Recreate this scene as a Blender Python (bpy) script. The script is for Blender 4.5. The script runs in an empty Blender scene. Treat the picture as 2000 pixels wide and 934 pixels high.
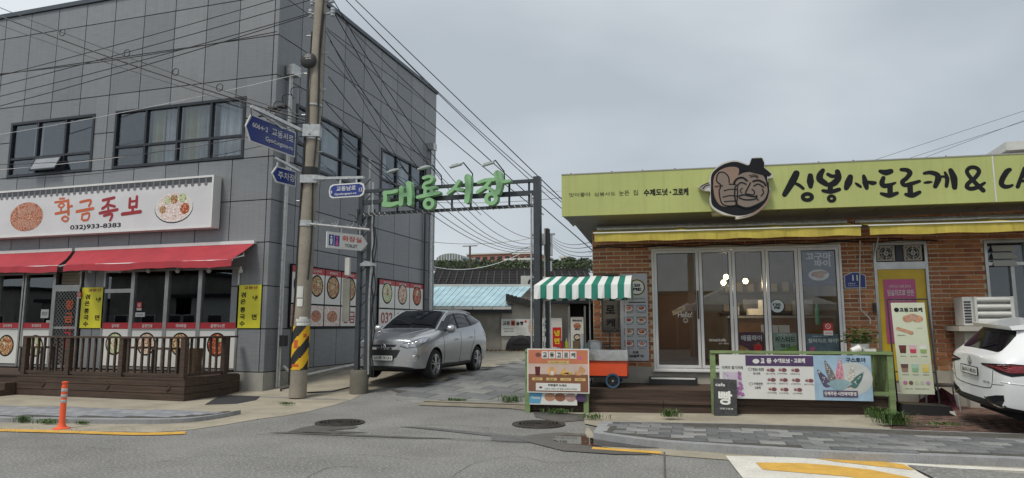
import bpy, bmesh, math, random
from mathutils import Vector, Matrix, geometry
from mathutils.bvhtree import BVHTree
random.seed(7)
SC = bpy.context.scene
COL = SC.collection
R = math.radians

# ------------------------------------------------------------------ camera
EYE = Vector((0, 0, 1.6)); PITCH = math.atan(168 / 1333); YAW = R(17.1)
cam = bpy.data.objects.new('camera', bpy.data.cameras.new('camera')); COL.objects.link(cam)
cam.location = EYE; cam.rotation_euler = (R(90) + PITCH, 0, YAW)
cam.data.lens = 1333 / 2000 * 36; cam.data.sensor_width = 36; cam.data.clip_start = .05; cam.data.clip_end = 3000
SC.camera = cam

# ------------------------------------------------------------------ light
SUN_EL, SUN_AZ = R(58), R(205)          # azimuth measured clockwise from +Y
wd = bpy.data.worlds.new('World'); SC.world = wd; wd.use_nodes = True
nt = wd.node_tree; nt.nodes.clear()
def wn(t, **k):
    n = nt.nodes.new(t)
    for a, b in k.items(): setattr(n, a, b)
    return n
wo = wn('ShaderNodeOutputWorld'); bg = wn('ShaderNodeBackground'); bg.inputs['Strength'].default_value = .1
sky = wn('ShaderNodeTexSky', sky_type='NISHITA', sun_disc=False, sun_elevation=SUN_EL, sun_rotation=SUN_AZ)
tc = wn('ShaderNodeTexCoord')
mp = wn('ShaderNodeMapping'); mp.inputs['Scale'].default_value = (.7, .7, 1.6); mp.inputs['Location'].default_value = (1.5, 5, 2)
nz = wn('ShaderNodeTexNoise'); nz.inputs['Scale'].default_value = 1.5; nz.inputs['Detail'].default_value = 5; nz.inputs['Roughness'].default_value = .45
nz.inputs['Distortion'].default_value = .25
rp = wn('ShaderNodeValToRGB')
rp.color_ramp.elements[0].position = .38; rp.color_ramp.elements[0].color = (2.95, 3.25, 3.5, 1)
rp.color_ramp.elements[1].position = .62; rp.color_ramp.elements[1].color = (4.95, 5.25, 5.4, 1)
mx = wn('ShaderNodeMix', data_type='RGBA'); mx.inputs['Factor'].default_value = .93
L = nt.links.new
L(tc.outputs['Generated'], mp.inputs['Vector']); L(mp.outputs[0], nz.inputs['Vector']); L(nz.outputs['Fac'], rp.inputs[0])
L(sky.outputs[0], mx.inputs['A']); L(rp.outputs[0], mx.inputs['B']); L(mx.outputs['Result'], bg.inputs['Color']); L(bg.outputs[0], wo.inputs[0])
sun = bpy.data.objects.new('sun', bpy.data.lights.new('sun', 'SUN')); COL.objects.link(sun)
sun.data.energy = 1.5; sun.data.angle = R(14); sun.data.color = (1, .95, .86)
sun.rotation_euler = (R(90) - SUN_EL, 0, -SUN_AZ + math.pi)
SC.view_settings.view_transform = 'Standard'; SC.view_settings.look = 'None'
SC.view_settings.exposure = .7; SC.view_settings.gamma = 1

# ------------------------------------------------------------------ helpers
def lin(h):
    h = h.lstrip('#'); o = []
    for i in (0, 2, 4):
        v = int(h[i:i+2], 16) / 255
        o.append(v / 12.92 if v <= .04045 else ((v + .055) / 1.055) ** 2.4)
    return tuple(o)
MATC = {}
def mat(name, col, rough=.6, metal=0, var=.12, scale=3, bump=0, bs=60, streak=None, dirt=0, dcol=(.05, .045, .035), spec=.5, emit=0, coat=0, speck=0, dscale=1.2, fine=0, drip=0):
    """principled material: broad tonal noise, optional dirt blotches, grain speckle and fine relief"""
    if name in MATC: return MATC[name]
    if isinstance(col, str): col = lin(col)
    m = bpy.data.materials.new(name); m.use_nodes = True; n = m.node_tree; nn = n.nodes; b = nn['Principled BSDF']; l = n.links.new
    b.inputs['Roughness'].default_value = rough; b.inputs['Metallic'].default_value = metal
    b.inputs['Specular IOR Level'].default_value = spec; b.inputs['Coat Weight'].default_value = coat; b.inputs['Coat Roughness'].default_value = .05
    t = nn.new('ShaderNodeTexCoord'); mpn = nn.new('ShaderNodeMapping'); mpn.inputs['Scale'].default_value = streak or (1, 1, 1)
    oi = nn.new('ShaderNodeObjectInfo')
    l(t.outputs['Object'], mpn.inputs['Vector'])
    def noise(s, d=4, vec=None, rg=.55):
        q = nn.new('ShaderNodeTexNoise'); q.inputs['Scale'].default_value = s; q.inputs['Detail'].default_value = d; q.inputs['Roughness'].default_value = rg
        l(vec or mpn.outputs[0], q.inputs['Vector']); return q.outputs['Fac']
    def mixc(f, a, bcol):
        q = nn.new('ShaderNodeMix'); q.data_type = 'RGBA'
        for s, v in (('Factor', f), ('A', a), ('B', bcol)):
            if hasattr(v, 'type') and hasattr(v, 'is_linked'): l(v, q.inputs[s])
            else: q.inputs[s].default_value = v if s == 'Factor' else (*v[:3], 1)
        return q.outputs['Result']
    def rampf(f, a, c):
        q = nn.new('ShaderNodeMapRange'); q.inputs['From Min'].default_value = a; q.inputs['From Max'].default_value = c; l(f, q.inputs['Value']); return q.outputs[0]
    dk = tuple(max(0, x * (1 - var)) for x in col); lt = tuple(min(1, x * (1 + var)) for x in col)
    out = mixc(rampf(noise(scale), .3, .7), dk, lt)
    if speck:
        f = rampf(noise(bs * .8, 2, t.outputs['Object']),   .5, .68)
        mul = nn.new('ShaderNodeMath'); mul.operation = 'MULTIPLY'; l(f, mul.inputs[0]); mul.inputs[1].default_value = min(1, abs(speck))
        out = mixc(mul.outputs[0], out, tuple(min(1, x * 2.6 + .03) for x in col) if speck > 0 else tuple(x * .35 for x in col))
    if fine:
        f = rampf(noise(30, 3, t.outputs['Object'], .7), .36, .64)
        q = nn.new('ShaderNodeMix'); q.data_type = 'RGBA'; q.blend_type = 'MULTIPLY'; q.inputs['Factor'].default_value = 1; l(out, q.inputs['A'])
        c2 = nn.new('ShaderNodeValToRGB'); c2.color_ramp.elements[0].color = (.92,.92,.92,1); c2.color_ramp.elements[1].color = (1.07,1.07,1.07,1); l(f, c2.inputs[0]); l(c2.outputs[0], q.inputs['B']); out = q.outputs['Result']
    if drip:
        mv = nn.new('ShaderNodeMapping'); mv.inputs['Scale'].default_value = (7, 7, .35); l(t.outputs['Object'], mv.inputs['Vector'])
        mu = nn.new('ShaderNodeMath'); mu.operation = 'MULTIPLY'; l(rampf(noise(1.6, 5, mv.outputs[0], .6), .48, .75), mu.inputs[0]); mu.inputs[1].default_value = drip
        out = mixc(mu.outputs[0], out, tuple(x*.45+.01 for x in col))
    if dirt:
        f = rampf(noise(dscale, 6, t.outputs['Object'], .65), .62 - .2 * dirt, .8)
        mul = nn.new('ShaderNodeMath'); mul.operation = 'MULTIPLY'; l(f, mul.inputs[0]); mul.inputs[1].default_value = min(1, .4 + dirt * .5)
        out = mixc(mul.outputs[0], out, dcol)
    l(out, b.inputs['Base Color'])
    if emit:
        l(out, b.inputs['Emission Color']); b.inputs['Emission Strength'].default_value = emit
    if bump:
        bn = nn.new('ShaderNodeBump'); bn.inputs['Strength'].default_value = bump; bn.inputs['Distance'].default_value = .01
        l(noise(bs, 4), bn.inputs['Height']); l(bn.outputs[0], b.inputs['Normal'])
    MATC[name] = m; return m
def pieces_mat(name, cols, **k):
    """material whose tone differs from one piece (object) to the next"""
    m = mat(name, cols[0], **k); n = m.node_tree; b = n.nodes['Principled BSDF']
    src = b.inputs['Base Color'].links[0].from_socket
    oi = n.nodes.new('ShaderNodeObjectInfo'); r = n.nodes.new('ShaderNodeValToRGB'); r.color_ramp.interpolation = 'CONSTANT'
    els = r.color_ramp.elements
    while len(els) < len(cols): els.new(.5)
    for i, c in enumerate(cols):
        els[i].position = i / len(cols); c = lin(c) if isinstance(c, str) else c; els[i].color = (*c, 1)
    base = lin(cols[0]) if isinstance(cols[0], str) else cols[0]
    d = n.nodes.new('ShaderNodeMix'); d.data_type = 'RGBA'; d.blend_type = 'DIVIDE'; d.inputs['Factor'].default_value = 1
    n.links.new(src, d.inputs['A']); d.inputs['B'].default_value = (*[max(x, .001) for x in base], 1)
    mu = n.nodes.new('ShaderNodeMix'); mu.data_type = 'RGBA'; mu.blend_type = 'MULTIPLY'; mu.inputs['Factor'].default_value = 1
    n.links.new(oi.outputs['Random'], r.inputs[0]); n.links.new(d.outputs['Result'], mu.inputs['A']); n.links.new(r.outputs[0], mu.inputs['B'])
    n.links.new(mu.outputs['Result'], b.inputs['Base Color']); return m
def food_mat(name, cols, scale=40):
    if name in MATC: return MATC[name]
    m = bpy.data.materials.new(name); m.use_nodes = True; n = m.node_tree; b = n.nodes['Principled BSDF']; b.inputs['Roughness'].default_value = .45
    t = n.nodes.new('ShaderNodeTexCoord'); v = n.nodes.new('ShaderNodeTexVoronoi'); v.inputs['Scale'].default_value = scale
    q = n.nodes.new('ShaderNodeTexNoise'); q.inputs['Scale'].default_value = scale * .7; q.inputs['Detail'].default_value = 5
    a = n.nodes.new('ShaderNodeMix'); a.data_type = 'RGBA'; a.inputs['Factor'].default_value = .5
    sp = n.nodes.new('ShaderNodeSeparateColor'); r = n.nodes.new('ShaderNodeValToRGB'); els = r.color_ramp.elements
    while len(els) < len(cols): els.new(.5)
    for i, c in enumerate(cols): els[i].position = .25 + .5 * i / (len(cols) - 1); els[i].color = (*lin(c), 1)
    l = n.links.new; l(t.outputs['Object'], v.inputs['Vector']); l(t.outputs['Object'], q.inputs['Vector'])
    l(v.outputs['Color'], a.inputs['A']); l(q.outputs['Color'], a.inputs['B']); l(a.outputs['Result'], sp.inputs[0]); l(sp.outputs[0], r.inputs[0]); l(r.outputs[0], b.inputs['Base Color'])
    MATC[name] = m; return m
def glass_mat(name, tint=(.6, .65, .68), rough=.01, refl=1.5, boost=.05):
    if name in MATC: return MATC[name]
    m = bpy.data.materials.new(name); m.use_nodes = True; n = m.node_tree; n.nodes.clear()
    o = n.nodes.new('ShaderNodeOutputMaterial'); mxs = n.nodes.new('ShaderNodeMixShader'); tr = n.nodes.new('ShaderNodeBsdfTransparent'); gl = n.nodes.new('ShaderNodeBsdfGlossy')
    fr = n.nodes.new('ShaderNodeLayerWeight'); fr.inputs[0].default_value = .5; pw = n.nodes.new('ShaderNodeMath'); pw.operation = 'POWER'; pw.inputs[1].default_value = 4; ad = n.nodes.new('ShaderNodeMath'); ad.operation = 'MULTIPLY_ADD'; ad.inputs[1].default_value = .7; ad.inputs[2].default_value = .025+boost
    tr.inputs[0].default_value = (*tint, 1); gl.inputs['Roughness'].default_value = rough; gl.inputs[0].default_value = (.9, .95, 1, 1)
    l = n.links.new; l(fr.outputs['Facing'], pw.inputs[0]); l(pw.outputs[0], ad.inputs[0]); l(ad.outputs[0], mxs.inputs[0]); l(tr.outputs[0], mxs.inputs[1]); l(gl.outputs[0], mxs.inputs[2]); l(mxs.outputs[0], o.inputs[0])
    MATC[name] = m; return m

WM = {}
class Frame:
    """a facade's own axes: u along it, d into the building, z up"""
    def __init__(s, o, ang):
        s.o = Vector(o); s.a = ang; s.M = Matrix.Translation(s.o) @ Matrix.Rotation(ang, 4, 'Z')
        s.x = Vector((math.cos(ang), math.sin(ang), 0)); s.n = Vector((math.sin(ang), -math.cos(ang), 0))
    def at(s, px, py, d=0):
        """(u, z) of what the photograph shows at px, py on the plane d"""
        r = ray(px, py); o = s.o - s.n * d
        p = EYE + r * ((o - EYE).dot(s.n) / r.dot(s.n)) - s.o
        return p.dot(s.x), p.z + 0.0
    def pt(s, u, d, z): return s.M @ Vector((u, d, z))
cR = Vector((math.cos(YAW), math.sin(YAW), 0)); cF = Vector((-math.sin(YAW) * math.cos(PITCH), math.cos(YAW) * math.cos(PITCH), math.sin(PITCH))); cU = cR.cross(cF)
def ray(px, py): return cR * (px - 1000) - cU * (py - 467) + cF * 1333
def G(px, py, z=0):
    r = ray(px, py); return EYE + r * ((z - EYE.z) / r.z)
def WY(px, py, Y):
    r = ray(px, py); return EYE + r * (Y / r.y)

def tag(o, label=None, cat=None, group=None, kind=None):
    if label: o['label'] = label
    if cat: o['category'] = cat
    if group: o['group'] = group
    if kind: o['kind'] = kind
    return o
def thing(name, label, cat, M=None, group=None, kind=None):
    o = bpy.data.objects.new(name, None); COL.objects.link(o)
    if M is None: M = Matrix()
    if isinstance(M, Frame): M = M.M
    if isinstance(M, (tuple, Vector)): M = Matrix.Translation(Vector(M))
    o.location = M.to_translation(); o.rotation_euler = M.to_euler(); o.empty_display_size = .2
    WM[o.name] = M.copy(); tag(o, label, cat, group, kind); return o
TXT = {}
def glyphs(s, bold=0, spacing=1):
    k = (s, bold, spacing)
    if k not in TXT:
        c = bpy.data.curves.new('lettering', 'FONT'); c.body = s; c.offset = bold; c.space_character = spacing; c.resolution_u = 4; c.align_x = 'LEFT'
        o = bpy.data.objects.new('lettering', c); m = bpy.data.meshes.new_from_object(o)
        vs = [v.co.to_2d() for v in m.vertices]; fs = [tuple(p.vertices) for p in m.polygons]
        bpy.data.objects.remove(o); bpy.data.meshes.remove(m); bpy.data.curves.remove(c)
        x0 = min(v.x for v in vs); x1 = max(v.x for v in vs); y0 = min(v.y for v in vs); y1 = max(v.y for v in vs)
        TXT[k] = ([((v.x - x0) / (x1 - x0), (v.y - y0) / max(y1 - y0, 1e-4)) for v in vs], fs, (x1 - x0) / max(y1 - y0, 1e-4))
    return TXT[k]
class MB:
    def __init__(s, M=None, m=None):
        s.v = []; s.f = []; s.mi = []; s.mats = []; s.cur = 0
        s.M = (M.M if isinstance(M, Frame) else M) or Matrix()
        if m: s.use(m)
    def use(s, m):
        if m not in s.mats: s.mats.append(m)
        s.cur = s.mats.index(m); return s
    def add(s, vs, fs):
        n = len(s.v); s.v += [s.M @ Vector(v) for v in vs]; s.f += [tuple(n + i for i in f) for f in fs]; s.mi += [s.cur] * len(fs); return s
    def box(s, x0, x1, y0, y1, z0, z1):
        if x0 > x1: x0, x1 = x1, x0
        if y0 > y1: y0, y1 = y1, y0
        if z0 > z1: z0, z1 = z1, z0
        return s.add([(x0,y0,z0),(x1,y0,z0),(x1,y1,z0),(x0,y1,z0),(x0,y0,z1),(x1,y0,z1),(x1,y1,z1),(x0,y1,z1)],
                     [(0,3,2,1),(4,5,6,7),(0,1,5,4),(1,2,6,5),(2,3,7,6),(3,0,4,7)])
    def rect(s, u0, u1, z0, z1, d): return s.add([(u0,d,z0),(u1,d,z0),(u1,d,z1),(u0,d,z1)], [(0,1,2,3)])
    def frame(s, u0, u1, z0, z1, w, d0, d1, wb=None):
        wb = wb or w
        s.box(u0, u0+w, d0, d1, z0, z1); s.box(u1-w, u1, d0, d1, z0, z1); s.box(u0+w, u1-w, d0, d1, z1-w, z1); return s.box(u0+w, u1-w, d0, d1, z0, z0+wb)
    def bar(s, a, b, w, h=None):
        h = h or w; a = Vector(a); b = Vector(b); t = (b - a).normalized(); up = Vector((0,0,1)) if abs(t.z) < .95 else Vector((0,1,0))
        x = t.cross(up).normalized() * w / 2; y = x.cross(t).normalized() * h / 2
        return s.add([a-x-y, a+x-y, a+x+y, a-x+y, b-x-y, b+x-y, b+x+y, b-x+y], [(0,1,2,3),(7,6,5,4),(0,4,5,1),(1,5,6,2),(2,6,7,3),(3,7,4,0)])
    def prism(s, poly, d0, d1):
        """outline in (u, z), extruded from d0 (front) to d1"""
        a = sum(poly[i-1][0]*poly[i][1]-poly[i][0]*poly[i-1][1] for i in range(len(poly)))
        if a < 0: poly = poly[::-1]
        n = len(poly); vs = [(p[0], d0, p[1]) for p in poly] + [(p[0], d1, p[1]) for p in poly]
        return s.add(vs, [tuple(range(n)), tuple(range(2*n-1, n-1, -1))] + [(i, i+n, (i+1)%n+n, (i+1)%n) for i in range(n)])
    def flat(s, poly, d): 
        a = sum(poly[i-1][0]*poly[i][1]-poly[i][0]*poly[i-1][1] for i in range(len(poly)))
        if a < 0: poly = poly[::-1]
        return s.add([(p[0], d, p[1]) for p in poly], [tuple(range(len(poly)))])
    def disc(s, u, z, r, d, rz=None, n=24, ph=0): return s.flat([(u + r*math.cos(ph+k*2*math.pi/n), z + (rz or r)*math.sin(ph+k*2*math.pi/n)) for k in range(n)], d)
    def tube(s, pts, r, n=8, r2=None, caps=True):
        pts = [Vector(p) for p in pts]; m = len(pts); vs = []; fs = []
        t0 = (pts[1]-pts[0]).normalized(); ref = Vector((0,0,1)) if abs(t0.z) < .9 else Vector((1,0,0)); x = t0.cross(ref).normalized()
        for i, p in enumerate(pts):
            t = (pts[min(i+1,m-1)] - pts[max(i-1,0)]).normalized(); x = (x - t * x.dot(t)).normalized(); y = t.cross(x)
            rr = r + ((r2 - r) * i/(m-1) if r2 is not None else 0)
            vs += [p + (x*math.cos(k*2*math.pi/n) + y*math.sin(k*2*math.pi/n))*rr for k in range(n)]
        for i in range(m-1):
            for k in range(n): fs.append((i*n+k, i*n+(k+1)%n, (i+1)*n+(k+1)%n, (i+1)*n+k))
        if caps: fs += [tuple(range(n-1,-1,-1)), tuple(range((m-1)*n, m*n))]
        return s.add(vs, fs)
    def lathe(s, prof, c=(0,0,0), axis='z', n=24, caps=True):
        c = Vector(c); vs = []; fs = []; m = len(prof)
        for r, h in prof:
            for k in range(n):
                a, b = r*math.cos(k*2*math.pi/n), r*math.sin(k*2*math.pi/n)
                vs.append(c + Vector({'z': (a,b,h), 'y': (a,h,b), 'x': (h,a,b)}[axis]))
        for i in range(m-1):
            for k in range(n):
                f = (i*n+k, i*n+(k+1)%n, (i+1)*n+(k+1)%n, (i+1)*n+k); fs.append(f if axis != 'y' else f[::-1])
        if caps and prof[0][0] > 1e-4: fs.append(tuple(range(n-1,-1,-1)))
        if caps and prof[-1][0] > 1e-4: fs.append(tuple(range((m-1)*n, m*n)))
        return s.add(vs, fs)
    def text(s, body, u0, u1, z0, z1, d, bold=0, slope=0, spacing=1, keep=False):
        """lettering fitted into the box u0..u1 x z0..z1, lying on the plane d"""
        vs, fs, asp = glyphs(body, bold, spacing)
        if keep:
            w = (z1-z0)*asp; c = (u0+u1)/2; u0, u1 = c-w/2, c+w/2
        return s.add([(u0+(u1-u0)*a, d, z0+(z1-z0)*b+slope*a) for a, b in vs], fs)
    def stroke(s, pts, ws, d0, d1=None, sub=5):
        """one brush stroke: a smooth ribbon of changing width with round ends, in (u, z)"""
        if not isinstance(ws, (list, tuple)): ws = [ws]*len(pts)
        if len(ws) < len(pts): ws = [ws[0] + (ws[-1]-ws[0])*i/(len(pts)-1) for i in range(len(pts))]
        P = []; W = []
        for i in range(len(pts)-1):
            p0 = pts[max(i-1,0)]; p1 = pts[i]; p2 = pts[i+1]; p3 = pts[min(i+2,len(pts)-1)]
            for k in range(sub):
                t = k/sub; q = []
                for c in (0,1): q.append(.5*((2*p1[c]) + (-p0[c]+p2[c])*t + (2*p0[c]-5*p1[c]+4*p2[c]-p3[c])*t*t + (-p0[c]+3*p1[c]-3*p2[c]+p3[c])*t**3))
                P.append(Vector(q)); W.append(ws[i]+(ws[i+1]-ws[i])*t)
        P.append(Vector(pts[-1])); W.append(ws[-1]); n = len(P); Lf = []; Rt = []
        for i in range(n):
            t = (P[min(i+1,n-1)]-P[max(i-1,0)]).normalized(); nn = Vector((-t.y, t.x))*W[i]/2; Lf.append(P[i]+nn); Rt.append(P[i]-nn)
        def cap(c, a, w, sg):
            o = []; an = math.atan2(a.y-c.y, a.x-c.x)
            for k in range(1, 5): o.append(Vector((c.x+math.cos(an-sg*k*math.pi/5)*w/2, c.y+math.sin(an-sg*k*math.pi/5)*w/2)))
            return o
        ce = cap(P[-1], Lf[-1], W[-1], 1); cs = cap(P[0], Rt[0], W[0], 1)
        vs2 = Lf + Rt; fs = [(i, n+i, n+i+1, i+1) for i in range(n-1)]
        b = len(vs2); vs2 += ce; fs.append((n-1, 2*n-1, *range(b+3, b-1, -1)))
        b2 = len(vs2); vs2 += cs; fs.append((n, 0, *range(b2+3, b2-1, -1)))
        dep = [d0-.0005*i/n for i in range(n)]*2 + [d0-.0005]*4 + [d0]*4
        vs = [(p.x, dep[i], p.y) for i, p in enumerate(vs2)]
        s.add(vs, fs)
        if d1 is not None:
            out = list(range(n)) + list(range(b, b+4)) + list(range(2*n-1, n-1, -1)) + list(range(b2, b2+4)); N = len(vs2)
            s.add(vs + [(p.x, d1, p.y) for p in vs2], [(out[i], out[(i+1)%len(out)], out[(i+1)%len(out)]+N, out[i]+N) for i in range(len(out))])
        return s
    def ring(s, u, z, r, rz, w, d0, d1=None, n=22):
        for a0 in (0,):
            o = [(u+(r+w/2)*math.cos(k*2*math.pi/n), z+(rz+w/2)*math.sin(k*2*math.pi/n)) for k in range(n)]; i = [(u+(r-w/2)*math.cos(k*2*math.pi/n), z+(rz-w/2)*math.sin(k*2*math.pi/n)) for k in range(n)]
            s.add([(p[0],d0,p[1]) for p in o+i], [(k,(k+1)%n,(k+1)%n+n,k+n) for k in range(n)])
            if d1 is not None:
                for q in (o, i): s.add([(p[0],d0,p[1]) for p in q]+[(p[0],d1,p[1]) for p in q], [(k,(k+1)%n,(k+1)%n+n,k+n) for k in range(n)])
        return s
    def build(s, name, m=None, parent=None, smooth=False, origin=None, **tags):
        if m is not None and not s.mats: s.mats = [m]
        me = bpy.data.meshes.new(name)
        o = bpy.data.objects.new(name, me); COL.objects.link(o)
        if parent is not None: o.parent = parent; W = WM[parent.name]
        else: W = Matrix.Translation(Vector(origin)) if origin is not None else Matrix.Translation(s.M.to_translation())
        I = W.inverted(); me.from_pydata([I @ v for v in s.v], [], s.f)
        if parent is None: o.matrix_world = W; o.location = W.to_translation()
        WM[o.name] = W.copy()
        for q in s.mats: me.materials.append(q)
        if len(s.mats) > 1: me.polygons.foreach_set('material_index', s.mi)
        me.validate(); me.update()
        if smooth:
            me.polygons.foreach_set('use_smooth', [True]*len(me.polygons))
            try: me.set_sharp_from_angle(angle=R(38))
            except Exception: pass
        return tag(o, **tags) if tags else o
def piece(name, mesh, loc, parent, rot=(0,0,0), sc=(1,1,1)):
    """one of many alike pieces sharing a mesh; loc is in the parent's frame"""
    o = bpy.data.objects.new(name, mesh); COL.objects.link(o); o.parent = parent; o.location = loc; o.rotation_euler = rot; o.scale = sc; WM[o.name] = WM[parent.name]; return o
def unit_box(name, m, sx=1, sy=1, sz=1, bev=0):
    bm = bmesh.new(); bmesh.ops.create_cube(bm, size=1)
    for v in bm.verts: v.co = Vector((v.co.x*sx, v.co.y*sy, v.co.z*sz))
    if bev: bmesh.ops.bevel(bm, geom=bm.edges[:], offset=bev, segments=1, affect='EDGES')
    me = bpy.data.meshes.new(name); bm.to_mesh(me); bm.free(); me.materials.append(m); return me
def copy_tree(o, parent=None):
    c = o.copy(); COL.objects.link(c); c.parent = parent; WM[c.name] = WM.get(o.name, Matrix())
    for ch in list(o.children): copy_tree(ch, c)
    return c
def sub_rect(r, hs):
    out = [r]
    for h in hs:
        nx = []
        for (a,b,c,e) in out:
            x0,x1,z0,z1 = h
            if x1 <= a or x0 >= b or z1 <= c or z0 >= e: nx.append((a,b,c,e)); continue
            if x0 > a: nx.append((a,x0,c,e))
            if x1 < b: nx.append((x1,b,c,e))
            m0, m1 = max(a,x0), min(b,x1)
            if z0 > c: nx.append((m0,m1,c,z0))
            if z1 < e: nx.append((m0,m1,z1,e))
        out = nx
    return out
def hgt(x, y):
    """lie of the ground: the lane climbs a little behind the street corner, the shop's side a little too"""
    a = max(0, min(1, (y - 13.2) / 3.6)) * .34 + max(0, min(1, (y-17)/14))*.12
    a *= max(0, min(1, (-2.6 - x) / .6))
    b = max(0, min(1, (y - 11.2) / 2)) * max(0, min(1, (x + 2.4) / 5)) * .1
    return max(a, b) 
def drape(name, pts, dz, m, res=.4, parent=None, kind='structure', skirt=0, hf=None):
    bm = bmesh.new(); vs = [bm.verts.new((p[0], p[1], 0)) for p in pts]; bm.faces.new(vs)
    x0 = min(p[0] for p in pts); x1 = max(p[0] for p in pts); y0 = min(p[1] for p in pts); y1 = max(p[1] for p in pts)
    def cut(a, b, st, nrm):
        q = math.ceil(a/st)*st
        while q < b:
            bmesh.ops.bisect_plane(bm, geom=bm.verts[:]+bm.edges[:]+bm.faces[:], plane_co=(q,q,0), plane_no=nrm); q += st
    cut(x0, x1, res, (1,0,0)); cut(y0, y1, res, (0,1,0))
    hf = hf or hgt
    if skirt:
        ed = [e for e in bm.edges if e.is_boundary]
    for v in bm.verts: v.co.z = hf(v.co.x, v.co.y) + dz
    if skirt:
        r = bmesh.ops.extrude_edge_only(bm, edges=ed)
        for v in [g for g in r['geom'] if isinstance(g, bmesh.types.BMVert)]: v.co.z -= skirt
    bm.normal_update()
    for f in bm.faces:
        if abs(f.normal.z) > .5 and f.normal.z < 0: f.normal_flip()
    me = bpy.data.meshes.new(name); bm.to_mesh(me); bm.free(); me.materials.append(m)
    o = bpy.data.objects.new(name, me); COL.objects.link(o); WM[o.name] = Matrix()
    if parent is not None: o.parent = parent
    if kind: o['kind'] = kind
    return o
def cr(pts, n=6):
    """smooth 2-D curve through the points"""
    out = []
    for i in range(len(pts)-1):
        p = [pts[max(i-1,0)], pts[i], pts[i+1], pts[min(i+2,len(pts)-1)]]
        for k in range(n):
            t = k/n; out.append(tuple(.5*((2*p[1][c]) + (-p[0][c]+p[2][c])*t + (2*p[0][c]-5*p[1][c]+4*p[2][c]-p[3][c])*t*t + (-p[0][c]+3*p[1][c]-3*p[2][c]+p[3][c])*t**3) for c in range(len(p[0]))))
    return out + [tuple(pts[-1])]
def inside(x, y, poly):
    r = False
    for i in range(len(poly)):
        a, b = poly[i-1], poly[i]
        if (a[1] > y) != (b[1] > y) and x < (b[0]-a[0])*(y-a[1])/(b[1]-a[1])+a[0]: r = not r
    return r
def G2(px, py, z=0): p = G(px, py, z); return (p.x, p.y)

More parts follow.
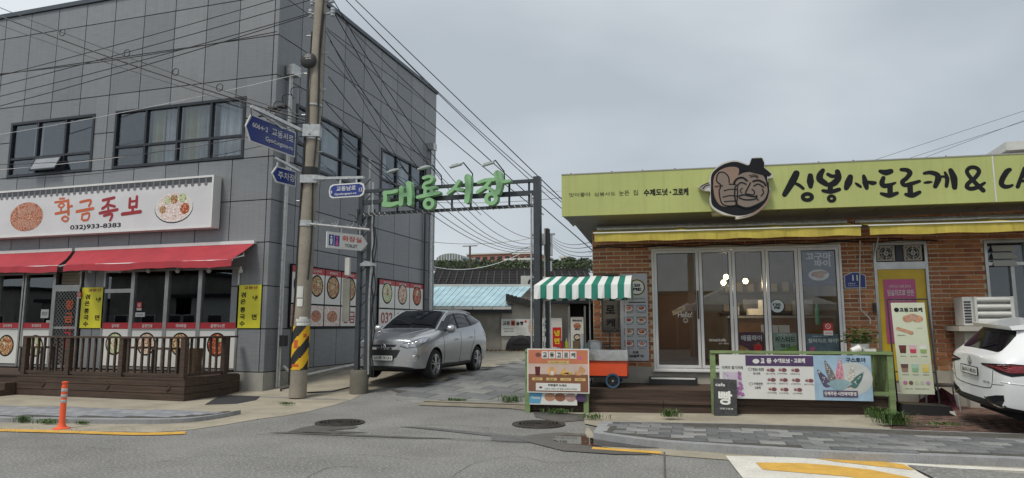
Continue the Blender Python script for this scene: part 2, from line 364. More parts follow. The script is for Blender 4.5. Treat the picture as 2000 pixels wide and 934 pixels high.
# ------------------------------------------------------------------ materials
M = dict(
 asphalt=mat('asphalt', (.165,.162,.154), .88, var=.2, scale=.8, bump=.6, bs=42, speck=.5, dirt=.3, dcol=(.085,.08,.07), dscale=.45, fine=1),
 tan=mat('worn_concrete', (.33,.295,.23), .85, var=.2, scale=1.6, bump=.5, bs=60, dirt=.35, dcol=(.17,.145,.105), dscale=1.5, speck=-.3),
 kerb=mat('kerb_granite', (.27,.275,.28), .8, var=.15, scale=4, bump=.4, bs=80, dirt=.2, dcol=(.13,.12,.1), speck=-.4),
 joint=mat('joint_sand', (.075,.07,.06), .95, var=.3, scale=8),
 wet=mat('wet_asphalt', (.085,.082,.076), .42, var=.2, scale=3, bump=.35, bs=90, speck=.4),
 yellow=mat('yellow_paint', (.62,.36,.06), .7, var=.14, scale=5, bump=.3, bs=70, dirt=.35, dcol=(.2,.17,.12), dscale=6, speck=-.4),
 white=mat('white_road_paint', (.62,.6,.54), .75, var=.1, scale=3, bump=.3, bs=70, dirt=.3, dcol=(.3,.27,.22), dscale=4, speck=-.35),
 iron=mat('cast_iron', (.05,.045,.04), .6, metal=.3, var=.3, scale=10, bump=.4, bs=50, dirt=.3, dcol=(.16,.13,.1)),
 cladjoint=mat('black_sealant', (.012,.012,.013), .6),
 concrete=mat('concrete', (.3,.29,.26), .85, var=.15, scale=2, bump=.5, bs=40, dirt=.4, dcol=(.12,.11,.09)),
 oldwall=mat('stained_wall', (.3,.28,.24), .9, var=.2, scale=1.2, bump=.5, bs=25, dirt=.75, dcol=(.07,.068,.058), dscale=.8),
 paledirt=mat('pale_wall', (.42,.4,.35), .85, var=.1, scale=2, bump=.3, bs=30, dirt=.3, dcol=(.22,.19,.14)),
 dkframe=mat('dark_window_frame', (.03,.034,.042), .35, metal=.3),
 steel=mat('stainless_frame', (.42,.42,.41), .32, metal=.75, var=.12, scale=6),
 alu=mat('white_aluminium_frame', (.66,.66,.65), .4, metal=.1, var=.05, dirt=.1),
 galv=mat('galvanised_steel', (.45,.46,.46), .4, metal=.7, var=.2, scale=12, dirt=.2, dcol=(.2,.17,.14)),
 pvc=mat('white_pipe', (.58,.58,.56), .5, var=.15, scale=5, dirt=.25, dcol=(.25,.24,.22)),
 cable=mat('black_cable', (.015,.015,.016), .55),
 wcable=mat('white_cable', (.6,.6,.6), .5),
 wood=mat('dark_stained_wood', (.056,.034,.023), .72, var=.45, scale=2.2, streak=(.6,8,14), bump=.5, bs=20, dirt=.25, dcol=(.085,.065,.05)),
 green=mat('green_painted_wood', (.17,.24,.1), .65, var=.22, scale=4, streak=(1,4,4), bump=.4, bs=25, dirt=.3, dcol=(.1,.12,.06)),
 red=mat('red_awning_fabric', (.36,.026,.04), .7, drip=.3, var=.16, scale=2, bump=.15, bs=100, dirt=.2, dcol=(.28,.02,.03)),
 yel=mat('yellow_awning_fabric', (.46,.37,.06), .7, drip=.4, var=.15, scale=2.5, bump=.2, bs=80, dirt=.3, dcol=(.36,.29,.05)),
 lime=mat('lime_sign_panel', (.4,.435,.15), .45, drip=.22, var=.07, scale=.8, dirt=.08, dcol=(.33,.36,.12)),
 ink=mat('black_ink', (.011,.012,.015), .75, spec=.2), 
 paper=mat('white_print', (.64,.64,.61), .4, var=.04, scale=3),
 signwhite=mat('white_sign_panel', (.6,.59,.61), .35, var=.04, scale=2, dirt=.06, dcol=(.4,.38,.4)),
 redprint=mat('red_print', (.4,.02,.03), .4), orangeprint=mat('orange_print', (.52,.1,.025), .4), darkredprint=mat('dark_red_print', (.3,.012,.02), .4),
 yelprint=mat('yellow_print', (.68,.62,.03), .4, var=.05), blue=mat('blue_sign_face', (.012,.03,.19), .35, var=.08), blueprint=mat('navy_print', (.02,.04,.25), .4),
 poleconc=mat('pole_concrete', (.27,.24,.195), .85, var=.16, scale=2.5, bump=.35, bs=40, dirt=.3, dcol=(.15,.12,.085), dscale=2.2, speck=-.25),
 gate=mat('dark_grey_painted_steel', (.045,.052,.06), .45, metal=.2, var=.15, scale=6),
 letter=mat('green_letter_paint', (.24,.46,.23), .5, var=.06), lettershade=mat('green_letter_side', (.15,.33,.14), .55),
 purple=mat('purple_print', (.075,.04,.11), .4), 
 soffit=mat('grey_soffit', (.2,.2,.19), .6, var=.1), 
 chrome=mat('chrome', (.7,.7,.72), .12, metal=1, var=.02), rubber=mat('tyre_rubber', (.018,.018,.018), .8, bump=.2, bs=60),
 blackpl=mat('black_plastic', (.02,.02,.021), .5, var=.1),
 orange=mat('orange_plastic', (.75,.1,.03), .5, var=.08, dirt=.15, dcol=(.35,.07,.04)),
 cart=mat('orange_red_cart_paint', (.62,.075,.02), .45, var=.1, dirt=.15, dcol=(.3,.05,.02)),
 foil=mat('foil', (.62,.62,.62), .28, metal=.85, bump=1, bs=9),
 teal=mat('teal_stripe_fabric', (.01,.17,.12), .7, var=.12), whitef=mat('white_stripe_fabric', (.68,.69,.68), .7, var=.06, dirt=.12, dcol=(.5,.48,.42)),
 interior=mat('interior_wall', (.2,.18,.15), .8), intwhite=mat('interior_pale', (.3,.29,.27), .8), counter=mat('wooden_counter', (.22,.12,.06), .6),
 curtain=mat('curtain', (.6,.6,.57), .8, var=.1), curtainy=mat('yellow_curtain', (.5,.46,.26), .8, var=.1),
 grout=mat('brick_mortar', (.6,.51,.36), .9, var=.15, scale=6, bump=.4, bs=50, dirt=.2),
 bulb=mat('lit_bulb', (1,.72,.38), .5, emit=7), led=mat('lit_ceiling_lamp', (1,.9,.7), .5, emit=14),
 terracotta=mat('terracotta_wall', (.33,.15,.1), .8, var=.1), bluer=mat('blue_metal_roof', (.33,.5,.57), .45, var=.2, scale=1.5, dirt=.45, dcol=(.47,.55,.56), dscale=.6),
 darkroof=mat('dark_tile_roof', (.026,.024,.025), .8, var=.4, scale=4, bump=.8, bs=12, dirt=.2),
 bark=mat('bark', (.09,.065,.045), .9), greywh=mat('offwhite_metal', (.55,.55,.52), .5, var=.08, dirt=.2, dcol=(.35,.32,.27)),
 stickerred=mat('sticker_red', (.55,.02,.02), .4), pink=mat('pink_print', (.6,.1,.26), .45), 
)
M['clad'] = pieces_mat('brushed_cladding_panel', [(.2,.21,.224),(.218,.227,.24),(.185,.195,.21),(.226,.234,.246),(.209,.219,.232)], rough=.45, drip=.22, metal=.15, var=.15, scale=3, streak=(.7,.7,26), dirt=.12, dcol=(.15,.153,.155), dscale=1.0)
M['brick'] = pieces_mat('red_brick', [(.34,.125,.052),(.38,.155,.065),(.29,.105,.048),(.4,.17,.078),(.34,.115,.05),(.23,.085,.045),(.32,.135,.068)], rough=.8, var=.2, scale=6, bump=.5, bs=70)
M['paver'] = pieces_mat('grey_paver', [(.15,.152,.155),(.2,.202,.2),(.11,.113,.117),(.17,.175,.178),(.25,.25,.243),(.125,.128,.132)], rough=.85, var=.2, scale=5, bump=.5, bs=70, speck=-.4, dirt=.2, dcol=(.08,.078,.07))
M['paverL'] = pieces_mat('pale_paver', [(.235,.242,.26),(.27,.275,.29),(.21,.218,.235)], rough=.85, var=.18, scale=4, bump=.4, bs=60, speck=-.3, dirt=.25, dcol=(.13,.13,.125))
M['slab'] = pieces_mat('lane_slab', [(.15,.156,.158),(.18,.184,.184),(.13,.134,.137),(.205,.206,.2)], rough=.8, var=.2, scale=3, bump=.5, bs=50, dirt=.15, dcol=(.24,.22,.18))
M['redpaver'] = pieces_mat('red_paver', [(.15,.085,.065),(.12,.072,.056),(.18,.11,.085),(.095,.065,.055)], rough=.9, var=.25, scale=6, bump=.5, bs=60, dirt=.6, dcol=(.06,.062,.042))
M['glass'] = glass_mat('window_glass', (.9,.91,.92), boost=.03); M['tint'] = glass_mat('tinted_shop_glass', (.5,.53,.55), boost=.06); M['carglass'] = mat('tinted_car_glass', (.008,.009,.012), .05, var=0, spec=.42)
M['upglass'] = glass_mat('upper_window_glass', (.8,.83,.86), boost=.05)
FOODS = [food_mat('stew_print', ['#3a1208','#a8431c','#d9c9a0','#5c6b2a','#c8702c']), food_mat('broth_print', ['#5f7a3a','#d8d8b8','#8aa05a','#e8e4cc']),
         food_mat('noodle_print', ['#8c6a52','#e6d8c4','#d0a890','#5c4038']), food_mat('red_dish_print', ['#4a120a','#b8401c','#8c2c14','#e0a870']),
         food_mat('pork_print', ['#5a2a1c','#b06a4c','#d8a488','#8c4430']), food_mat('sliced_pork_print', ['#a88c88','#e8dcd8','#c8a8a0','#f0ece8'])]

# ================================================================== ground, road and pavements
def far_h(x, y):
    return hgt(x, y)
bm = bmesh.new(); xs = [-600,-200,-60,-30] + [-24 + .4*i for i in range(100)] + [17,24,40,90,250,600]; ys = [-600,-200,-60,-20,-5,2,5] + [7+.4*i for i in range(70)] + [36,45,60,100,200,420,800]
gv = [[bm.verts.new((x, y, (hgt(x,y) if y < 60 else hgt(x,60)) )) for x in xs] for y in ys]
for j in range(len(ys)-1):
    for i in range(len(xs)-1): bm.faces.new((gv[j][i], gv[j][i+1], gv[j+1][i+1], gv[j+1][i]))
me = bpy.data.meshes.new('road'); bm.to_mesh(me); bm.free(); me.materials.append(M['asphalt'])
road = bpy.data.objects.new('road', me); COL.objects.link(road); road['kind'] = 'structure'; WM['road'] = Matrix()

FL = Frame((-10.34, 13.82, 0), 0)
FA = Frame((-10.34, 13.82, 0), R(90))
_p = G(1260, 748, .42); FR0 = Frame((_p.x, _p.y, 0), R(5))
FR = Frame(FR0.pt(-1.04, 0, 0), R(5))

# --- left corner: concrete apron, gutter, paving, kerb
ap = [(-26, 13.9), (-26, 11.2)] + [G2(*q) for q in [(0,792),(200,797),(422,806),(470,806),(520,795),(600,789),(696,777),(745,760)]] 
lane_edge = [G2(850,742,.3), G2(935,723,.36), G2(1000,708,.39), G2(1040,701,.4)]
edge = [G2(500,820), G2(560,812,0), G2(605,804,0), G2(655,791,0), G2(696,777,.02), G2(745,760,.1)]
gut_out = [(-26, G2(0,836)[1]-.06)] + [G2(*q) for q in [(0,838),(150,843),(300,845),(367,841),(430,832),(500,820)]]
tanpoly = [(-26,14.2)] + gut_out + edge[1:] + lane_edge + [(-2.9, lane_edge[-1][1]+.6), (-2.9,31), (-10.35,31), (-10.35,14.2)]
drape('concrete_apron', tanpoly, .006, M['tan'])
kerbf = [(-26, G2(0,826)[1])] + [G2(*q) for q in cr([(0,826),(150,828),(302,829),(380,825),(440,816),(470,809)], 3)]
back = [G2(462,807,.04), G2(422,805,.08), G2(200,797,.08), G2(0,792,.08), (-26, G2(0,792,.08)[1])]
pav = kerbf + back
drape('kerb', pav, .075, M['kerb'], skirt=.12, res=1, hf=lambda x,y: 0)
def inset(poly, f): 
    cx = sum(p[0] for p in poly)/len(poly); cy = sum(p[1] for p in poly)/len(poly)
    return [(p[0], p[1]) for p in poly]
k2 = [(p[0]-.05, p[1]+.2) for p in kerbf[:-3]]; b2 = [(p[0]-.1, p[1]-.07) for p in back]
side = drape('pavement', k2+b2, .081, M['joint'], res=1, hf=lambda x,y: 0)
pb = unit_box('paving_block', M['paverL'], .292, .192, .04, .003)
poly = k2+b2; j = 0; cnt = 0; lrest = MB(Matrix(), mat('far_paving_block', (.24,.245,.262), .85, var=.2, scale=4, bump=.4, bs=60, dirt=.25, dcol=(.13,.13,.125)))
y = 8.3
while y < 13:
    x = -6 + (.15 if j % 2 else 0)
    while x > -19:
        if inside(x, y, poly) and inside(x+.13, y-.07, poly) and cnt >= 290: cnt += 1; lrest.box(x-.146,x+.146,y-.096,y+.096,.05,.0885+random.uniform(0,.003))
        elif inside(x, y, poly) and inside(x+.13, y-.07, poly):
            piece('paving_block', pb, (x, y, .068 + random.uniform(0,.004)), side, (random.uniform(-.01,.01), random.uniform(-.01,.01), random.uniform(-.01,.01))); cnt += 1
        x -= .3
    y += .2; j += 1
lrest.build('far_paving_blocks', parent=side, kind='stuff') if lrest.v else None
# --- lane slabs
slabp = [G2(830,784,.04), G2(1034,791,.04), (-3.1, 13.5), (-2.75, 20), (-2.92, lane_edge[-1][1]+.5)] + [(p[0]+.03, p[1]) for p in lane_edge[::-1]] + [G2(762,762,.12)]
lane = drape('lane_paving', slabp, .012, M['joint'])
sb = [unit_box('paving_slab', M['slab'], .862, .412, .04, .01)]
ra = R(-17); n = 0; cx0, cy0 = -6.5, 14
for j in range(-10, 45):
    for i in range(-12, 14):
        a = (i + (.5 if j % 2 else 0))*.9; b = j*.45
        x = cx0 + a*math.cos(ra) - b*math.sin(ra); y = cy0 + a*math.sin(ra) + b*math.cos(ra)
        if inside(x, y, slabp) and y < 24 and n < 290:
            sl = math.atan2(hgt(x,y+.3)-hgt(x,y-.3), .6)
            piece('paving_slab', sb[0], (x, y, hgt(x,y)-.001 + random.uniform(0,.004)), lane, (sl*math.cos(ra) + random.uniform(-.004,.004), -sl*math.sin(ra) + random.uniform(-.004,.004), ra)); n += 1
# --- right: apron, sidewalk with kerb, gutter, red pavers
SZ = .1
tip = [(1190,823),(1172,823),(1160,836),(1158,845)]
kf = [G2(*q, SZ) for q in cr([(1159,845),(1215,853),(1290,862),(1388,869),(1500,876),(1685,886),(1850,891),(2000,897)], 3)]
kf += [(7.5, kf[-1][1]+.02), (13, kf[-1][1]+.1)]
bk = [G2(*q, SZ) for q in [(1172,823),(1197,823),(1320,825),(1446,827),(1600,832),(1730,838),(1870,843),(2000,847)]]
bk += [(7.5, bk[-1][1]+.1), (13, bk[-1][1]+.3)]
gk = [(p[0], p[1]-.42) for p in kf]
gk[0] = G2(1142,856); gut = [G2(1146,832), G2(1142,850)] + gk[1:] + [(p[0], p[1]+.2) for p in kf[::-1]]
drape('gutter', gut, .008, M['tan'], hf=lambda x,y: 0, res=1)
swp = kf + bk[::-1]
drape('kerb.001', swp, SZ, M['kerb'], skirt=.14, res=1, hf=lambda x,y: 0)
kin = [(p[0]+(.16 if i == 0 else 0), p[1]+.17) for i, p in enumerate(kf)]
bin_ = [(p[0]+(.22 if i == 0 else 0), p[1]-.09) for i, p in enumerate(bk)]
swi = kin + bin_[::-1]
walk = drape('pavement.001', swi, SZ+.004, M['joint'], res=1, hf=lambda x,y: 0)
bl = unit_box('paving_block', M['paver'], .312, .2, .05, .008)
n = 0; ra = R(2)
for j in range(-4, 16):
    for i in range(-14, 40):
        a = (i + (.5 if j % 2 else 0))*.32; b = j*.208
        x = 1 + a*math.cos(ra) - b*math.sin(ra); y = 10.2 + a*math.sin(ra) + b*math.cos(ra)
        if inside(x-.1, y-.05, swi) and inside(x+.1, y+.05, swi) and n < 298:
            piece('paving_block', bl, (x, y, SZ-.012 + random.uniform(0,.006)), walk, (random.uniform(-.012,.012), random.uniform(-.012,.012), ra+random.uniform(-.01,.01))); n += 1
apr = [G2(1142,830)] + [(p[0], p[1]-.02) for p in bk[:6]] + [G2(1742,838,.1), G2(1742,800,.1), FR.pt(4,-1.5,0)[:2], FR.pt(-1.5,-1.5,0)[:2], G2(1140,812)]
drape('shop_apron', apr, .02, M['tan'])
rp_ = [(p[0], p[1]) for p in bk[5:]] + [(13, 15.6), FR.pt(6,.2,0)[:2], FR.pt(5.0,.2,0)[:2], G2(1742,800,.1)]
yard = drape('yard', rp_, .012, M['joint'])
rb = unit_box('paving_brick', M['redpaver'], .232, .112, .05, .003); n = 0; ra = R(38); rest = MB(Matrix(), M['redpaver'])
cand = []
for j in range(-60, 60):
    for i in range(-30, 30):
        a = (i + (.5 if j % 2 else 0))*.24; b = j*.12
        x = 5 + a*math.cos(ra) - b*math.sin(ra); y = 13 + a*math.sin(ra) + b*math.cos(ra)
        if inside(x, y, rp_) and x < 7.8: cand.append((y + .3*x, x, y))
cand.sort()
for k, (q, x, y) in enumerate(cand):
    z = hgt(x,y) + .0 + random.uniform(0,.008)
    if k < 290: piece('paving_brick', rb, (x, y, z), yard, (random.uniform(-.03,.03), random.uniform(-.03,.03), ra))
    else:
        s = rest; s.M = Matrix.Translation((x,y,z)) @ Matrix.Rotation(ra, 4, 'Z'); s.box(-.116,.116,-.056,.056,-.02,.025)
rest.M = Matrix(); rest.build('far_paving_bricks', parent=yard, kind='stuff')

# --- painted lines
def sheet(name, pts, dz, m, base=0): return drape(name, [G2(*q, base) for q in pts], dz, m, res=2, hf=lambda x,y: 0)
a = [G2(*q) for q in cr([(0,839),(120,842),(240,846),(310,846),(362,844)], 3)]; b = [G2(*q) for q in cr([(362,849),(310,851),(240,851),(120,847),(0,844)], 3)]
drape('yellow_line', [(-26, a[0][1]+.02)] + a + b + [(-26, b[-1][1])], .012, M['yellow'], res=3, hf=lambda x,y: 0)
sheet('yellow_dash', [(1158,875),(1290,884),(1294,889),(1155,879)], .014, M['yellow'])
wh = [(1417,892),(1586,896),(1800,908),(2000,918),(2090,922),(2090,928),(2000,923),(1775,913),(1800,928),(1830,945),(1900,1000),(1500,1000)]
sheet('white_marking', wh, .012, M['white'])
sheet('yellow_marking', [(1476,906),(1560,907),(1618,911),(1700,920),(1775,935),(1850,960),(1760,958),(1660,934),(1490,920)], .016, M['yellow'])
sheet('yellow_marking.001', [(1581,896),(1700,901),(1766,910),(1786,921),(1700,912),(1631,904)], .016, M['yellow'])
sheet('asphalt_patch', [(1772,911),(2090,934),(2300,1000),(1930,1000),(1840,945),(1800,925)], .018, M['asphalt'])
# --- stains left by water, and the puddle
wm = mat('standing_water', (.025,.023,.02), .04, var=.1, spec=.6)
sheet('wet_streak', [(520,846),(640,851),(800,857),(900,858),(1000,864),(1060,866),(1100,880),(1160,884),(1155,868),(1100,855),(1010,852),(900,842),(840,836),(780,834),(860,842),(960,853),(960,861),(850,856),(700,850),(600,845)], .009, M['wet'])
sheet('wet_patch', [(590,836),(630,829),(700,834),(690,838),(640,842),(720,846),(640,848),(560,845)], .009, M['wet'])
sheet('wet_patch.001', [(1000,856),(1060,848),(1100,846),(1145,850),(1150,872),(1210,880),(1280,890),(1200,889),(1100,882),(1060,872)], .0115, M['wet'])
sheet('puddle', cr([(1085,853),(1110,851),(1143,849),(1146,856),(1190,861),(1260,868),(1320,876),(1250,877),(1160,872),(1110,869),(1080,862),(1085,853)], 3)[:-1], .0135, wm)
sheet('road_joint', [(1296,885),(1299,885),(1302,1000),(1298,1000)], .0145, M['wet'])
sheet('worn_edge', [(1040,800),(1145,806),(1140,822),(1090,826),(1045,815)], .009, M['wet'])
crk = mat('crack', (.035,.033,.03), .95)
def crack(pts, w):
    P = [Vector((*G2(*q), 0)) for q in cr(pts, 8)]; m = MB(None, crk)
    for a, b in zip(P[:-1], P[1:]):
        t = (b-a).normalized(); n = Vector((-t.y, t.x, 0)); j = n*random.uniform(-.012,.012); ww = w*random.uniform(.4,1.2); m.add([a-n*ww+Vector((0,0,.0085)), a+n*ww+Vector((0,0,.0085)), b+j+n*ww+Vector((0,0,.0085)), b+j-n*ww+Vector((0,0,.0085))], [(0,1,2,3)])
    o = m.build('road_crack', origin=(0,0,0)); o['kind'] = 'structure'
crack([(500,849),(600,852),(720,857),(860,859),(1000,866),(1090,870)], .007); crack([(300,905),(420,890),(560,897),(700,889),(820,900)], .003); crack([(0,880),(120,872),(260,880),(380,871)], .003)
crack([(880,934),(930,905),(1010,893),(1080,905),(1180,900)], .003); crack([(600,934),(640,915),(700,912)], .005); crack([(760,838),(860,830),(960,838)], .005)
# grit along the gutters
grit = MB(Matrix(), mat('grit', (.2,.18,.14), .9, var=.5, scale=30))
for k in range(900):
    f = random.random(); px = random.uniform(0,2000) if f < .5 else random.uniform(500,1250); py = (842+random.gauss(0,4) if px < 500 else (862+random.gauss(0,8)+(px-1150)*.045 if px > 1150 else random.uniform(800,880)))
    c = G(px, py); s_ = random.uniform(.003,.010); grit.M = Matrix.Translation((c.x,c.y,.012)) @ Matrix.Rotation(random.uniform(0,3),4,'Z'); grit.add([(-s_,-s_,0),(s_,-s_*.7,0),(s_*.8,s_,0),(-s_*.6,s_*.8,0),(0,0,s_*1.1)],[(0,1,4),(1,2,4),(2,3,4),(3,0,4)])
grit.M = Matrix(); tag(grit.build('grit', origin=(0,0,0)), 'loose grit scattered along the gutters and on the asphalt', 'grit', kind='stuff')
# --- manholes and drain grates
def manhole(px, py, r, label):
    c = G(px, py); t = thing('manhole_cover', label, 'manhole cover', (c.x, c.y, .006))
    m = MB(Matrix.Translation((c.x,c.y,.006)), M['iron']); m.lathe([(0,.012),(r-.05,.012),(r-.04,.006),(r-.015,.006),(r,.014),(r,0)], n=40); m.build('lid', parent=t, smooth=True)
    m = MB(Matrix.Translation((c.x,c.y,.006)), M['iron'])
    for rr in (.08,.14,.2,.26,.32):
        if rr < r-.05: m.lathe([(rr,.012),(rr,.02),(rr+.025,.02),(rr+.025,.012)], n=36)
    for k in range(8): a = k*math.pi/4; m.bar((.05*math.cos(a),.05*math.sin(a),.016),((r-.06)*math.cos(a),(r-.06)*math.sin(a),.016),.02,.008)
    m.build('raised_pattern', parent=t)
manhole(664, 827, .40, 'round iron manhole cover in the asphalt in front of the concrete pole')
manhole(1052, 830, .43, 'round iron manhole cover in the asphalt in front of the food stall')
t = thing('drain_grate', 'square iron gully grate set in the gutter beside the right pavement', 'drain grate', (0,0,0))
q = [G(*p, .01) for p in [(1567,882),(1640,887),(1652,899),(1578,893)]]
m = MB(None, M['iron'])
X = (q[1]-q[0]); Yv = (q[3]-q[0]); 
for k in range(11): 
    p = q[0]+X*(k/10); m.bar(p+Vector((0,0,.012)), p+Yv+Vector((0,0,.012)), .016, .02)
for k in range(6): p = q[0]+Yv*(k/5); m.bar(p+Vector((0,0,.013)), p+X+Vector((0,0,.013)), .02, .02)
m.build('grate_bars', parent=t)
m = MB(None, M['ink']); m.add([tuple(v+Vector((0,0,.004))) for v in q], [(0,1,2,3)]); m.build('pit', parent=t)
t = thing('channel_drain', 'long weedy iron channel drain across the mouth of the paved lane', 'drain grate', (0,0,0))
A0 = G(828,785,.045); B0 = G(1036,792,.045); dv = (B0-A0).normalized(); nv = Vector((-dv.y, dv.x, 0))
m = MB(None, M['tan']); 
for o_ in (-.28,.06): m.bar(A0+nv*(o_)+Vector((0,0,0)), B0+nv*(o_)+Vector((0,0,0)), .06, .05)
m.build('concrete_edge', parent=t)
m = MB(None, M['iron']); n = int((B0-A0).length/.045)
for k in range(n): p = A0.lerp(B0, (k+.5)/n); m.bar(p-nv*.25, p+nv*.03, .014, .02)
m.build('grate_bars', parent=t)

# --- weeds
leafm = mat('weed_leaf', (.07,.13,.03), .6, var=.4, scale=20)
def weed(c, r, h, n, label):
    m = MB(Matrix.Translation(c), leafm)
    for k in range(int(n*2.2)):
        a = random.uniform(0, 6.28); q = r*math.sqrt(random.random())*random.choice((1,.4,.6)); x, y = q*math.cos(a), q*math.sin(a)*.6; l = h*random.uniform(.4,1); b = random.uniform(0,6.28); s = random.uniform(.3,1)*l
        w = .003+.006*random.random(); p0 = Vector((x,y,0)); p1 = Vector((x+s*.4*math.cos(b), y+s*.4*math.sin(b), l*.7)); p2 = Vector((x+s*math.cos(b), y+s*math.sin(b), l*.8)); sd = Vector((-math.sin(b), math.cos(b), 0))*w
        m.add([p0-sd*.5, p0+sd*.5, p1+sd, p1-sd, p2], [(0,1,2,3),(3,2,4)])
    tag(m.build('weed_tuft', origin=c), label, 'weed', 'weeds in the paving joints', 'stuff' if n >= 90 else None)  # each one is a weed made of loose blades
for (px, py, z, r, h, n, lb) in [
    (46,824,.02,.22,.13,60,'small weed tuft at the left kerb, first left of the orange post'), (97,827,.02,.3,.1,60,'low weed spreading at the kerb right behind the orange post'),
    (160,828,.02,.16,.07,40,'small weed in the kerb joint just right of the orange post'), (1310,814,.08,.2,.16,70,'green weed tuft below the front edge of the brown steps'),
    (1160,818,.04,.3,.12,60,'ragged weed at the left tip of the right pavement'), (1000,785,.05,.35,.2,60,'weeds growing through the channel drain near the stall'),
    (1090,806,.03,.35,.1,90,'weed strip under the striped stall banner'), (1745,828,.1,.3,.25,160,'tall grass clump at the foot of the green railing post'),
    (1715,815,.1,.2,.22,90,'grass tuft against the inside of the green railing end'), (1850,785,.12,.55,.14,150,'low weeds along the foot of the shop plinth'),
    (1915,783,.12,.4,.15,90,'weeds beside the plinth near the parked white car'), (1840,830,.11,.4,.06,60,'flat weeds between the red paving bricks'),
    (560,790,.03,.22,.07,50,'little weed at the foot of the concrete pole'), (890,783,.05,.3,.08,80,'moss like weeds at the left end of the channel drain')]:
    weed(G(px, py, z), r, h, n, lb)

# ================================================================== left building
LB = thing('building', 'tall grey panel clad corner building with a red awninged restaurant', 'building', FL)
W1 = (-8.76,-5.71,5.7,7.28); W2 = (-5.0,-.86,5.7,7.28); V1 = (.85,4.2,5.7,7.28); V2 = (5.45,8.8,5.7,7.28)
TOP = 10.62; Z0 = .48
corem = mat('core_wall', (.02,.02,.022), .8)
def wall_with(mb, u0, u1, z0, z1, holes, d0, d1):
    for r in sub_rect((u0,u1,z0,z1), holes): mb.box(r[0], r[1], d0, d1, r[2], r[3])
m = MB(FL, corem); G1 = (-14.5, -1.02, .5, 3.0)
wall_with(m, -14.5, 0, 0, TOP-.1, [(W1[0],W1[1],W1[2],W1[3]), W2, G1], .03, .2); m.build('front_wall', parent=LB)
m = MB(FA, corem); wall_with(m, .03, 9.8, 0, TOP-.1, [V1, V2], .03, .2); m.build('lane_wall', parent=LB)
m = MB(FL, corem); m.box(-14.5, -.05, .25, 9.75, TOP-.5, TOP-.15); m.box(-14.5,-.25,9.5,9.8,0,TOP-.2); m.box(-14.5,-14.3,.25,9.5,0,TOP-.2); m.box(-14.4,-.25,.25,9.5,5.0,5.2); m.box(-14.4,-.25,5,5.2,.2,10); m.build('inner_structure', parent=LB)
m = MB(FL, mat('roof_coping', (.07,.085,.1), .4, metal=.4)); m.box(-14.5, .06, -.06, .25, TOP-.12, TOP); m.build('roof_coping', parent=LB)
m = MB(FA, mat('roof_coping', (.1,.1,.1))); m.box(.26, 9.86, -.06, .25, TOP-.12, TOP); m.build('roof_coping', parent=LB)
rows = [.5,1.51,2.53,3.58,4.62,5.69,6.71,7.76,8.79,9.86,TOP-.12]
def panels(F, cols, holes, skip=None):
    for i in range(len(cols)-1):
        for j in range(len(rows)-1):
            for (a,b,c,e) in sub_rect((cols[i]+.012, cols[i+1]-.012, rows[j]+.012, rows[j+1]-.012), holes):
                if b-a < .04 or e-c < .04: continue
                mb = MB(F, M['clad']); t = random.uniform(0,.003); mb.box(a, b, -.004-t, .03, c, e)
                o = mb.build('panel', parent=LB)
def grow(w, g=.0): return (w[0]-g, w[1]+g, w[2]-g, w[3]+g)
panels(FL, [-14.5,-13.5,-12.45,-11.4,-10.4,-9.36,-8.37,-7.33,-6.3,-5.28,-4.26,-3.23,-2.2,-1.18,-.13,.0-.0+.012], [W1, W2, (-14.5,-5.65,.4,3.0), (-4.96,-1.02,.4,3.0), (-5.65,-4.96,.4,.5)])
panels(FA, [.0-.012,.97,2.04,3.11,4.24,5.36,6.49,7.62,8.72,9.81], [V1, V2])
m = MB(FL, M['concrete']); m.box(-1.0, .005, -.02, .03, 0, .49); m.build('foundation', parent=LB)
m = MB(FA, M['concrete']); m.box(.01, 9.8, -.02, .03, 0, .49); m.build('foundation', parent=LB)
film = mat('speckled_window_film', (.16,.17,.18), .5, var=.5, scale=9)
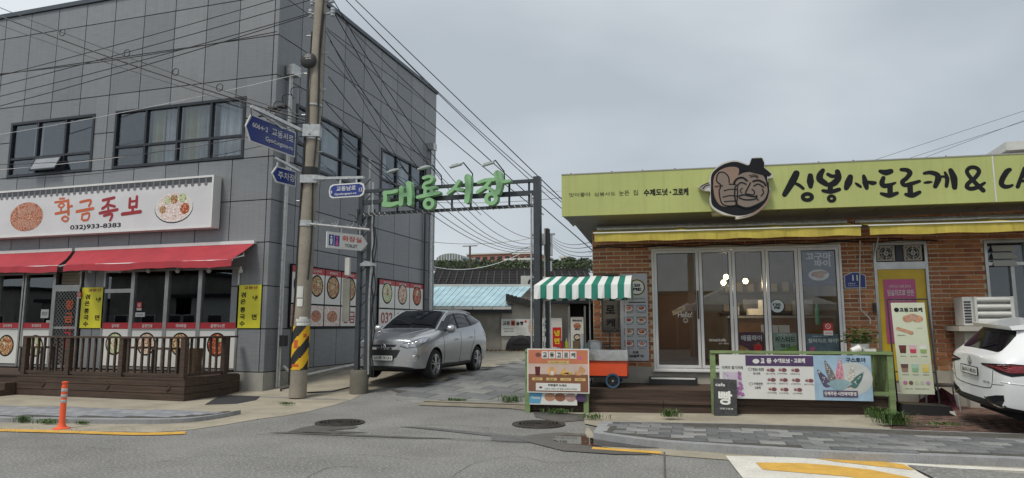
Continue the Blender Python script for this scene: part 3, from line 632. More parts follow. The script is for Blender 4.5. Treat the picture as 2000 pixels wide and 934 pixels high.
def upper_window(F, w, cols, zs, cur=(), tilt=None):
    f = MB(F, M['dkframe']); f.frame(w[0], w[1], w[2], w[3], .07, -.03, .1)
    for i in range(1, cols): u = w[0]+(w[1]-w[0])*i/cols; f.box(u-.03, u+.03, -.02, .09, w[2]+.07, w[3]-.07)
    for i in range(cols): 
        a = w[0]+(w[1]-w[0])*i/cols+(.07 if i == 0 else .03); b = w[0]+(w[1]-w[0])*(i+1)/cols-(.07 if i == cols-1 else .03)
        f.box(a, b, -.018, .088, zs-.03, zs+.03)
    win = f.build('window', parent=LB)
    for i in range(cols):
        a = w[0]+(w[1]-w[0])*i/cols+.03; b = w[0]+(w[1]-w[0])*(i+1)/cols-.03
        for k, (c, e) in enumerate(((w[2]+.06, zs-.03), (zs+.03, w[3]-.06))):
            if tilt == i and k == 0: continue
            p = MB(F, M['upglass']); p.box(a+.005, b-.005, .03, .04, c+.005, e-.005); p.build('pane', parent=win)
    if tilt is not None:
        a = w[0]+(w[1]-w[0])*tilt/cols+.03; b = w[0]+(w[1]-w[0])*(tilt+1)/cols-.03; z = zs-.04; h = z-w[2]-.06
        T = F.M @ Matrix.Translation((0,-.03,z)) @ Matrix.Rotation(R(-24), 4, 'X')
        p = MB(None, mat('frosted_glass', (.28,.3,.32), .15)); p.M = T; p.box(a+.03,b-.03,-.01,.01,-h+.03,-.03); p.use(M['dkframe']); p.frame(a,b,-h,0,.035,-.02,.02); p.build('open_sash', parent=win)
    # room behind
    r = MB(F, mat('dim_room', (.16,.165,.17), .9)); r.rect(w[0]-.3, w[1]+.3, w[2]-.5, w[3]+.3, 1.6); r.add([(w[0]-.3,.2,w[2]-.5),(w[1]+.3,.2,w[2]-.5),(w[1]+.3,1.6,w[2]-.5),(w[0]-.3,1.6,w[2]-.5)],[(0,1,2,3)])
    r.add([(w[0]-.3,.2,w[3]+.3),(w[1]+.3,.2,w[3]+.3),(w[1]+.3,1.6,w[3]+.3),(w[0]-.3,1.6,w[3]+.3)],[(0,1,2,3)])
    for u in (w[0]-.3, w[1]+.3): r.add([(u,.2,w[2]-.5),(u,1.6,w[2]-.5),(u,1.6,w[3]+.3),(u,.2,w[3]+.3)],[(0,1,2,3)])
    r.build('room', parent=LB)
    for (a, b, mm, z0) in cur:
        m = MB(F, M[mm]); n = 24; vs = []
        for i in range(n+1):
            u = a+(b-a)*i/n; d = .2+.035*math.sin(i*1.9)+.02*math.sin(i*.9+1)
            vs += [(u, d, z0), (u, d, w[3]-.02)]
        m.add(vs, [(2*i,2*i+2,2*i+3,2*i+1) for i in range(n)]); m.build('curtain', parent=LB, smooth=True)
upper_window(FL, W1, 3, 6.22, tilt=1, cur=[(-8.1,-7.8,'curtain',6.3)])
upper_window(FL, W2, 4, 6.28, cur=[(-3.95,-3.55,'curtainy',5.8),(-3.5,-3.0,'curtain',5.8),(-2.9,-2.45,'curtainy',5.8),(-2.45,-2.15,'curtain',5.8),(-2.1,-1.95,'curtainy',5.8),(-1.8,-.95,'curtain',5.85)] )
upper_window(FA, V1, 3, 6.28, cur=[(2.4,3.2,'curtain',6.0)]); upper_window(FA, V2, 3, 6.28, cur=[(5.6,6.2,'curtain',6.35),(7.2,8.0,'curtain',6.3)])
# --- shop front glazing
ux = lambda px: FL.at(px, 560)[0]
cols = [-14.4,-12.7,-11.1,-9.5] + [ux(-2)-.0, ux(49), ux(108)]
def bay(u0, u1, head=None):
    f = MB(FL, M['steel']); f.frame(u0, u1, .5, 3.0, .055, -.03, .07)
    if head: f.box(u0+.055, u1-.055, -.03, .06, head-.05, head+.05)
    else: f.box(u0+.055, u1-.055, -.02, .05, 1.47, 1.51)
    w = f.build('shop_window', parent=LB)
    p = MB(FL, M['tint']); p.box(u0+.05, u1-.05, .02, .03, 1.66, (head or 2.95)-.05); p.build('pane', parent=w)
    if head: p = MB(FL, M['tint']); p.box(u0+.05, u1-.05, .02, .03, head+.05, 2.95); p.build('pane', parent=w)
    return w
DISH = [0]
def dish(F, par, u, z, r, d, food, rim='ink', rimr=1.16, plate=None):
    m = MB(F, M[rim]); m.disc(u, z, r*rimr, d)
    if plate: m.use(M[plate]); m.disc(u, z, r*(rimr-.03)*.98, d-.001)
    m.use(FOODS[food]); m.disc(u, z, r, d-.002, n=20)
    for k in range(5):
        a = random.uniform(0,6.28); q = r*random.uniform(.1,.6); m.use(FOODS[(food+k) % len(FOODS)]); m.disc(u+q*math.cos(a), z+q*math.sin(a), r*random.uniform(.16,.3), d-.0025-.0004*k, rz=r*random.uniform(.1,.25), n=9, ph=random.random())
    return m.build('food_picture', parent=par)
bays = [(cols[0],cols[1],3,'순대국밥'),(cols[1],cols[2],0,'해물파전'),(cols[2],cols[3],1,'칼국수'),(cols[3],cols[4],4,'쟁반국수'),(cols[4],cols[5]-.02,0,'김치찌개'),(cols[5]+.02,cols[6],1,'부대찌개')] 
bays += [(ux(204),ux(261),1,'갈비탕'),(ux(261),ux(327),2,'곱창전골'),(ux(327),ux(392),0,'제육볶음'),(ux(392),ux(469),3,'골뱅이소면')]
for i, (a, b, fd, nm) in enumerate(bays):
    w = bay(a, b, head=2.47 if i == 6 else None)
    m = MB(FL, M['paper']); m.box(a+.05, b-.05, -.012, .0, .58, 1.5); m.use(M['redprint']); m.box(a+.05, b-.05, -.018, .0, 1.505, 1.66); m.use(M['paper']); m.text(nm, a+.28, b-.28, 1.54, 1.625, -.021, bold=.015, keep=True); m.build('kick_panel', parent=w)
    dish(FL, w, (a+b)/2, 1.13 if i > 5 else 1.05, .25, -.015, fd)
def backroom():
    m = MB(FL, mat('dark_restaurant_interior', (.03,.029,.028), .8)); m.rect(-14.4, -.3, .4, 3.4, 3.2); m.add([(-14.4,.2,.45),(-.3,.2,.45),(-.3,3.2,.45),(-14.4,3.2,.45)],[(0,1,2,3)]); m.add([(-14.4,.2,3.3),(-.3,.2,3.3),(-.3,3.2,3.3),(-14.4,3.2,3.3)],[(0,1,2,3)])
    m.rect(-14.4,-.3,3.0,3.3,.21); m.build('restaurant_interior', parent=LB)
    m = MB(FL, mat('dim_counter', (.12,.1,.08), .6)); m.box(-4.2,-1.8,2.0,2.5,.46,1.5); m.box(-9.5,-6.9,2.2,2.6,.46,1.9); m.use(mat('dim_table', (.14,.07,.04), .5))
    for u in (-8.6,-3.4,-1.7): m.box(u-.5,u+.5,.7,1.3,1.14,1.18); m.box(u-.03,u+.03,.97,1.03,.46,1.14)
    m.build('restaurant_furniture', parent=LB)
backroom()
# entrance door with lattice and orange lettering
a, b = ux(110), ux(160)
f = MB(FL, M['steel']); f.frame(a, b, .5, 2.55, .07, -.06, .02); f.box(a+.07, b-.07, -.05, .01, 1.5, 1.56); f.box(a-.02,b+.02,-.06,.05,2.55,2.65); f.box(a-.02,a+.03,-.05,.05,2.65,3.0); f.box(b-.03,b+.02,-.05,.05,2.65,3.0)
dr = f.build('door', parent=LB); p = MB(FL, M['tint']); p.box(a+.07,b-.07,-.01,0,.57,2.5); p.build('pane', parent=dr)
p = MB(FL, mat('roller_box', (.22,.19,.14), .6)); 
for k in range(4): p.box(a+.2,b-.06,-.02,.03,2.67+.08*k,2.74+.08*k)
p.build('slatted_vent', parent=dr)
lt = MB(FL, M['steel']); s = .11
for k in range(-14, 26):
    for sg in (1,-1):
        p0, p1 = None, None; pts = []
        for i in range(0, 41):
            z = .57 + i*(1.93/40); u = (a+b)/2 + sg*(k*s - (z-.57)*1.0) + sg*.3
            if a+.07 < u < b-.07: pts.append((u,-.03,z))
        if len(pts) > 2: lt.bar(pts[0], pts[-1], .007, .007)
lt.build('lattice', parent=dr)
t3 = MB(FL, M['orangeprint']); 
for k, ch in enumerate('황금족발'): 
    if k == 2: t3.use(M['redprint'])
    z = 2.06-.34*k; t3.text(ch, (a+b)/2-.02, (a+b)/2+.27, z-.06, z+.2, -.045, bold=.03)
t3.build('door_lettering', parent=dr)
# stickers and notices
def sticker(F, par, u0, u1, z0, z1, d, m, name='sticker', body=None, tm='ink'):
    s = MB(F, m); s.box(u0,u1,d,d+.004,z0,z1)
    if body: s.use(M[tm]); s.text(body, u0+(u1-u0)*.15, u1-(u1-u0)*.15, z0+(z1-z0)*.3, z1-(z1-z0)*.3, d-.003, bold=.01)
    return s.build(name, parent=par)
def nosmoke(F, par, u, z, w, d):
    s = MB(F, M['stickerred']); s.box(u-w/2,u+w/2,d,d+.004,z,z+w*1.05); s.use(M['paper']); s.ring(u, z+w*.55, w*.28, w*.28, w*.07, d-.002); s.stroke([(u-w*.18,z+w*.75),(u+w*.18,z+w*.36)], w*.06, d-.003); s.stroke([(u-w*.16,z+w*.55),(u+w*.16,z+w*.55)], w*.09, d-.0035)
    s.box(u-w/2,u+w/2,d,d+.004,z-w*.35,z-.001); s.use(M['stickerred']); s.text('금연구역', u-w*.36,u+w*.36,z-w*.25,z-w*.1,d-.002); s.build('no_smoking_sticker', parent=par)
nosmoke(FL, dr, b+.02, 2.33, .12, -.075); u_, z_ = FL.at(271, 600); nosmoke(FL, LB, u_, z_-.03, .15, .012)
u_, z_ = FL.at(274, 612); sticker(FL, LB, u_-.17, u_+.13, z_-.09, z_+.02, .013, M['paper'], 'sticker', '영업중', 'blueprint')
u_, z_ = FL.at(86, 614); sticker(FL, LB, u_-.13, u_+.14, z_-.1, z_+.13, .012, M['paper'], 'notice', '매주 화요일\n휴무입니다')
u_, z_ = FL.at(95, 628); sticker(FL, LB, u_-.1, u_+.1, z_-.04, z_+.03, .012, M['paper'], 'notice', '포장됩니다')
# round lamps under the awning
for k, px in enumerate([28,76,177,234,290,347,408,470]):
    u, z = FL.at(px, 529, -.12); m = MB(Matrix.Translation(FL.pt(u,-.12,z)), M['greywh']); m.lathe([(0,-.06),(.04,-.05),(.058,-.01),(.05,.03),(.025,.05),(.025,.1),(0,.1)], n=12); m.build('lamp_globe', parent=LB, smooth=True)
m = MB(FL, M['cable']); m.tube([(x, -.12+.02*math.sin(x*3), 3.02+.02*math.cos(x*5)) for x in [-9+.4*i for i in range(21)]], .01, 5); m.build('lamp_cable', parent=LB)
# yellow banners
def ybanner(px0, py0, px1, py1, label):
    u0, z1 = FL.at(px0, py0, -.03); u1, z0 = FL.at(px1, py1, -.03); t = thing('banner', label, 'banner', Frame(FL.pt(u0,-.03,z0),0), 'yellow noodle banners')
    m = MB(FL, M['yelprint']); m.box(u0,u1,-.03,-.022,z0,z1); m.build('cloth', parent=t)
    w = u1-u0; h = z1-z0; m = MB(FL, M['darkredprint']); m.text('교동산', u0+w*.28, u0+w*.85, z1-h*.105, z1-h*.03, -.034, bold=.025); m.use(M['ink'])
    for ch, zz in zip('검은콩국수', (.17,.33,.52,.68,.84)): m.text(ch, u0+w*.16, u0+w*.38, z1-h*(zz+.12), z1-h*zz, -.034, bold=.03)
    for ch, zz in zip('냉면', (.25,.68)): m.text(ch, u0+w*.66, u0+w*.86, z1-h*(zz+.13), z1-h*zz, -.034, bold=.03)
    m.build('lettering', parent=t)
ybanner(161,562,199,641,'yellow noodle banner hung between the lattice door and the shop windows'); ybanner(464,557,507,641,'yellow noodle banner on the grey corner pillar of the left building')
# awnings
def awning(u0, u1, uf0, uf1, label):
    t = thing('awning', label, 'awning', Frame(FL.pt(u0,0,3.0),0), 'red awnings of the left restaurant'); n = 34
    m = MB(FL, M['red']); vs = []
    for i in range(n+1):
        f = i/n; s = random.uniform(-.012,.012)+.016*math.sin(i*.37+u0); ub = u0+(u1-u0)*f; uf = uf0+(uf1-uf0)*f
        vs += [(ub, -.06, 3.56), ((ub+uf)/2, -.42, 3.31+s*1.5), (uf, -.8, 3.1+.5*s), (uf, -.82, 3.1+.5*s-.01), (uf, -.83, 2.93+s)]
    fs = [(i*5+k, (i+1)*5+k, (i+1)*5+k+1, i*5+k+1) for i in range(n) for k in range(4)]; m.add(vs, fs); m.build('fabric', parent=t, smooth=True)
    m = MB(FL, M['alu']); m.box(u0, u1, -.1, 0, 3.54, 3.62); m.tube([(uf0,-.8,3.08),(uf1,-.8,3.08)], .02, 6)
    for f in (.06,.94): u = u0+(u1-u0)*f; m.bar((u,-.05,3.5),(u+.3,-.4,3.22),.03); m.bar((u+.3,-.4,3.22),(u,-.78,3.07),.03)
    m.build('folding_arm_frame', parent=t)
awning(-5.95, -.36, -5.42, -.38, 'long red fabric awning over the restaurant windows next to the corner'); awning(-14.2, -6.05, -14.0, -5.62, 'red fabric awning over the left entrance, partly behind the longer one')
# signboard
S0, S1, SB, ST, SD = -10.6, FL.at(413,400,-.3)[0], FL.at(412,441,-.3)[1], FL.at(415,345,-.3)[1], -.3
t = thing('signboard', 'white restaurant signboard with brush lettering, pork pictures and phone number', 'signboard', Frame(FL.pt(S0,SD,SB),0))
m = MB(FL, M['signwhite']); m.box(S0, S1, SD, -.05, SB, ST); m.build('sign_panel', parent=t)
m = MB(FL, M['alu']); m.frame(S0-.04, S1+.04, SB-.04, ST+.04, .05, SD-.015, -.04); m.build('frame', parent=t)
rt = mat('printed_roof_tiles', (.055,.06,.068), .5); rt2 = mat('printed_roof_tile_ends', (.16,.165,.18), .5)
m = MB(FL, rt); m.box(S0, S1, SD-.006, SD, ST-.14, ST); u = S0+.12
m.use(rt2)
while u < S1-.1: m.disc(u, ST-.16, .05, SD-.009, n=10); m.box(u-.02,u+.02,SD-.008,SD,ST-.13,ST-.02); u += .2
m.build('tile_print', parent=t)
Z = lambda x, y: FL.at(x/1.988, y/1.988, SD)
strokes = {
 'a': [([(232,772),(250,771)],5),([(214,786),(262,780)],6),([(238,790),(226,800),(240,806),(250,796),(238,788)],4.5),([(238,808),(237,822)],5),([(216,830),(258,822)],7),([(265,778),(266,832)],8),([(264,803),(280,800)],6),([(252,840),(240,850),(256,860),(266,848),(252,840)],5)],
 'b': [([(312,785),(352,778),(346,800)],7),([(298,822),(362,810)],8),([(320,832),(318,852)],6),([(322,833),(346,828),(342,852),(324,856)],6)],
 'c': [([(400,778),(444,768)],8),([(424,776),(414,798),(398,810)],8),([(422,796),(446,802)],7),([(420,806),(422,822)],6),([(388,828),(456,814)],8),([(404,838),(436,832),(428,856)],7)],
 'd': [([(505,772),(503,806)],8),([(532,764),(530,804)],8),([(504,784),(530,780)],6),([(504,806),(530,802)],7),([(516,808),(515,826)],8),([(475,832),(546,822)],9)]}
px = 1/(FL.at(300,400,SD)[0]-FL.at(299,400,SD)[0]); sc = 1/px/1.988
for key, mm in (('a','orangeprint'),('b','orangeprint'),('c','darkredprint'),('d','darkredprint')):
    m = MB(FL, M[mm])
    for i, (pts, w) in enumerate(strokes[key]): m.stroke([Z(*p) for p in pts], w*1.25/1.988*(FL.at(300,400,SD)[0]-FL.at(299,400,SD)[0]), SD-.004-.0006*i, sub=4)
    m.build('brush_letter', parent=t)
m = MB(FL, M['ink']); a_, b_ = Z(272,895), Z(470,868); m.text('032)933-8383', a_[0], b_[0], (Z(272,896)[1]+Z(470,888)[1])/2, (Z(272,874)[1]+Z(470,866)[1])/2, SD-.005, bold=.02); m.build('phone_number', parent=t)
for cx_, cy_, fd in ((103,842,4),(675,805,5)):
    c = Z(cx_, cy_); m = MB(FL, FOODS[fd]); r1 = abs(Z(cx_+64,cy_)[0]-c[0]); r2 = abs(Z(cx_,cy_+56)[1]-c[1])
    if fd == 5: m.use(M['ink']); m.disc(c[0], c[1]-.02, r1*1.17, SD-.003, rz=r2*1.05); m.use(M['paper']); m.disc(c[0], c[1], r1*1.15, SD-.004, rz=r2*1.03)
    m.use(FOODS[fd]); m.disc(c[0], c[1], r1, SD-.005, rz=r2)
    if fd == 5:
        for (ox,oz,rr,ff) in ((-.33,-.05,.1,0),(.34,-.05,.14,3),(.0,.2,.12,0),(.25,.22,.12,1),(-.2,.18,.1,1)): m.use(FOODS[ff]); m.disc(c[0]+ox, c[1]+oz, rr, SD-.006-abs(ox)*.002, n=12)
    m.build('food_picture', parent=t)
    if fd == 4:
        for k in range(16):
            a = -1.2+k*.16; m = None
        m = MB(FL, mat('pork_slice_print', (.55,.3,.22), .5, var=.3, scale=20)); 
        for k in range(11):
            for rr, zz in ((.0,.1),(.0,-.14)): m.stroke([(c[0]-.3+k*.056, c[1]+zz-.09+.012*k*(1 if zz>0 else -1)), (c[0]-.27+k*.056, c[1]+zz+.09+.008*k*(1 if zz>0 else -1))], .03, SD-.007-.0002*k)
        m.build('food_picture', parent=t)
# poster boards on the lane wall
def board(u0, u1, us, z0, z1, zm, cells, label):
    t = thing('poster_board', label, 'poster board', Frame(FA.pt(u0,-.02,z0), R(90)), 'menu poster boards on the lane wall')
    m = MB(FA, M['ink']); m.box(u0,u1,-.05,-.006,z0,z1); m.build('frame', parent=t)
    for i in range(len(us)-1):
        a, b = us[i]+.025, us[i+1]-.025
        m = MB(FA, M['paper']); m.box(a,b,-.056,-.05,zm+.025,z1-.2); m.use(M['redprint']); m.box(a,b,-.057,-.05,z1-.195,z1-.04); m.use(M['paper']); m.text(cells[i][0], a+(b-a)*.25, b-(b-a)*.25, z1-.15, z1-.08, -.059, bold=.01); m.build('poster', parent=t)
        dish(FA, t, (a+b)/2, zm+.5, min((b-a)*.36,.3), -.058, cells[i][1])
        kind = cells[i][2]
        m = MB(FA, M['paper']); m.box(a,b,-.056,-.05,z0+.04,zm-.02)
        if isinstance(kind, int): m.use(FOODS[kind]); m.box(a+.01,b-.01,-.058,-.05,z0+.05,zm-.03); m.use(M['paper']); m.disc((a+b)/2,(z0+zm)/2,(b-a)*.4,-.0595,rz=.19); m.use(FOODS[5 if kind != 5 else 4]); m.disc((a+b)/2,(z0+zm)/2,(b-a)*.34,-.061,rz=.16)
        else: m.use(M['darkredprint']); m.text(kind, a+(b-a)*.12, b-(b-a)*.1, z0+.12, zm-.12, -.059, bold=.02)
        m.build('poster', parent=t)
ua = lambda px: FA.at(px, 590)[0]
board(.84, 4.15, [.87, ua(587), ua(612.5), ua(654.5), 4.12] if False else [.87, 1.62, 2.37, 3.2, 4.12], 1.53, 3.13, 2.13, [('감자탕',1,4),('김치찌개',0,5),('부대찌개',0,5),('순두부찌개',0,'황금')], 'menu poster board on the lane wall behind the concrete pole')
board(5.41, 8.85, [5.44, ua(768), ua(797), 8.82], 1.53, 3.07, 2.12, [('갈비탕',1,'032'),('곱창전골',2,'933'),('제육볶음',3,'8383')], 'menu poster board with big red phone digits above the silver car')
# downpipes, conduits and box
def pipe(label, pts, r, m='galv', name='pipe', n=8): 
    b = MB(None, M[m]); b.tube(pts, r, n); return tag(b.build(name, origin=pts[0], smooth=True), label, 'pipe')
P = lambda u, d, z: FA.pt(u, d, z)
u1 = FA.at(571,140,-.12)
jb = thing('junction_box', 'grey metal junction box topping the white conduit near the building corner', 'junction box', Frame(P(u1[0]-.1,-.25,u1[1]-.05), R(90)))
m = MB(FA, M['galv']); m.box(u1[0]-.14,u1[0]+.16,-.26,-.04,u1[1]-.12,u1[1]+.14); m.build('housing', parent=jb)
for o_ in (0,.07): 
    pipe('tall white conduit running down from the junction box' if o_ else 'thin grey conduit paired with the white one below the junction box', [P(u1[0]-.05+o_,-.1,u1[1]-.12), P(u1[0]-.05+o_,-.1,5), P(u1[0]-.07+o_,-.1,.12)], .035 if not o_ else .028, 'pvc' if o_ else 'galv')
a_ = FA.at(843,300,-.12); pipe('thick silver downpipe at the far corner of the left building', [P(a_[0],-.13,8.2),P(a_[0],-.13,4),P(a_[0],-.13,.5)], .075, 'galv', n=12)
m = MB(FA, M['galv']); m.box(a_[0]-.15,a_[0]+.15,-.26,-.01,8.1,8.35); tag(m.build('rainwater_head', origin=P(a_[0],-.13,8.1)), 'square metal rainwater head on top of the far silver downpipe', 'rainwater head')
b_ = FA.at(834,330,-.08); pipe('thin dark conduit beside the silver downpipe', [P(b_[0]-.1,-.08,7.3),P(b_[0]-.1,-.08,.5)], .03, 'dkframe')
pipe('white hose running along the foot of the lane wall', [P(.6,-.12,.62),P(.9,-.2,.34),P(1.5,-.24,.36),P(2.5,-.26,.42),P(4.2,-.22,.5),P(5.2,-.2,.5)], .035, 'pvc')
c_ = FA.at(722,310,-.1); pipe('white conduit rising behind the left gate post', [P(c_[0],-.1,c_[1]),P(c_[0]+.03,-.1,4),P(c_[0],-.12,.6)], .03, 'pvc')
m = MB(FA, M['blackpl']); q = FA.at(553,665,-.18); m.box(q[0]-.08,q[0]+.08,-.26,-.1,q[1]-.14,q[1]+.12); tag(m.build('meter_box', origin=P(q[0],-.18,q[1])), 'small box fixed low on the white conduit', 'meter box')

# ================================================================== timber deck on the left
DK = Frame((-16.0, 12.0, 0), 0); DU0, DU1 = .35, 5.05
dk = thing('timber_deck', 'dark brown timber deck with railing in front of the red awninged restaurant', 'deck', DK)
for (v0, v1, ax) in ((0,0,0),):
    for k in range(3):
        m = MB(DK, M['wood']); m.box(DU0, DU1, -.02, .02, .01+.15*k, .15+.15*k); m.build('skirt_board', parent=dk)
        m = MB(DK, M['wood']); m.box(DU1+.003, DU1+.04, -.02, 1.72, .01+.15*k, .15+.15*k); m.build('skirt_board', parent=dk)
for k in range(12): m = MB(DK, M['wood']); m.box(-4, DU1+.02, -.03+.145*k, .105+.145*k, .44, .475); m.build('deck_plank', parent=dk)
RZ = 1.33
def rail_run(F, par, mt, pts, z0, z1, posts, bal, pw=.1, bw=.05, lowrail=True, top=(.14,.04)):
    for a, b in zip(pts[:-1], pts[1:]):
        A = Vector((a[0],a[1],0)); B = Vector((b[0],b[1],0)); Ln = (B-A).length; dr_ = (B-A)/Ln
        m = MB(F, M[mt]); m.bar(A-dr_*.04+Vector((0,0,z1)), B+dr_*.04+Vector((0,0,z1)), top[0], top[1]); m.build('top_rail', parent=par)
        if lowrail: m = MB(F, M[mt]); m.bar(A+Vector((0,0,z0+.06)), B+Vector((0,0,z0+.06)), .05, .06); m.build('bottom_rail', parent=par)
        n = int(Ln/bal)
        for k in range(1, n):
            p = A+dr_*Ln*k/n
            if any((p-Vector((q[0],q[1],0))).length < .09 for q in posts): continue
            m = MB(F, M[mt]); m.bar(p+Vector((0,0,z0+.07)), p+Vector((0,0,z1-.02)), bw); m.build('baluster', parent=par)
    for q in posts: m = MB(F, M[mt]); m.box(q[0]-pw/2,q[0]+pw/2,q[1]-pw/2,q[1]+pw/2,z0,z1-.02); m.build('post', parent=par)
ps = [(DU0+.1,.06),(DU0+1.42,.06),(DU0+2.95,.06),(DU1-.08,.06),(DU1-.08,1.3)]
rail_run(DK, dk, 'wood', [(DU0+.1,.06),(DU1-.08,.06),(DU1-.08,1.62)], .475, RZ, ps, .185, pw=.115, bw=.042)
for k in range(3): m = MB(DK, M['wood']); m.box(-2.5, DU0-.02, -.02+.32*(2-k)*-1+.3*0-.0, .3, .0 if k == 2 else .0, .16*(3-k)-.02) if False else m.box(-2.5, DU0-.02, -.28*k, .02-.28*k+.26, .0, .44-.15*k); m.build('step', parent=dk)
for s_, u_ in ((0,1.18),(0,3.05),(0,4.7)):
    m = MB(DK, M['wood']); m.stroke([(u_-.06,.36),(u_+.02,.29),(u_-.06,.22)], .035, -.04, -.018, sub=2); m.build('chevron_block', parent=dk)
# tables and stump on the deck
def table(u, d, w, h, label):
    T = Frame(DK.pt(u, d, .475), 0); t = thing('wooden_table', label, 'table', T, 'dark tables on the timber deck'); m = MB(T, M['wood']); m.box(-w/2,w/2,-.2,.2,h-.04,h); m.build('table_top', parent=t)
    for x in (-w/2+.04,w/2-.04):
        for y in (-.16,.16): m = MB(T, M['blackpl']); m.box(x-.02,x+.02,y-.02,y+.02,0,h-.04); m.build('leg', parent=t)
table(-.25,.9,.75,.6,'dark low table on the deck left of the railing'); table(2.85,.95,.6,.62,'dark low table behind the deck railing, the left one of a pair'); table(3.6,1.0,.55,.6,'dark low table behind the deck railing beside the tree stump')
m = MB(Matrix.Translation(DK.pt(4.45,.9,.475)), mat('stump_bark', (.12,.075,.045), .85, bump=.6, bs=20)); m.lathe([(.2,0),(.19,.3),(.21,.6),(0,.6)], n=14); tag(m.build('tree_stump', smooth=True), 'round brown tree stump standing on the timber deck', 'tree stump')
m = MB(None, mat('dark_mat', (.03,.03,.032), .8, bump=.3)); q = [G(*p, .015) for p in [(400,790),(430,772),(510,773),(500,781),(462,788)]]
m.add([tuple(v) for v in q]+[tuple(v+Vector((0,0,-.012))) for v in q], [(0,1,2,3,4)]+[(i,(i+1)%5,(i+1)%5+5,i+5) for i in range(5)]); tag(m.build('ramp_mat', origin=q[0]), 'flat dark rubber ramp mat on concrete beside the deck end', 'mat')
# orange post
c = G(120, 838); T = Matrix.Translation(c); t = thing('delineator_post', 'orange flexible traffic post with silver bands by the kerb', 'traffic post', c)
m = MB(T, M['orange']); m.lathe([(.125,0),(.125,.015),(.07,.03),(.055,.06),(.043,.1),(.042,.66),(.034,.665),(.034,.7),(.045,.7),(.045,.72),(0,.73)], n=20); m.build('post', parent=t, smooth=True)
for z in (.4,.48,.57): m = MB(T, mat('reflective_band', (.5,.5,.5), .35, metal=.4, dirt=.3)); m.lathe([(.0435,z),(.0445,z+.002),(.0445,z+.045),(.0435,z+.047)], n=20); m.build('reflective_band', parent=t, smooth=True)

# ================================================================== concrete utility pole
PB = G(581, 776, .03); PY = PB.y
def on(px, py, Y=PY): return WY(px, py, Y)
PT = on(627, 0); ax = (PT - PB).normalized(); PTOP = PB + ax * ((PT-PB).length + 1.6)
def pole_at(z): return PB + ax * ((z - PB.z) / ax.z)
pole = thing('utility_pole', 'leaning concrete utility pole with yellow and black hazard wrap at the corner', 'utility pole', PB)
def rad(z): return .19 - (z/12.5) * .062
m = MB(None, M['poleconc']); m.tube([PB + ax*k*((PTOP-PB).length/24) for k in range(25)], .19, 28, r2=.125); m.build('shaft', parent=pole, smooth=True)
def zone(z0, z1, extra, mt, name='band', smooth=True):
    m = MB(None, M[mt] if isinstance(mt, str) else mt); a, b = pole_at(z0), pole_at(z1); m.tube([a, b], rad(z0)+extra, 28, r2=rad(z1)+extra); return m.build(name, parent=pole, smooth=smooth)
zy = lambda py: on(600, py).z
zw0, zw1 = zy(722), zy(637)
hy = mat('hazard_yellow', (.72,.42,.01), .55, var=.08, bump=.8, bs=110, dirt=.1); hb = M['blackpl']
# wrap with slanted stripes as real geometry
m = MB(None, hy); N = 48; rows_ = 30
for j in range(rows_):
    for i in range(N):
        s = ((i/N)*4.0*.6 - (j/rows_)*1.7*1.0) % 1.0
        m.use(hb if s < .5 else hy); vs = []
        for (ii, jj) in ((i,j),(i+1,j),(i+1,j+1),(i,j+1)):
            z = zw0 + (zw1-zw0)*jj/rows_; c = pole_at(z); a = 2*math.pi*(ii)/N + .2 + jj*.0; r = rad(z)+.006
            vs.append((c.x + r*math.cos(a), c.y + r*math.sin(a), c.z))
        m.add(vs, [(0,1,2,3)])
m.build('hazard_wrap', parent=pole)
for (py0, py1) in ((275,248),(361,345),(443,432),(210,207)): zone(zy(py0), zy(py1), .012, 'galv', 'clamp_band')
zone(zy(343), zy(329), .02, 'cable', 'rubber_band')
# torn paper and stickers on the pole, facing the street
def onpole(px0, py0, px1, py1, mt, name='sticker', off=.008):
    z1, z0 = zy(py0), zy(py1); c = pole_at((z0+z1)/2); r = rad(z0)+off; m = MB(None, M[mt] if isinstance(mt, str) else mt)
    vx = (EYE - c); base = math.atan2(vx.y, vx.x); wpx = r*1333/((c-EYE).length)
    cxp = 581 + (776-(py0+py1)/2)*46/776
    a0 = math.asin(max(-.97,min(.97,(px0-cxp)/wpx/1.02))); a1 = math.asin(max(-.97,min(.97,(px1-cxp)/wpx/1.02)))
    n = 6; vs = []
    for i in range(n+1):
        a = base + a0+(a1-a0)*i/n
        for z in (z0, z1): cc = pole_at(z); rr = rad(z)+off; vs.append((cc.x+rr*math.cos(a), cc.y+rr*math.sin(a), z))
    m.add(vs, [(2*i,2*i+2,2*i+3,2*i+1) for i in range(n)]); return m.build(name, parent=pole)
onpole(581,560,592,582,'greywh'); onpole(581,584,591,599,'paper'); onpole(579,623,604,629,'greywh'); onpole(580,630,604,636,'paper'); onpole(585,619,600,624,'paper')
onpole(575,664,582,680,'orangeprint'); onpole(571,711,583,716,'orangeprint'); onpole(592,652,598,659,'orangeprint')
for z, s in [(zy(k),(-1)**i) for i,k in enumerate((35,72,110,145,180,225,300,392))]:
    m = MB(None, M['galv']); c = pole_at(z); m.tube([c, c+Vector((s*.3,-.05,0))], .012, 6); m.build('climbing_bolt', parent=pole)
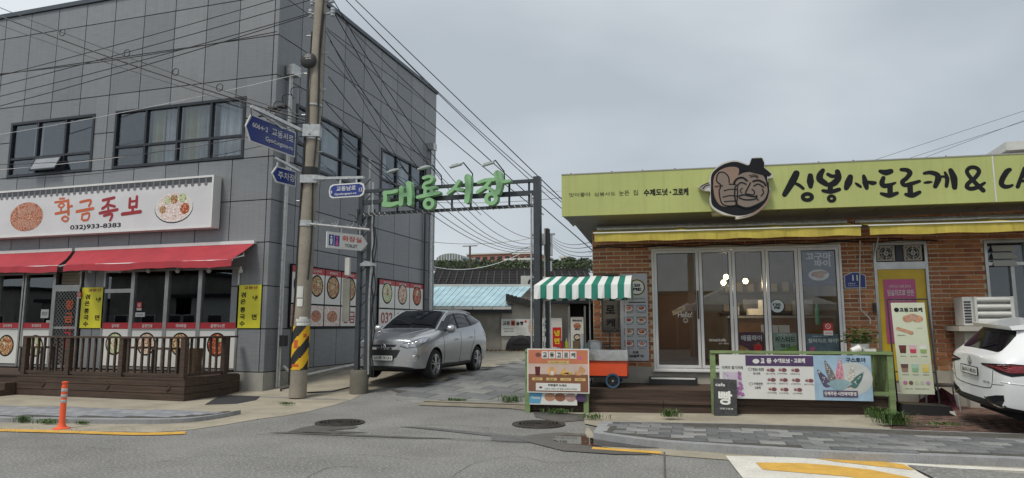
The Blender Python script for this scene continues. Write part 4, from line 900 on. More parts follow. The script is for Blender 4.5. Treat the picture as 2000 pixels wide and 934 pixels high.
# insulators, crossarm ends
def insul(p, par=pole):
    m = MB(Matrix.Translation(p), mat('porcelain', (.42,.45,.47), .25)); m.lathe([(0,-.09),(.05,-.09),(.05,-.05),(.03,-.04),(.055,-.02),(.055,.02),(.03,.03),(.055,.05),(.05,.1),(0,.1)], n=12); return m.build('insulator', parent=par, smooth=True)
ins = []
for (px, py) in ((607,27),(650,24),(610,3),(648,-2)):
    p = on(px, py); ins.append(p); insul(p); m = MB(None, M['galv']); m.bar(p+Vector((0,0,-.02)), pole_at(p.z-.02), .05, .03); m.build('insulator_bracket', parent=pole)
m = MB(None, M['cable'])
for off, zz0, zz1 in ((-.2,7.9,3.9),(-.23,8.4,.3),(-.16,6.8,3.2),(.17,9.8,6.6),(.2,8.8,2.6),(-.13,6.5,.3)):
    pts = []
    for k in range(22):
        z = zz0+(zz1-zz0)*k/21; c = pole_at(z); r = rad(z)+.02; a = -math.pi/2 + off*5.2 + .12*math.sin(z*2.3+off*30); pts.append((c.x+r*math.cos(a), c.y+r*math.sin(a), z))
    m.tube(pts, .016, 6)
m.build('riser_cables', parent=pole, smooth=True)
m = MB(None, M['cable'])
for k in range(5):
    c = pole_at(6.9-.15*k) + Vector((-.45-.22*k,-.1,.05)); m.tube([c + Vector((.14*math.cos(a), .03*math.sin(a*2), .13*math.sin(a))) for a in [i*math.pi/9 for i in range(13)]], .012, 5)
for p0, p1 in (((500,215),(606,240)),((520,212),(560,205)),((560,206),(606,225))):
    A_, B_ = on(*p0), on(*p1); m.tube([A_.lerp(B_, t)+Vector((0,0,-.12*math.sin(t*math.pi))) for t in [i/8 for i in range(9)]], .016, 6)
A_ = on(525,212); m.tube([A_+Vector((.16*k,0,.02*(-1)**k)) for k in range(4)], .05, 8)
m.build('cable_splice_loops', parent=pole, smooth=True)
# ground wire / base stub
m = MB(None, M['cable']); m.tube([G(600,770,.06)+Vector((0,0,.03)), G(650,768,.1)+Vector((0,0,.04)), G(690,757,.2)+Vector((0,0,.02))], .02, 6); tag(m.build('ground_cable', origin=G(600,770,.06)), 'black cable lying between the concrete pole and the left gate footing', 'cable')
m = MB(None, M['cable']); m.tube([G(549,768,.03)+Vector((0,0,.02)), G(548,768,.03)+Vector((0,0,.09)), G(568,764,.03)+Vector((0,0,.1)), G(572,772,.03)+Vector((0,0,.05))], .022, 6); tag(m.build('ground_cable', origin=G(549,768)), 'short bent black cable stub left of the concrete pole base', 'cable')
# round black disc mirror back
c = on(602,118,PY-.22); t = thing('round_sign', 'round black disc seen from behind, clamped high on the concrete pole', 'round sign', c)
T = Matrix.Translation(c) @ Matrix.Rotation(R(14), 4, 'Z')
m = MB(T, M['blackpl']); m.lathe([(0,-.05),(.1,-.045),(.17,-.02),(.19,.01),(.18,.03),(0,.03)], axis='y', n=28); m.build('disc', parent=t, smooth=True)
m = MB(T, M['greywh']); m.text('교통표지', -.07,.07,.06,.09,-.055,bold=.02); m.text('뒷면', -.05,.08,.01,.04,-.055,bold=.02); m.build('lettering', parent=t)
m = MB(None, M['blackpl']); m.tube([c+Vector((0,.03,-.12)), c+Vector((-.02,.05,-.6)), c+Vector((.02,.02,-1.5))], .028, 8); m.bar(c+Vector((0,.04,0)), pole_at(c.z)+Vector((0,0,0)), .03); m.build('bracket', parent=t)

# --- street name signs
def sign(name, label, pA, pB, poly, D, build, Yo=0, arm=None, th=.025):
    """plate spanning pixel pA (top left) .. pB (top right), one plane turned to suit"""
def plate_frame(pl, pr, Y): 
    """frame whose x axis runs from the left to the right end of a plate seen at pl and pr, both at one height"""
    A_ = WY(pl[0], pl[1], Y); r = ray(*pr); s = (A_.z - EYE.z) / r.z; B_ = EYE + r*s
    return Frame((A_.x, A_.y, A_.z), math.atan2(B_.y-A_.y, B_.x-A_.x)), (B_-A_).length
# big blue sign: turned, nearer at its left end
def street_sign(label, name, tl, tr, Y, h, tipw, texts, armpix, mface='blue', tip='L', both=False, border='paper'):
    F, w = plate_frame(tl, tr, Y); t = thing(name, label, 'street sign', F)
    def outline(g):
        a, b, lo, hi = g, w-g, -h+g, -g
        if both: return [(a+tipw, lo), (b-tipw, lo), (b-tipw*.3, lo+h*.12),(b, (lo+hi)/2),(b-tipw*.3, hi-h*.12), (b-tipw, hi), (a+tipw, hi),(a+tipw*.3, hi-h*.12), (a, (lo+hi)/2),(a+tipw*.3, lo+h*.12)]
        if tip == 'L': return [(a+tipw, lo), (b, lo), (b, hi), (a+tipw, hi), (a, (lo+hi)/2)]
        return [(a, lo), (b-tipw, lo), (b, (lo+hi)/2), (b-tipw, hi), (a, hi)]
    FF = Frame(F.o, F.a)
    def shift(poly): return [(p[0], p[1]) for p in poly]
    m = MB(F, M[border]); m.prism(shift(outline(0)), -.012, .012); m.use(M['galv']); m.box(.1 if not both else tipw, w-.1, .012, .03, -.1, -.06); m.build('plate', parent=t)
    m = MB(F, M[mface]); m.prism(outline(.028), -.016, -.013) if mface != border else None
    if mface != border: m.build('face', parent=t)
    mm = MB(F, M['paper'])
    for tx in texts:
        body, u0, u1, z0, z1 = tx[:5]; mm.use(M[tx[5]] if len(tx) > 5 else M['paper']); mm.text(body, w*u0, w*u1, -h*(1-z0), -h*(1-z1), -.018, bold=.012)
    mm.build('lettering', parent=t)
    return F, w, t
F1, w1, s1 = street_sign('big blue street name sign pointing left, topmost on the concrete pole', 'street_sign', (480,219), (577,259), PY-1.05, .62, .16,
    [('606←2',.12,.42,.56,.74),('교동서로',.5,.95,.53,.82),('Gyodongseo-ro',.38,.95,.18,.4)], None)
def arm(a, b, r, t, clampz, name='arm', m_='galv'):
    m = MB(None, M[m_]); m.bar(a, b, r*2, r*1.6); m.build(name, parent=t)
armL = WY(490,208,PY-1.12); armR = pole_at(zy(262)) + Vector((-.12,-.1,0)); arm(armL, armR, .045, s1, 0)
for f in (.12,.8): p = F1.pt(w1*f, .02, 0); m = MB(None, M['galv']); m.bar(p+Vector((0,0,-.05)), armL.lerp(armR, max(0,(p.x-armL.x)/(armR.x-armL.x))), .03); m.build('hanger', parent=s1)
m = MB(None, M['galv']); z = zy(260); m.M = Matrix.Translation(pole_at(z)) @ Matrix.Rotation(R(20),4,'Z'); m.box(-.19,.19,-.2,.02,-.14,.14); m.build('mounting_box', parent=s1)
F2, w2, s2 = street_sign('small blue parking sign pointing left, below the big blue street sign', 'parking_sign', (531,322), (578,335), PY-.62, .37, .13, [('주차장',.24,.95,.28,.74)], None)
aL = WY(537,308,PY-.66); aR = pole_at(zy(340))+Vector((-.14,-.08,0)); arm(aL, aR, .028, s2, 0)
for f in (.25,.8): p = F2.pt(w2*f,.02,0); m = MB(None, M['galv']); m.bar(p, p+Vector((0,0,.1)), .03); m.build('hanger', parent=s2)
F3, w3, s3 = street_sign('blue street sign with points at both ends on the right of the pole', 'street_sign', (643,361), (713,356), PY-.3, .31, .1,
    [('교동남로',.22,.76,.48,.82),('Gyodongnam-ro',.17,.78,.15,.35),('9',.05,.1,.3,.55),('13',.85,.94,.35,.62)], None, both=True)
aL = pole_at(zy(352))+Vector((.1,-.12,0)); aR = WY(711,347,PY-.3); arm(aL, aR, .035, s3, 0)
m = MB(None, M['galv']); z = zy(353); m.M = Matrix.Translation(pole_at(z)) @ Matrix.Rotation(R(18),4,'Z'); m.box(-.18,.2,-.2,.02,-.09,.09); m.prism([(.2,-.09),(.42,0),(.42,.04),(.2,.09)],-.18,-.1); m.build('mounting_box', parent=s3)
for f in (.3,.75): p = F3.pt(w3*f,.02,0); m = MB(None, M['galv']); m.bar(p+Vector((0,0,-.02)), p+Vector((0,0,.1)), .03); m.build('hanger', parent=s3)
F4, w4, s4 = street_sign('white toilet sign with red lettering pointing right under a grey bar', 'toilet_sign', (638,452), (718,461), PY-.25, .36, .16, 
    [('화장실',.36,.84,.5,.84,'stickerred'),('TOILET',.43,.74,.14,.34,'ink')], None, mface='paper', tip='R')
m = MB(F4, M['blueprint']); m.box(w4*.05, w4*.165, -.016,-.013,-.3,-.06); m.box(w4*.18, w4*.3, -.016,-.013,-.31,-.07)
m.use(M['paper']); m.disc(w4*.105,-.11,.025,-.018,n=10); m.flat([(w4*.085,-.28),(w4*.125,-.28),(w4*.135,-.15),(w4*.075,-.15)],-.018); m.use(M['pink']); m.disc(w4*.24,-.12,.03,-.018,n=10); m.flat([(w4*.2,-.29),(w4*.28,-.29),(w4*.25,-.155),(w4*.23,-.155)],-.018); m.build('pictograms', parent=s4)
aL = pole_at(zy(439))+Vector((.1,-.1,0)); aR = WY(722,449,PY-.25); m = MB(None, M['galv']); m.tube([aL,aR],.03,10)
for f in (.35,.8): p = F4.pt(w4*f,.0,0); m.tube([p+Vector((0,0,-.03)), p+Vector((0,0,.14))], .015, 6)
m.build('arm', parent=s4); m = MB(None, M['galv'])
for f in (.2,.45,.7,.9):
    p = aL.lerp(aR,f); 
    for s_ in (-1,0,1): m.bar(p, p+Vector((s_*.09,-.03,.1+.02*s_)), .012)
m.build('bird_spikes', parent=s4)

# ================================================================== market gateway
GB = G(689,757,.2); GY = GB.y; gw = lambda px, py, Y=None: WY(px, py, Y or GY)
XL = gw(707,500).x; XR = gw(1050,500).x; ZT = gw(1050,351).z
gate = thing('market_gate', 'dark steel market gateway with green three dimensional letters across the lane', 'gateway', (XL, GY, 0))
m = MB(None, M['gate']); m.box(XL-.1,XL+.0,GY-.05,GY+.05,.5,ZT-.02); m.build('column', parent=gate); m = MB(None, M['gate']); m.box(XL+.1,XL+.2,GY+.02,GY+.12,.4,ZT-.6); m.build('column', parent=gate)
m = MB(None, M['gate']); 
for k in range(11): z = .8+.4*k; m.bar((XL-.02,GY,z),(XL+.14,GY+.06,z+.2),.025)
m.build('column_lacing', parent=gate)
m = MB(None, M['gate']); m.box(XR-.07,XR+.07,GY-.08,GY+.1,.3,ZT+.06); m.build('column', parent=gate); m = MB(None, M['gate']); m.box(XR+.12,XR+.2,GY+.2,GY+.3,.3,ZT-1.05); m.build('column', parent=gate)
m = MB(None, M['galv']); m.box(XR-.15,XR-.12,GY-.03,GY+.03,.3,ZT-.3); m.build('cable_tray', parent=gate)
for zz, yy, hh in ((ZT-.02,0,.07),(ZT-.28,.02,.1),(ZT-.56,0,.06)): m = MB(None, M['gate']); m.box(XL-.1,XR+.02,GY+yy-.04,GY+yy+.04,zz-hh/2,zz+hh/2); m.build('beam', parent=gate)
m = MB(None, M['gate'])
for k in range(9): x = XL+.4+k*(XR-XL-.6)/8; m.box(x-.02,x+.02,GY+.045,GY+.075,ZT-.58,ZT)
m.build('beam_stiffeners', parent=gate)
m = MB(None, M['wcable'])
n = 150; m.tube([(XL+(XR-XL)*i/n, GY-.05+.035*math.cos(i*1.3), ZT-.56+.035*math.sin(i*1.3)-.02) for i in range(n+1)], .006, 4, caps=False); m.build('spiral_light_string', parent=gate)
for i, (x0) in enumerate((XL,)):
    m = MB(Matrix.Translation((XL+.0,GY+.03,.15)), mat('footing_concrete', (.13,.12,.095), .9, var=.2, bump=.6, bs=40, dirt=.4, dcol=(.05,.05,.04))); m.lathe([(.21,-.1),(.205,.42),(.19,.44),(0,.44)], n=24); m.build('footing', parent=gate, smooth=True)
m = MB(None, M['galv']); m.tube([(XL+.24,GY+.0,.5),(XL+.22,GY-.02,2.2),(XL+.26,GY,3.4),(XL+.23,GY,4.9)], .025, 6); m.build('conduit', parent=gate, smooth=True)
m = MB(None, M['cable']); m.tube([(XL+.3+.02*math.sin(k*1.7),GY-.02+.02*math.cos(k*2.1),.45+.2*k) for k in range(20)], .02, 6); m.tube([(XL+.34+.03*math.sin(k*1.3+1),GY-.0,.45+.2*k) for k in range(18)], .012, 6); m.build('cable', parent=gate, smooth=True)
m = MB(None, M['greywh']); q = gw(684,521); m.box(q.x-.07,q.x+.05,GY-.12,GY-.05,q.z-.2,q.z+.2); m.build('switch_box', parent=gate)
m = MB(None, M['galv']); q = gw(722,518); m.box(q.x-.16,q.x+.16,GY-.16,GY+.02,q.z-.03,q.z+.03); m.prism([(q.x-.16,q.z+.03),(q.x+.16,q.z+.03),(q.x+.02,q.z+.08),(q.x-.06,q.z+.08)],GY-.14,GY); m.build('floodlight', parent=gate)
gp = mat('letter_grille_board', (.2,.2,.17), .6); q0 = gw(676,545); q1 = gw(687,628)
m = MB(None, gp); m.box(q0.x,q1.x,GY-.13,GY-.08,q1.z,q0.z); m.build('side_panel', parent=gate)
FG = Frame((0, GY, 0), 0)
LZ = lambda x, y: FG.at(700+x/2.2238, 280+y/2.2238, -.28)
pu = (LZ(100,0)[0]-LZ(0,0)[0])/100
def letter(sts, rings=()):
    m = MB(FG, M['letter'])
    for i, (pts, w) in enumerate(sts): m.stroke([LZ(*p) for p in pts], [a*pu for a in w] if isinstance(w, (list,tuple)) else w*pu, -.28-.0015*i, -.12-.0015*i, sub=5)
    for (x, y, r, w) in rings: c = LZ(x,y); m.ring(c[0], c[1], r*pu, r*pu*.95, w*pu, -.285, -.12)
    return m.build('letter', parent=gate)
letter([([(112,214),(140,212),(166,206)],14),([(113,215),(116,240),(112,262)],16),([(112,264),(140,266),(172,258)],[22,18,12]),([(186,195),(187,228),(184,262)],19),([(187,226),(215,222)],14),([(218,176),(222,220),(222,262)],[22,20,18])])
letter([([(282,150),(305,143),(320,150),(312,166),(290,174),(282,190),(300,196),(332,190)],12),([(290,198),(288,222)],13),([(316,196),(318,218)],13),([(256,234),(300,224),(348,214)],[12,15,13])], [(305,262,17,13)])
letter([([(436,164),(415,195),(388,217)],[13,13,11]),([(408,196),(430,199),(452,202)],[9,12,13]),([(474,148),(476,200),(470,250)],[26,22,20])])
letter([([(520,170),(550,160),(588,157)],[10,13,13]),([(572,162),(548,190),(516,212)],[13,13,12]),([(545,188),(572,198),(592,212)],[9,12,12]),([(604,134),(612,175),(604,214)],[30,24,18]),([(612,170),(635,166),(656,163)],[11,12,10])], [(576,240,19,14)])
for (px, py) in ((768,334),(828,328),(890,324),(953,321)):
    t = gate; q = gw(px, py, GY-.55); b = Vector((q.x+.2, GY-.0, ZT))
    m = MB(None, M['blackpl']); m.tube([b, b+Vector((0,-.05,.22)), b+Vector((-.12,-.3,.42)), q+Vector((.05,.05,.02))], .014, 6); m.build('lamp_arm', parent=gate, smooth=True)
    m = MB(Matrix.Translation(q) @ Matrix.Rotation(R(-12),4,'Y'), M['greywh']); m.use(M['galv']); m.box(-.14,.14,-.05,.05,-.015,.015); m.box(-.08,.07,-.04,.04,.015,.035); m.build('lamp_head', parent=gate)
# bracket with red-black wires above toilet sign on gate
m = MB(None, M['cable'])
for k in range(7): a = gw(700,432); m.tube([a, a+Vector((.1*math.cos(k*1.3),-.05,.15*math.sin(k*1.1))), a+Vector((.25*math.cos(k*1.3),-.08,.22*math.sin(k*1.3)+.05))], .01, 5)
m.build('loose_wire_ends', parent=gate)

# ================================================================== overhead cables
def wire(a, b, sag=.15, r=.012, m='cable', label=None, n=14, grp='overhead cables'):
    a = Vector(a); b = Vector(b); mb = MB(None, M[m]); mb.tube([a.lerp(b, t)+Vector((0,0,-4*sag*t*(1-t))) for t in [i/n for i in range(n+1)]], r*.82, 5, caps=False)
    return tag(mb.build('overhead_cable', origin=a, smooth=True), label, 'cable', grp)
YL_ = PY - .1
def wl(p0, p1, Y0, Y1, **k):
    a, b = WY(*p0, Y0), WY(*p1, Y1); 
    return wire(a, b, **k)
front = [((-40,158),(608,-22),.012,'uppermost black cable crossing the grey front wall towards the pole top'),((-40,177),(606,0),.013,'second black cable down crossing the grey front wall'),((-40,198),(606,26),.013,'third black cable down crossing the grey front wall to the porcelain insulators'),((-40,218),(606,29),.013,'lowest of the four black cables rising right across the grey front wall'),
         ((-60,-10),(606,232),.012,'thin cable falling right across the front wall above the thick bundle'),((-60,8),(606,238),.022,'thick black cable bundle falling right across the front wall'),((-60,26),(606,243),.01,'thin cable falling right just under the thick bundle'),((-60,150),(540,62),.014,'slack black cable crossing the upper panels')]
for k, (a, b, r, lb) in enumerate(front): wl(a, b, PY-.35-.08*k, PY-.1, sag=.12 if k > 3 else .06, r=r, label=lb)
wl((-60,272),(604,140), PY-.5, PY-.1, sag=.1, r=.008, m='wcable', label='thin white cable rising across the front wall above the windows')
wl((-60,336),(490,268), PY-.4, PY-.2, sag=.1, r=.009, m='wcable', label='thin white cable passing the lower window panes')
wl((-60,322),(606,243), PY-.45, PY-.2, sag=.25, r=.01, label='black cable drooping across the lower window panes'); wl((-60,350),(606,262), PY-.45, PY-.2, sag=.3, r=.01, label='lower black cable drooping across the lower window panes')
# coiled loops on the bundle
for k, (px, py) in enumerate(((122,64),(248,104),(343,141),(429,171))):
    c = WY(px, py, PY-.6); m = MB(None, M['cable']); m.tube([c+Vector((.09*math.cos(a),0,.09*math.sin(a))) for a in [i*math.pi/6 for i in range(13)]], .01, 5)
    tag(m.build('cable_hanger_ring', origin=c, smooth=True), 'small ring hanger on the thick bundle, %s' % ['nearest the photo edge','above the gap between the windows','above the curtained windows','closest to the pole'][k], 'cable ring', 'ring hangers on the cable bundle')
FPB = G(1068, 640, .4); FY = 33.
def far(px, py, Y=FY): return WY(px, py, Y)
runs = [((640,2),(1050,392),31,.016,.5,'black cable from the pole top running beside the roof edge to the far pole'),((652,24),(1068,452),33,.014,.7,'black cable from the right insulator down across the lane wall'),
        ((650,27),(1150,455),13.2,.012,.0,'steep black cable reaching the right shop roof corner'),((648,-2),(1100,428),13.6,.015,.1,'thick black cable dropping to the lime sign corner')]
c0 = pole_at(PT.z+.1)
wl((670,-6),(1097,395), PY+.2, FR.pt(-1.5,-.5,0).y+2.5, sag=.15, r=.012, label='upper black cable crossing the sky towards the lime sign corner')
wl((666,-10),(1100,410), PY+.2, FR.pt(-1.5,-.5,0).y+2.2, sag=.12, r=.012, label='second black cable crossing the sky towards the lime sign corner')
wl((690,-4),(1160,450), PY+.6, FR.pt(-1,0,0).y+.3, sag=.0, r=.014, label='outermost thick black cable above the roof edge')
wl((652,24),(1158,490), PY-.05, FR.pt(-1,0,0).y+.2, sag=.1, r=.013, label='black cable from the right insulator to the brick wall corner')
wl((640,60),(1062,420), PY, GY+.3, sag=.1, r=.012, label='black cable from the pole to the right gate post')
for k, (p0, p1, sg, lb) in enumerate([((652,2),(1064,466),1.6,'far drooping cable, topmost behind the gateway'),((652,24),(1064,470),1.9,'far drooping cable, second behind the gateway'),((645,80),(1064,474),1.8,'far drooping cable, third behind the gateway'),((642,150),(1064,478),1.5,'far drooping cable, fourth behind the gateway'),((636,200),(1062,482),1.3,'far drooping cable, lowest behind the gateway'),((640,235),(1062,486),1.2,'cable bundle from the sign bracket to the far pole')]):
    wl(p0, p1, PY, FY, sag=sg, r=.014, label=lb, n=24)
for k, (p0, p1, lb) in enumerate([((620,235),(850,400),'black cable sloping over the blue framed lane windows'),((620,240),(836,372),'cable sloping past the first lane window'),((636,60),(800,345),'thin steep cable over the lane wall'),((640,110),(940,420),'thin cable running from the pole over the green letters'),((636,250),(842,420),'lower cable sloping across the lane wall windows')]):
    wl(p0, p1, PY, GY+1.0+k*.8, sag=.12, r=.01, label=lb)
wl((840,472),(1066,459), 30, FY, sag=.25, r=.03, m='wcable', label='thick pale cable strung level across the lane gap'); wl((840,530),(1066,470), 30, FY, sag=.2, r=.015, label='black cable rising right to the far pole above the dark roof')
wl((840,520),(1066,464), 30, FY, sag=.7, r=.02, m='wcable', label='pale slack cable above the dark tiled roof')
wl((840,380),(1110,372), 28, 26, sag=.1, r=.012, m='wcable', label='thin pale cable behind the green letters'); wl((840,395),(1110,385), 29, 26, sag=.12, r=.012, label='thin black cable behind the green letters')
for k, (p0, p1) in enumerate([((1070,462),(1160,490)),((1070,466),(1160,500)),((1072,456),(1162,470)),((1070,470),(1165,512)),((1070,459),(1160,480))]): wl(p0, p1, FY, 17+k*.3, sag=.3, r=.012, label='cable from the far pole to the brick shop, %s of five' % ['second highest','middle','topmost','lowest','third highest'][k] if k != 1 else 'cable from the far pole to the brick shop, second lowest of five')
for k, (p0, p1, lb) in enumerate([((1150,495),(2700,-15),'thin distant cable highest in the sky at the upper right'),((1150,508),(2700,12),'distant cable just below the highest one at the upper right'),((1150,552),(2700,-28),'lowest distant cable over the lime sign at the upper right')]): wl(p0, p1, 50, 50, sag=.05, r=.015, label=lb)

# ================================================================== things beyond the lane
def bx(F, name, m, par, *b): q = MB(F, m if not isinstance(m, str) else M[m]); q.box(*b); return q.build(name, parent=par)
HB = G(850, 686, .45); FH = Frame((HB.x, HB.y, .43), YAW)
hat = lambda px, py, d=0: (lambda q: (q[0], q[1]-.43))(FH.at(px, py, d))
hs = thing('low_house', 'low old house with pale blue metal roof and black stained wall', 'house', FH)
ru, rz = hat(980, 583); eu = hat(1060, 580)[0]
bx(FH,'wall','oldwall',hs,-3.5,ru,0,.25,-.3,rz+.1); bx(FH,'gable_wall','paledirt',hs,ru+.002,eu,-.06,.25,-.3,hat(1040,590)[1])
m = MB(FH, M['paledirt']); m.prism([(ru+.002,hat(1040,590)[1]),(eu,hat(1040,590)[1]),(eu,hat(1040,580)[1]),(ru+.3,hat(1040,562)[1])],-.06,.25); m.build('gable_wall', parent=hs)
bx(FH,'side_wall','oldwall',hs,eu-.2,eu,.25,5,-.3,rz+.1)
za, zb = hat(850,580)[1], hat(850,543,3.2)[1]
m = MB(FH, M['bluer']); n = 26; u0, u1 = -3.4, hat(1000,583)[0]; u1b = hat(1038,543,3.2)[0]
for i in range(n):
    a, b = i/n, (i+.86)/n; c_ = (i+1)/n
    for (s0, s1, up) in ((a,b,0),(b,c_,.018)): m.add([(u0+(u1-u0)*s0,-.35,za+up),(u0+(u1-u0)*s1,-.35,za+up),(u0+(u1b-u0)*s1,3.2,zb+up),(u0+(u1b-u0)*s0,3.2,zb+up)],[(0,1,2,3)]); 
    m.add([(u0+(u1-u0)*b,-.35,za),(u0+(u1-u0)*b,-.35,za+.018),(u0+(u1b-u0)*b,3.2,zb+.018),(u0+(u1b-u0)*b,3.2,zb)],[(0,1,2,3)])
m.build('blue_roof', parent=hs)
m = MB(FH, M['greywh']); k = 0; u = u0
while u < u1-.1: m.box(u, u+.82, -.5, -.33, za-.14, za-.02); u += .85
m.build('gutter', parent=hs); bx(FH,'eave','dkframe',hs,u0,u1,-.34,0,za-.3,za-.15)
bx(FH,'ridge_flashing','greywh',hs,u0,u1b,3.2,3.5,zb-.05,zb+.12)
m = MB(FH, M['darkroof']); a = hat(988,556,-.2); b = hat(1046,572,-.2)
for k in range(8):
    f0, f1 = k/8, (k+1)/8; m.box(a[0]+(b[0]-a[0])*f0, a[0]+(b[0]-a[0])*f1, -.45, 1.5, a[1]-.28+(b[1]-a[1])*f0, a[1]+(b[1]-a[1])*f0)
m.build('lean_to_roof', parent=hs)
# banner
b0, b1 = hat(979,604,-.12), hat(1045,637,-.12)
t = thing('banner', 'white bakery banner with orange square hung on the old house wall', 'banner', Frame(FH.pt(b0[0],-.12,b1[1]),YAW))
m = MB(FH, M['paper']); m.box(b0[0],b1[0],-.14,-.11,b1[1],b0[1]); m.build('cloth', parent=t); bw_, bh = b1[0]-b0[0], b0[1]-b1[1]
m = MB(FH, M['ink']); m.text('교동', b0[0]+bw_*.05, b0[0]+bw_*.26, b1[1]+bh*.62, b1[1]+bh*.86, -.145, bold=.03); m.text('술빵', b0[0]+bw_*.44, b0[0]+bw_*.66, b1[1]+bh*.62, b1[1]+bh*.86, -.145, bold=.03)
for k, s_ in enumerate(('교동에서만 맛보는','쌀로 만든','033-932-1234')): m.text(s_, b0[0]+bw_*(.06+.03*(k==1)), b0[0]+bw_*.38, b1[1]+bh*(.38-.15*k), b1[1]+bh*(.45-.15*k), -.145, bold=.01) if k < 2 else None
m.use(M['orangeprint']); m.box(b0[0]+bw_*.29,b0[0]+bw_*.41,-.145,-.141,b1[1]+bh*.6,b1[1]+bh*.9); m.use(M['ink']); m.text('쌀', b0[0]+bw_*.31, b0[0]+bw_*.39, b1[1]+bh*.65, b1[1]+bh*.85, -.148, bold=.03)
m.use(M['stickerred']); m.disc(b0[0]+bw_*.72,b1[1]+bh*.84,bh*.07,-.145); m.use(M['greywh']); m.box(b0[0]+bw_*.43,b0[0]+bw_*.74,-.145,-.141,b1[1]+bh*.1,b1[1]+bh*.5); m.use(FOODS[2]); m.disc(b1[0]-bw_*.1,b1[1]+bh*.5,bw_*.1,-.146,rz=bh*.42); m.build('lettering', parent=t)
c = hat(1017,663,-.12); m = MB(FH, M['blackpl']); m.lathe([(0,-.1),(.5,-.1),(.62,-.06),(.66,-.02),(.66,.0),(0,.0)], c=(c[0]-.0,-.08,c[1]), axis='y', n=32)
for k in range(3): m.bar((c[0]-.4,-.19,c[1]-.2+.22*k),(c[0]+.4,-.19,c[1]-.2+.22*k),.05,.03)
tag(m.build('black_tank_lid', origin=FH.pt(c[0],-.1,c[1])), 'big round black lid leaning on the old house wall', 'tank lid')
debris = mat('dry_leaf_litter', (.1,.07,.045), .9, var=.5, scale=30); m = MB(FH, debris)
for k in range(260):
    u = random.uniform(1,eu); d = random.uniform(-.7,-.07); s_ = random.uniform(.04,.1); a = random.uniform(0,3); m.add([(u,d,.03),(u+s_*math.cos(a),d+s_*math.sin(a),.05+random.random()*.06),(u-s_*.5*math.sin(a),d+s_*.5*math.cos(a),.1*random.random()+.03)],[(0,1,2)])
tag(m.build('leaf_litter'), 'dry leaf litter along the foot of the old wall', 'litter', kind='stuff')
# dark tiled roof behind
FD = Frame(FH.pt(0,8,0), YAW); dat = lambda px, py, d=0: (lambda q: (q[0], q[1]-.43))(FD.at(px, py, d))
db = thing('dark_roofed_house', 'long low house with dark tiled roof behind the blue roof', 'house', FD)
a = dat(840,543); b = dat(1160,543); rz1 = dat(1000,516,3)[1]; a2 = dat(850,516,3)[0]; b2 = dat(1150,514,3)[0]
bx(FD,'wall','oldwall',db,a[0],b[0],.3,5,-.5,a[1])
for j in range(9):
    f0, f1 = j/9, (j+1)/9; m = MB(FD, M['darkroof']); 
    m.add([(a[0],0+3*f0,a[1]+(rz1-a[1])*f0+.05),(b[0],3*f0,a[1]+(rz1-a[1])*f0+.05),(b[0],3*f1,a[1]+(rz1-a[1])*f1-.02),(a[0],3*f1,a[1]+(rz1-a[1])*f1-.02),(a[0],3*f0,a[1]+(rz1-a[1])*f0-.1),(b[0],3*f0,a[1]+(rz1-a[1])*f0-.1)],[(0,1,2,3),(4,5,1,0)]); m.build('tile_course', parent=db)
m = MB(FD, M['darkroof'])
u = a[0]
while u < b[0]: m.tube([(u,-.05,a[1]+.08),(u,3,rz1+.02)], .05, 6); u += .45
m.build('cover_tiles', parent=db)
bx(FD,'ridge','darkroof',db,a[0],b[0],2.9,3.2,rz1-.1,rz1+.14)
c = hat(1037,537,3.4); t = thing('outdoor_unit', 'white air conditioner unit on the roof edge behind the right gate post', 'air conditioner', Frame(FH.pt(c[0],3.4,c[1]-.3),YAW))
m = MB(FH, M['greywh']); m.box(c[0]-.5,c[0]+.55,3.6,4,c[1]-.35,c[1]+.4); m.build('case', parent=t); m = MB(FH, M['dkframe']); m.disc(c[0]+.12,c[1]+.0,.28,3.59); m.use(M['greywh']); m.ring(c[0]+.12,c[1],.3,.3,.03,3.585); m.ring(c[0]+.12,c[1],.16,.16,.02,3.585); m.build('fan_grille', parent=t)
# far pole
t = thing('utility_pole', 'distant utility pole with grey boxes and crossarm beside the right gate post', 'utility pole', far(1068,640))
a = far(1067,450); g = Vector((a.x, FY, .4)); m = MB(None, M['poleconc']); m.tube([g, a+Vector((0,0,.1))], .16, 12, r2=.12); m.build('shaft', parent=t, smooth=True)
for (px, py, w, h) in ((1068,468,.5,.55),(1073,488,.28,.6),(1071,520,.3,.5)): q = far(px,py,FY-.3); m = MB(None, M['galv']); m.box(q.x-w/2,q.x+w/2,FY-.5,FY-.15,q.z-h/2,q.z+h/2); m.build('equipment_box', parent=t)
q = far(1066,459,FY); m = MB(None, M['galv']); m.box(q.x-.7,q.x+.5,FY-.2,FY-.08,q.z-.05,q.z+.05); m.build('crossarm', parent=t)
q = far(1066,549,FY-.2); m = MB(None, M['greywh']); m.box(q.x-.1,q.x+.25,FY-.4,FY-.2,q.z-.4,q.z+.2); m.build('equipment_box', parent=t)
a = WY(918,480,75); t = thing('utility_pole', 'small far utility pole with one crossarm above the dark roof', 'utility pole', (a.x,75,3)); m = MB(None, M['bark']); m.tube([(a.x,75,2),a], .12, 8); m.build('shaft', parent=t); m = MB(None, M['bark']); m.box(a.x-.9,a.x+.9,74.9,75.1,a.z-.08,a.z); m.build('crossarm', parent=t)
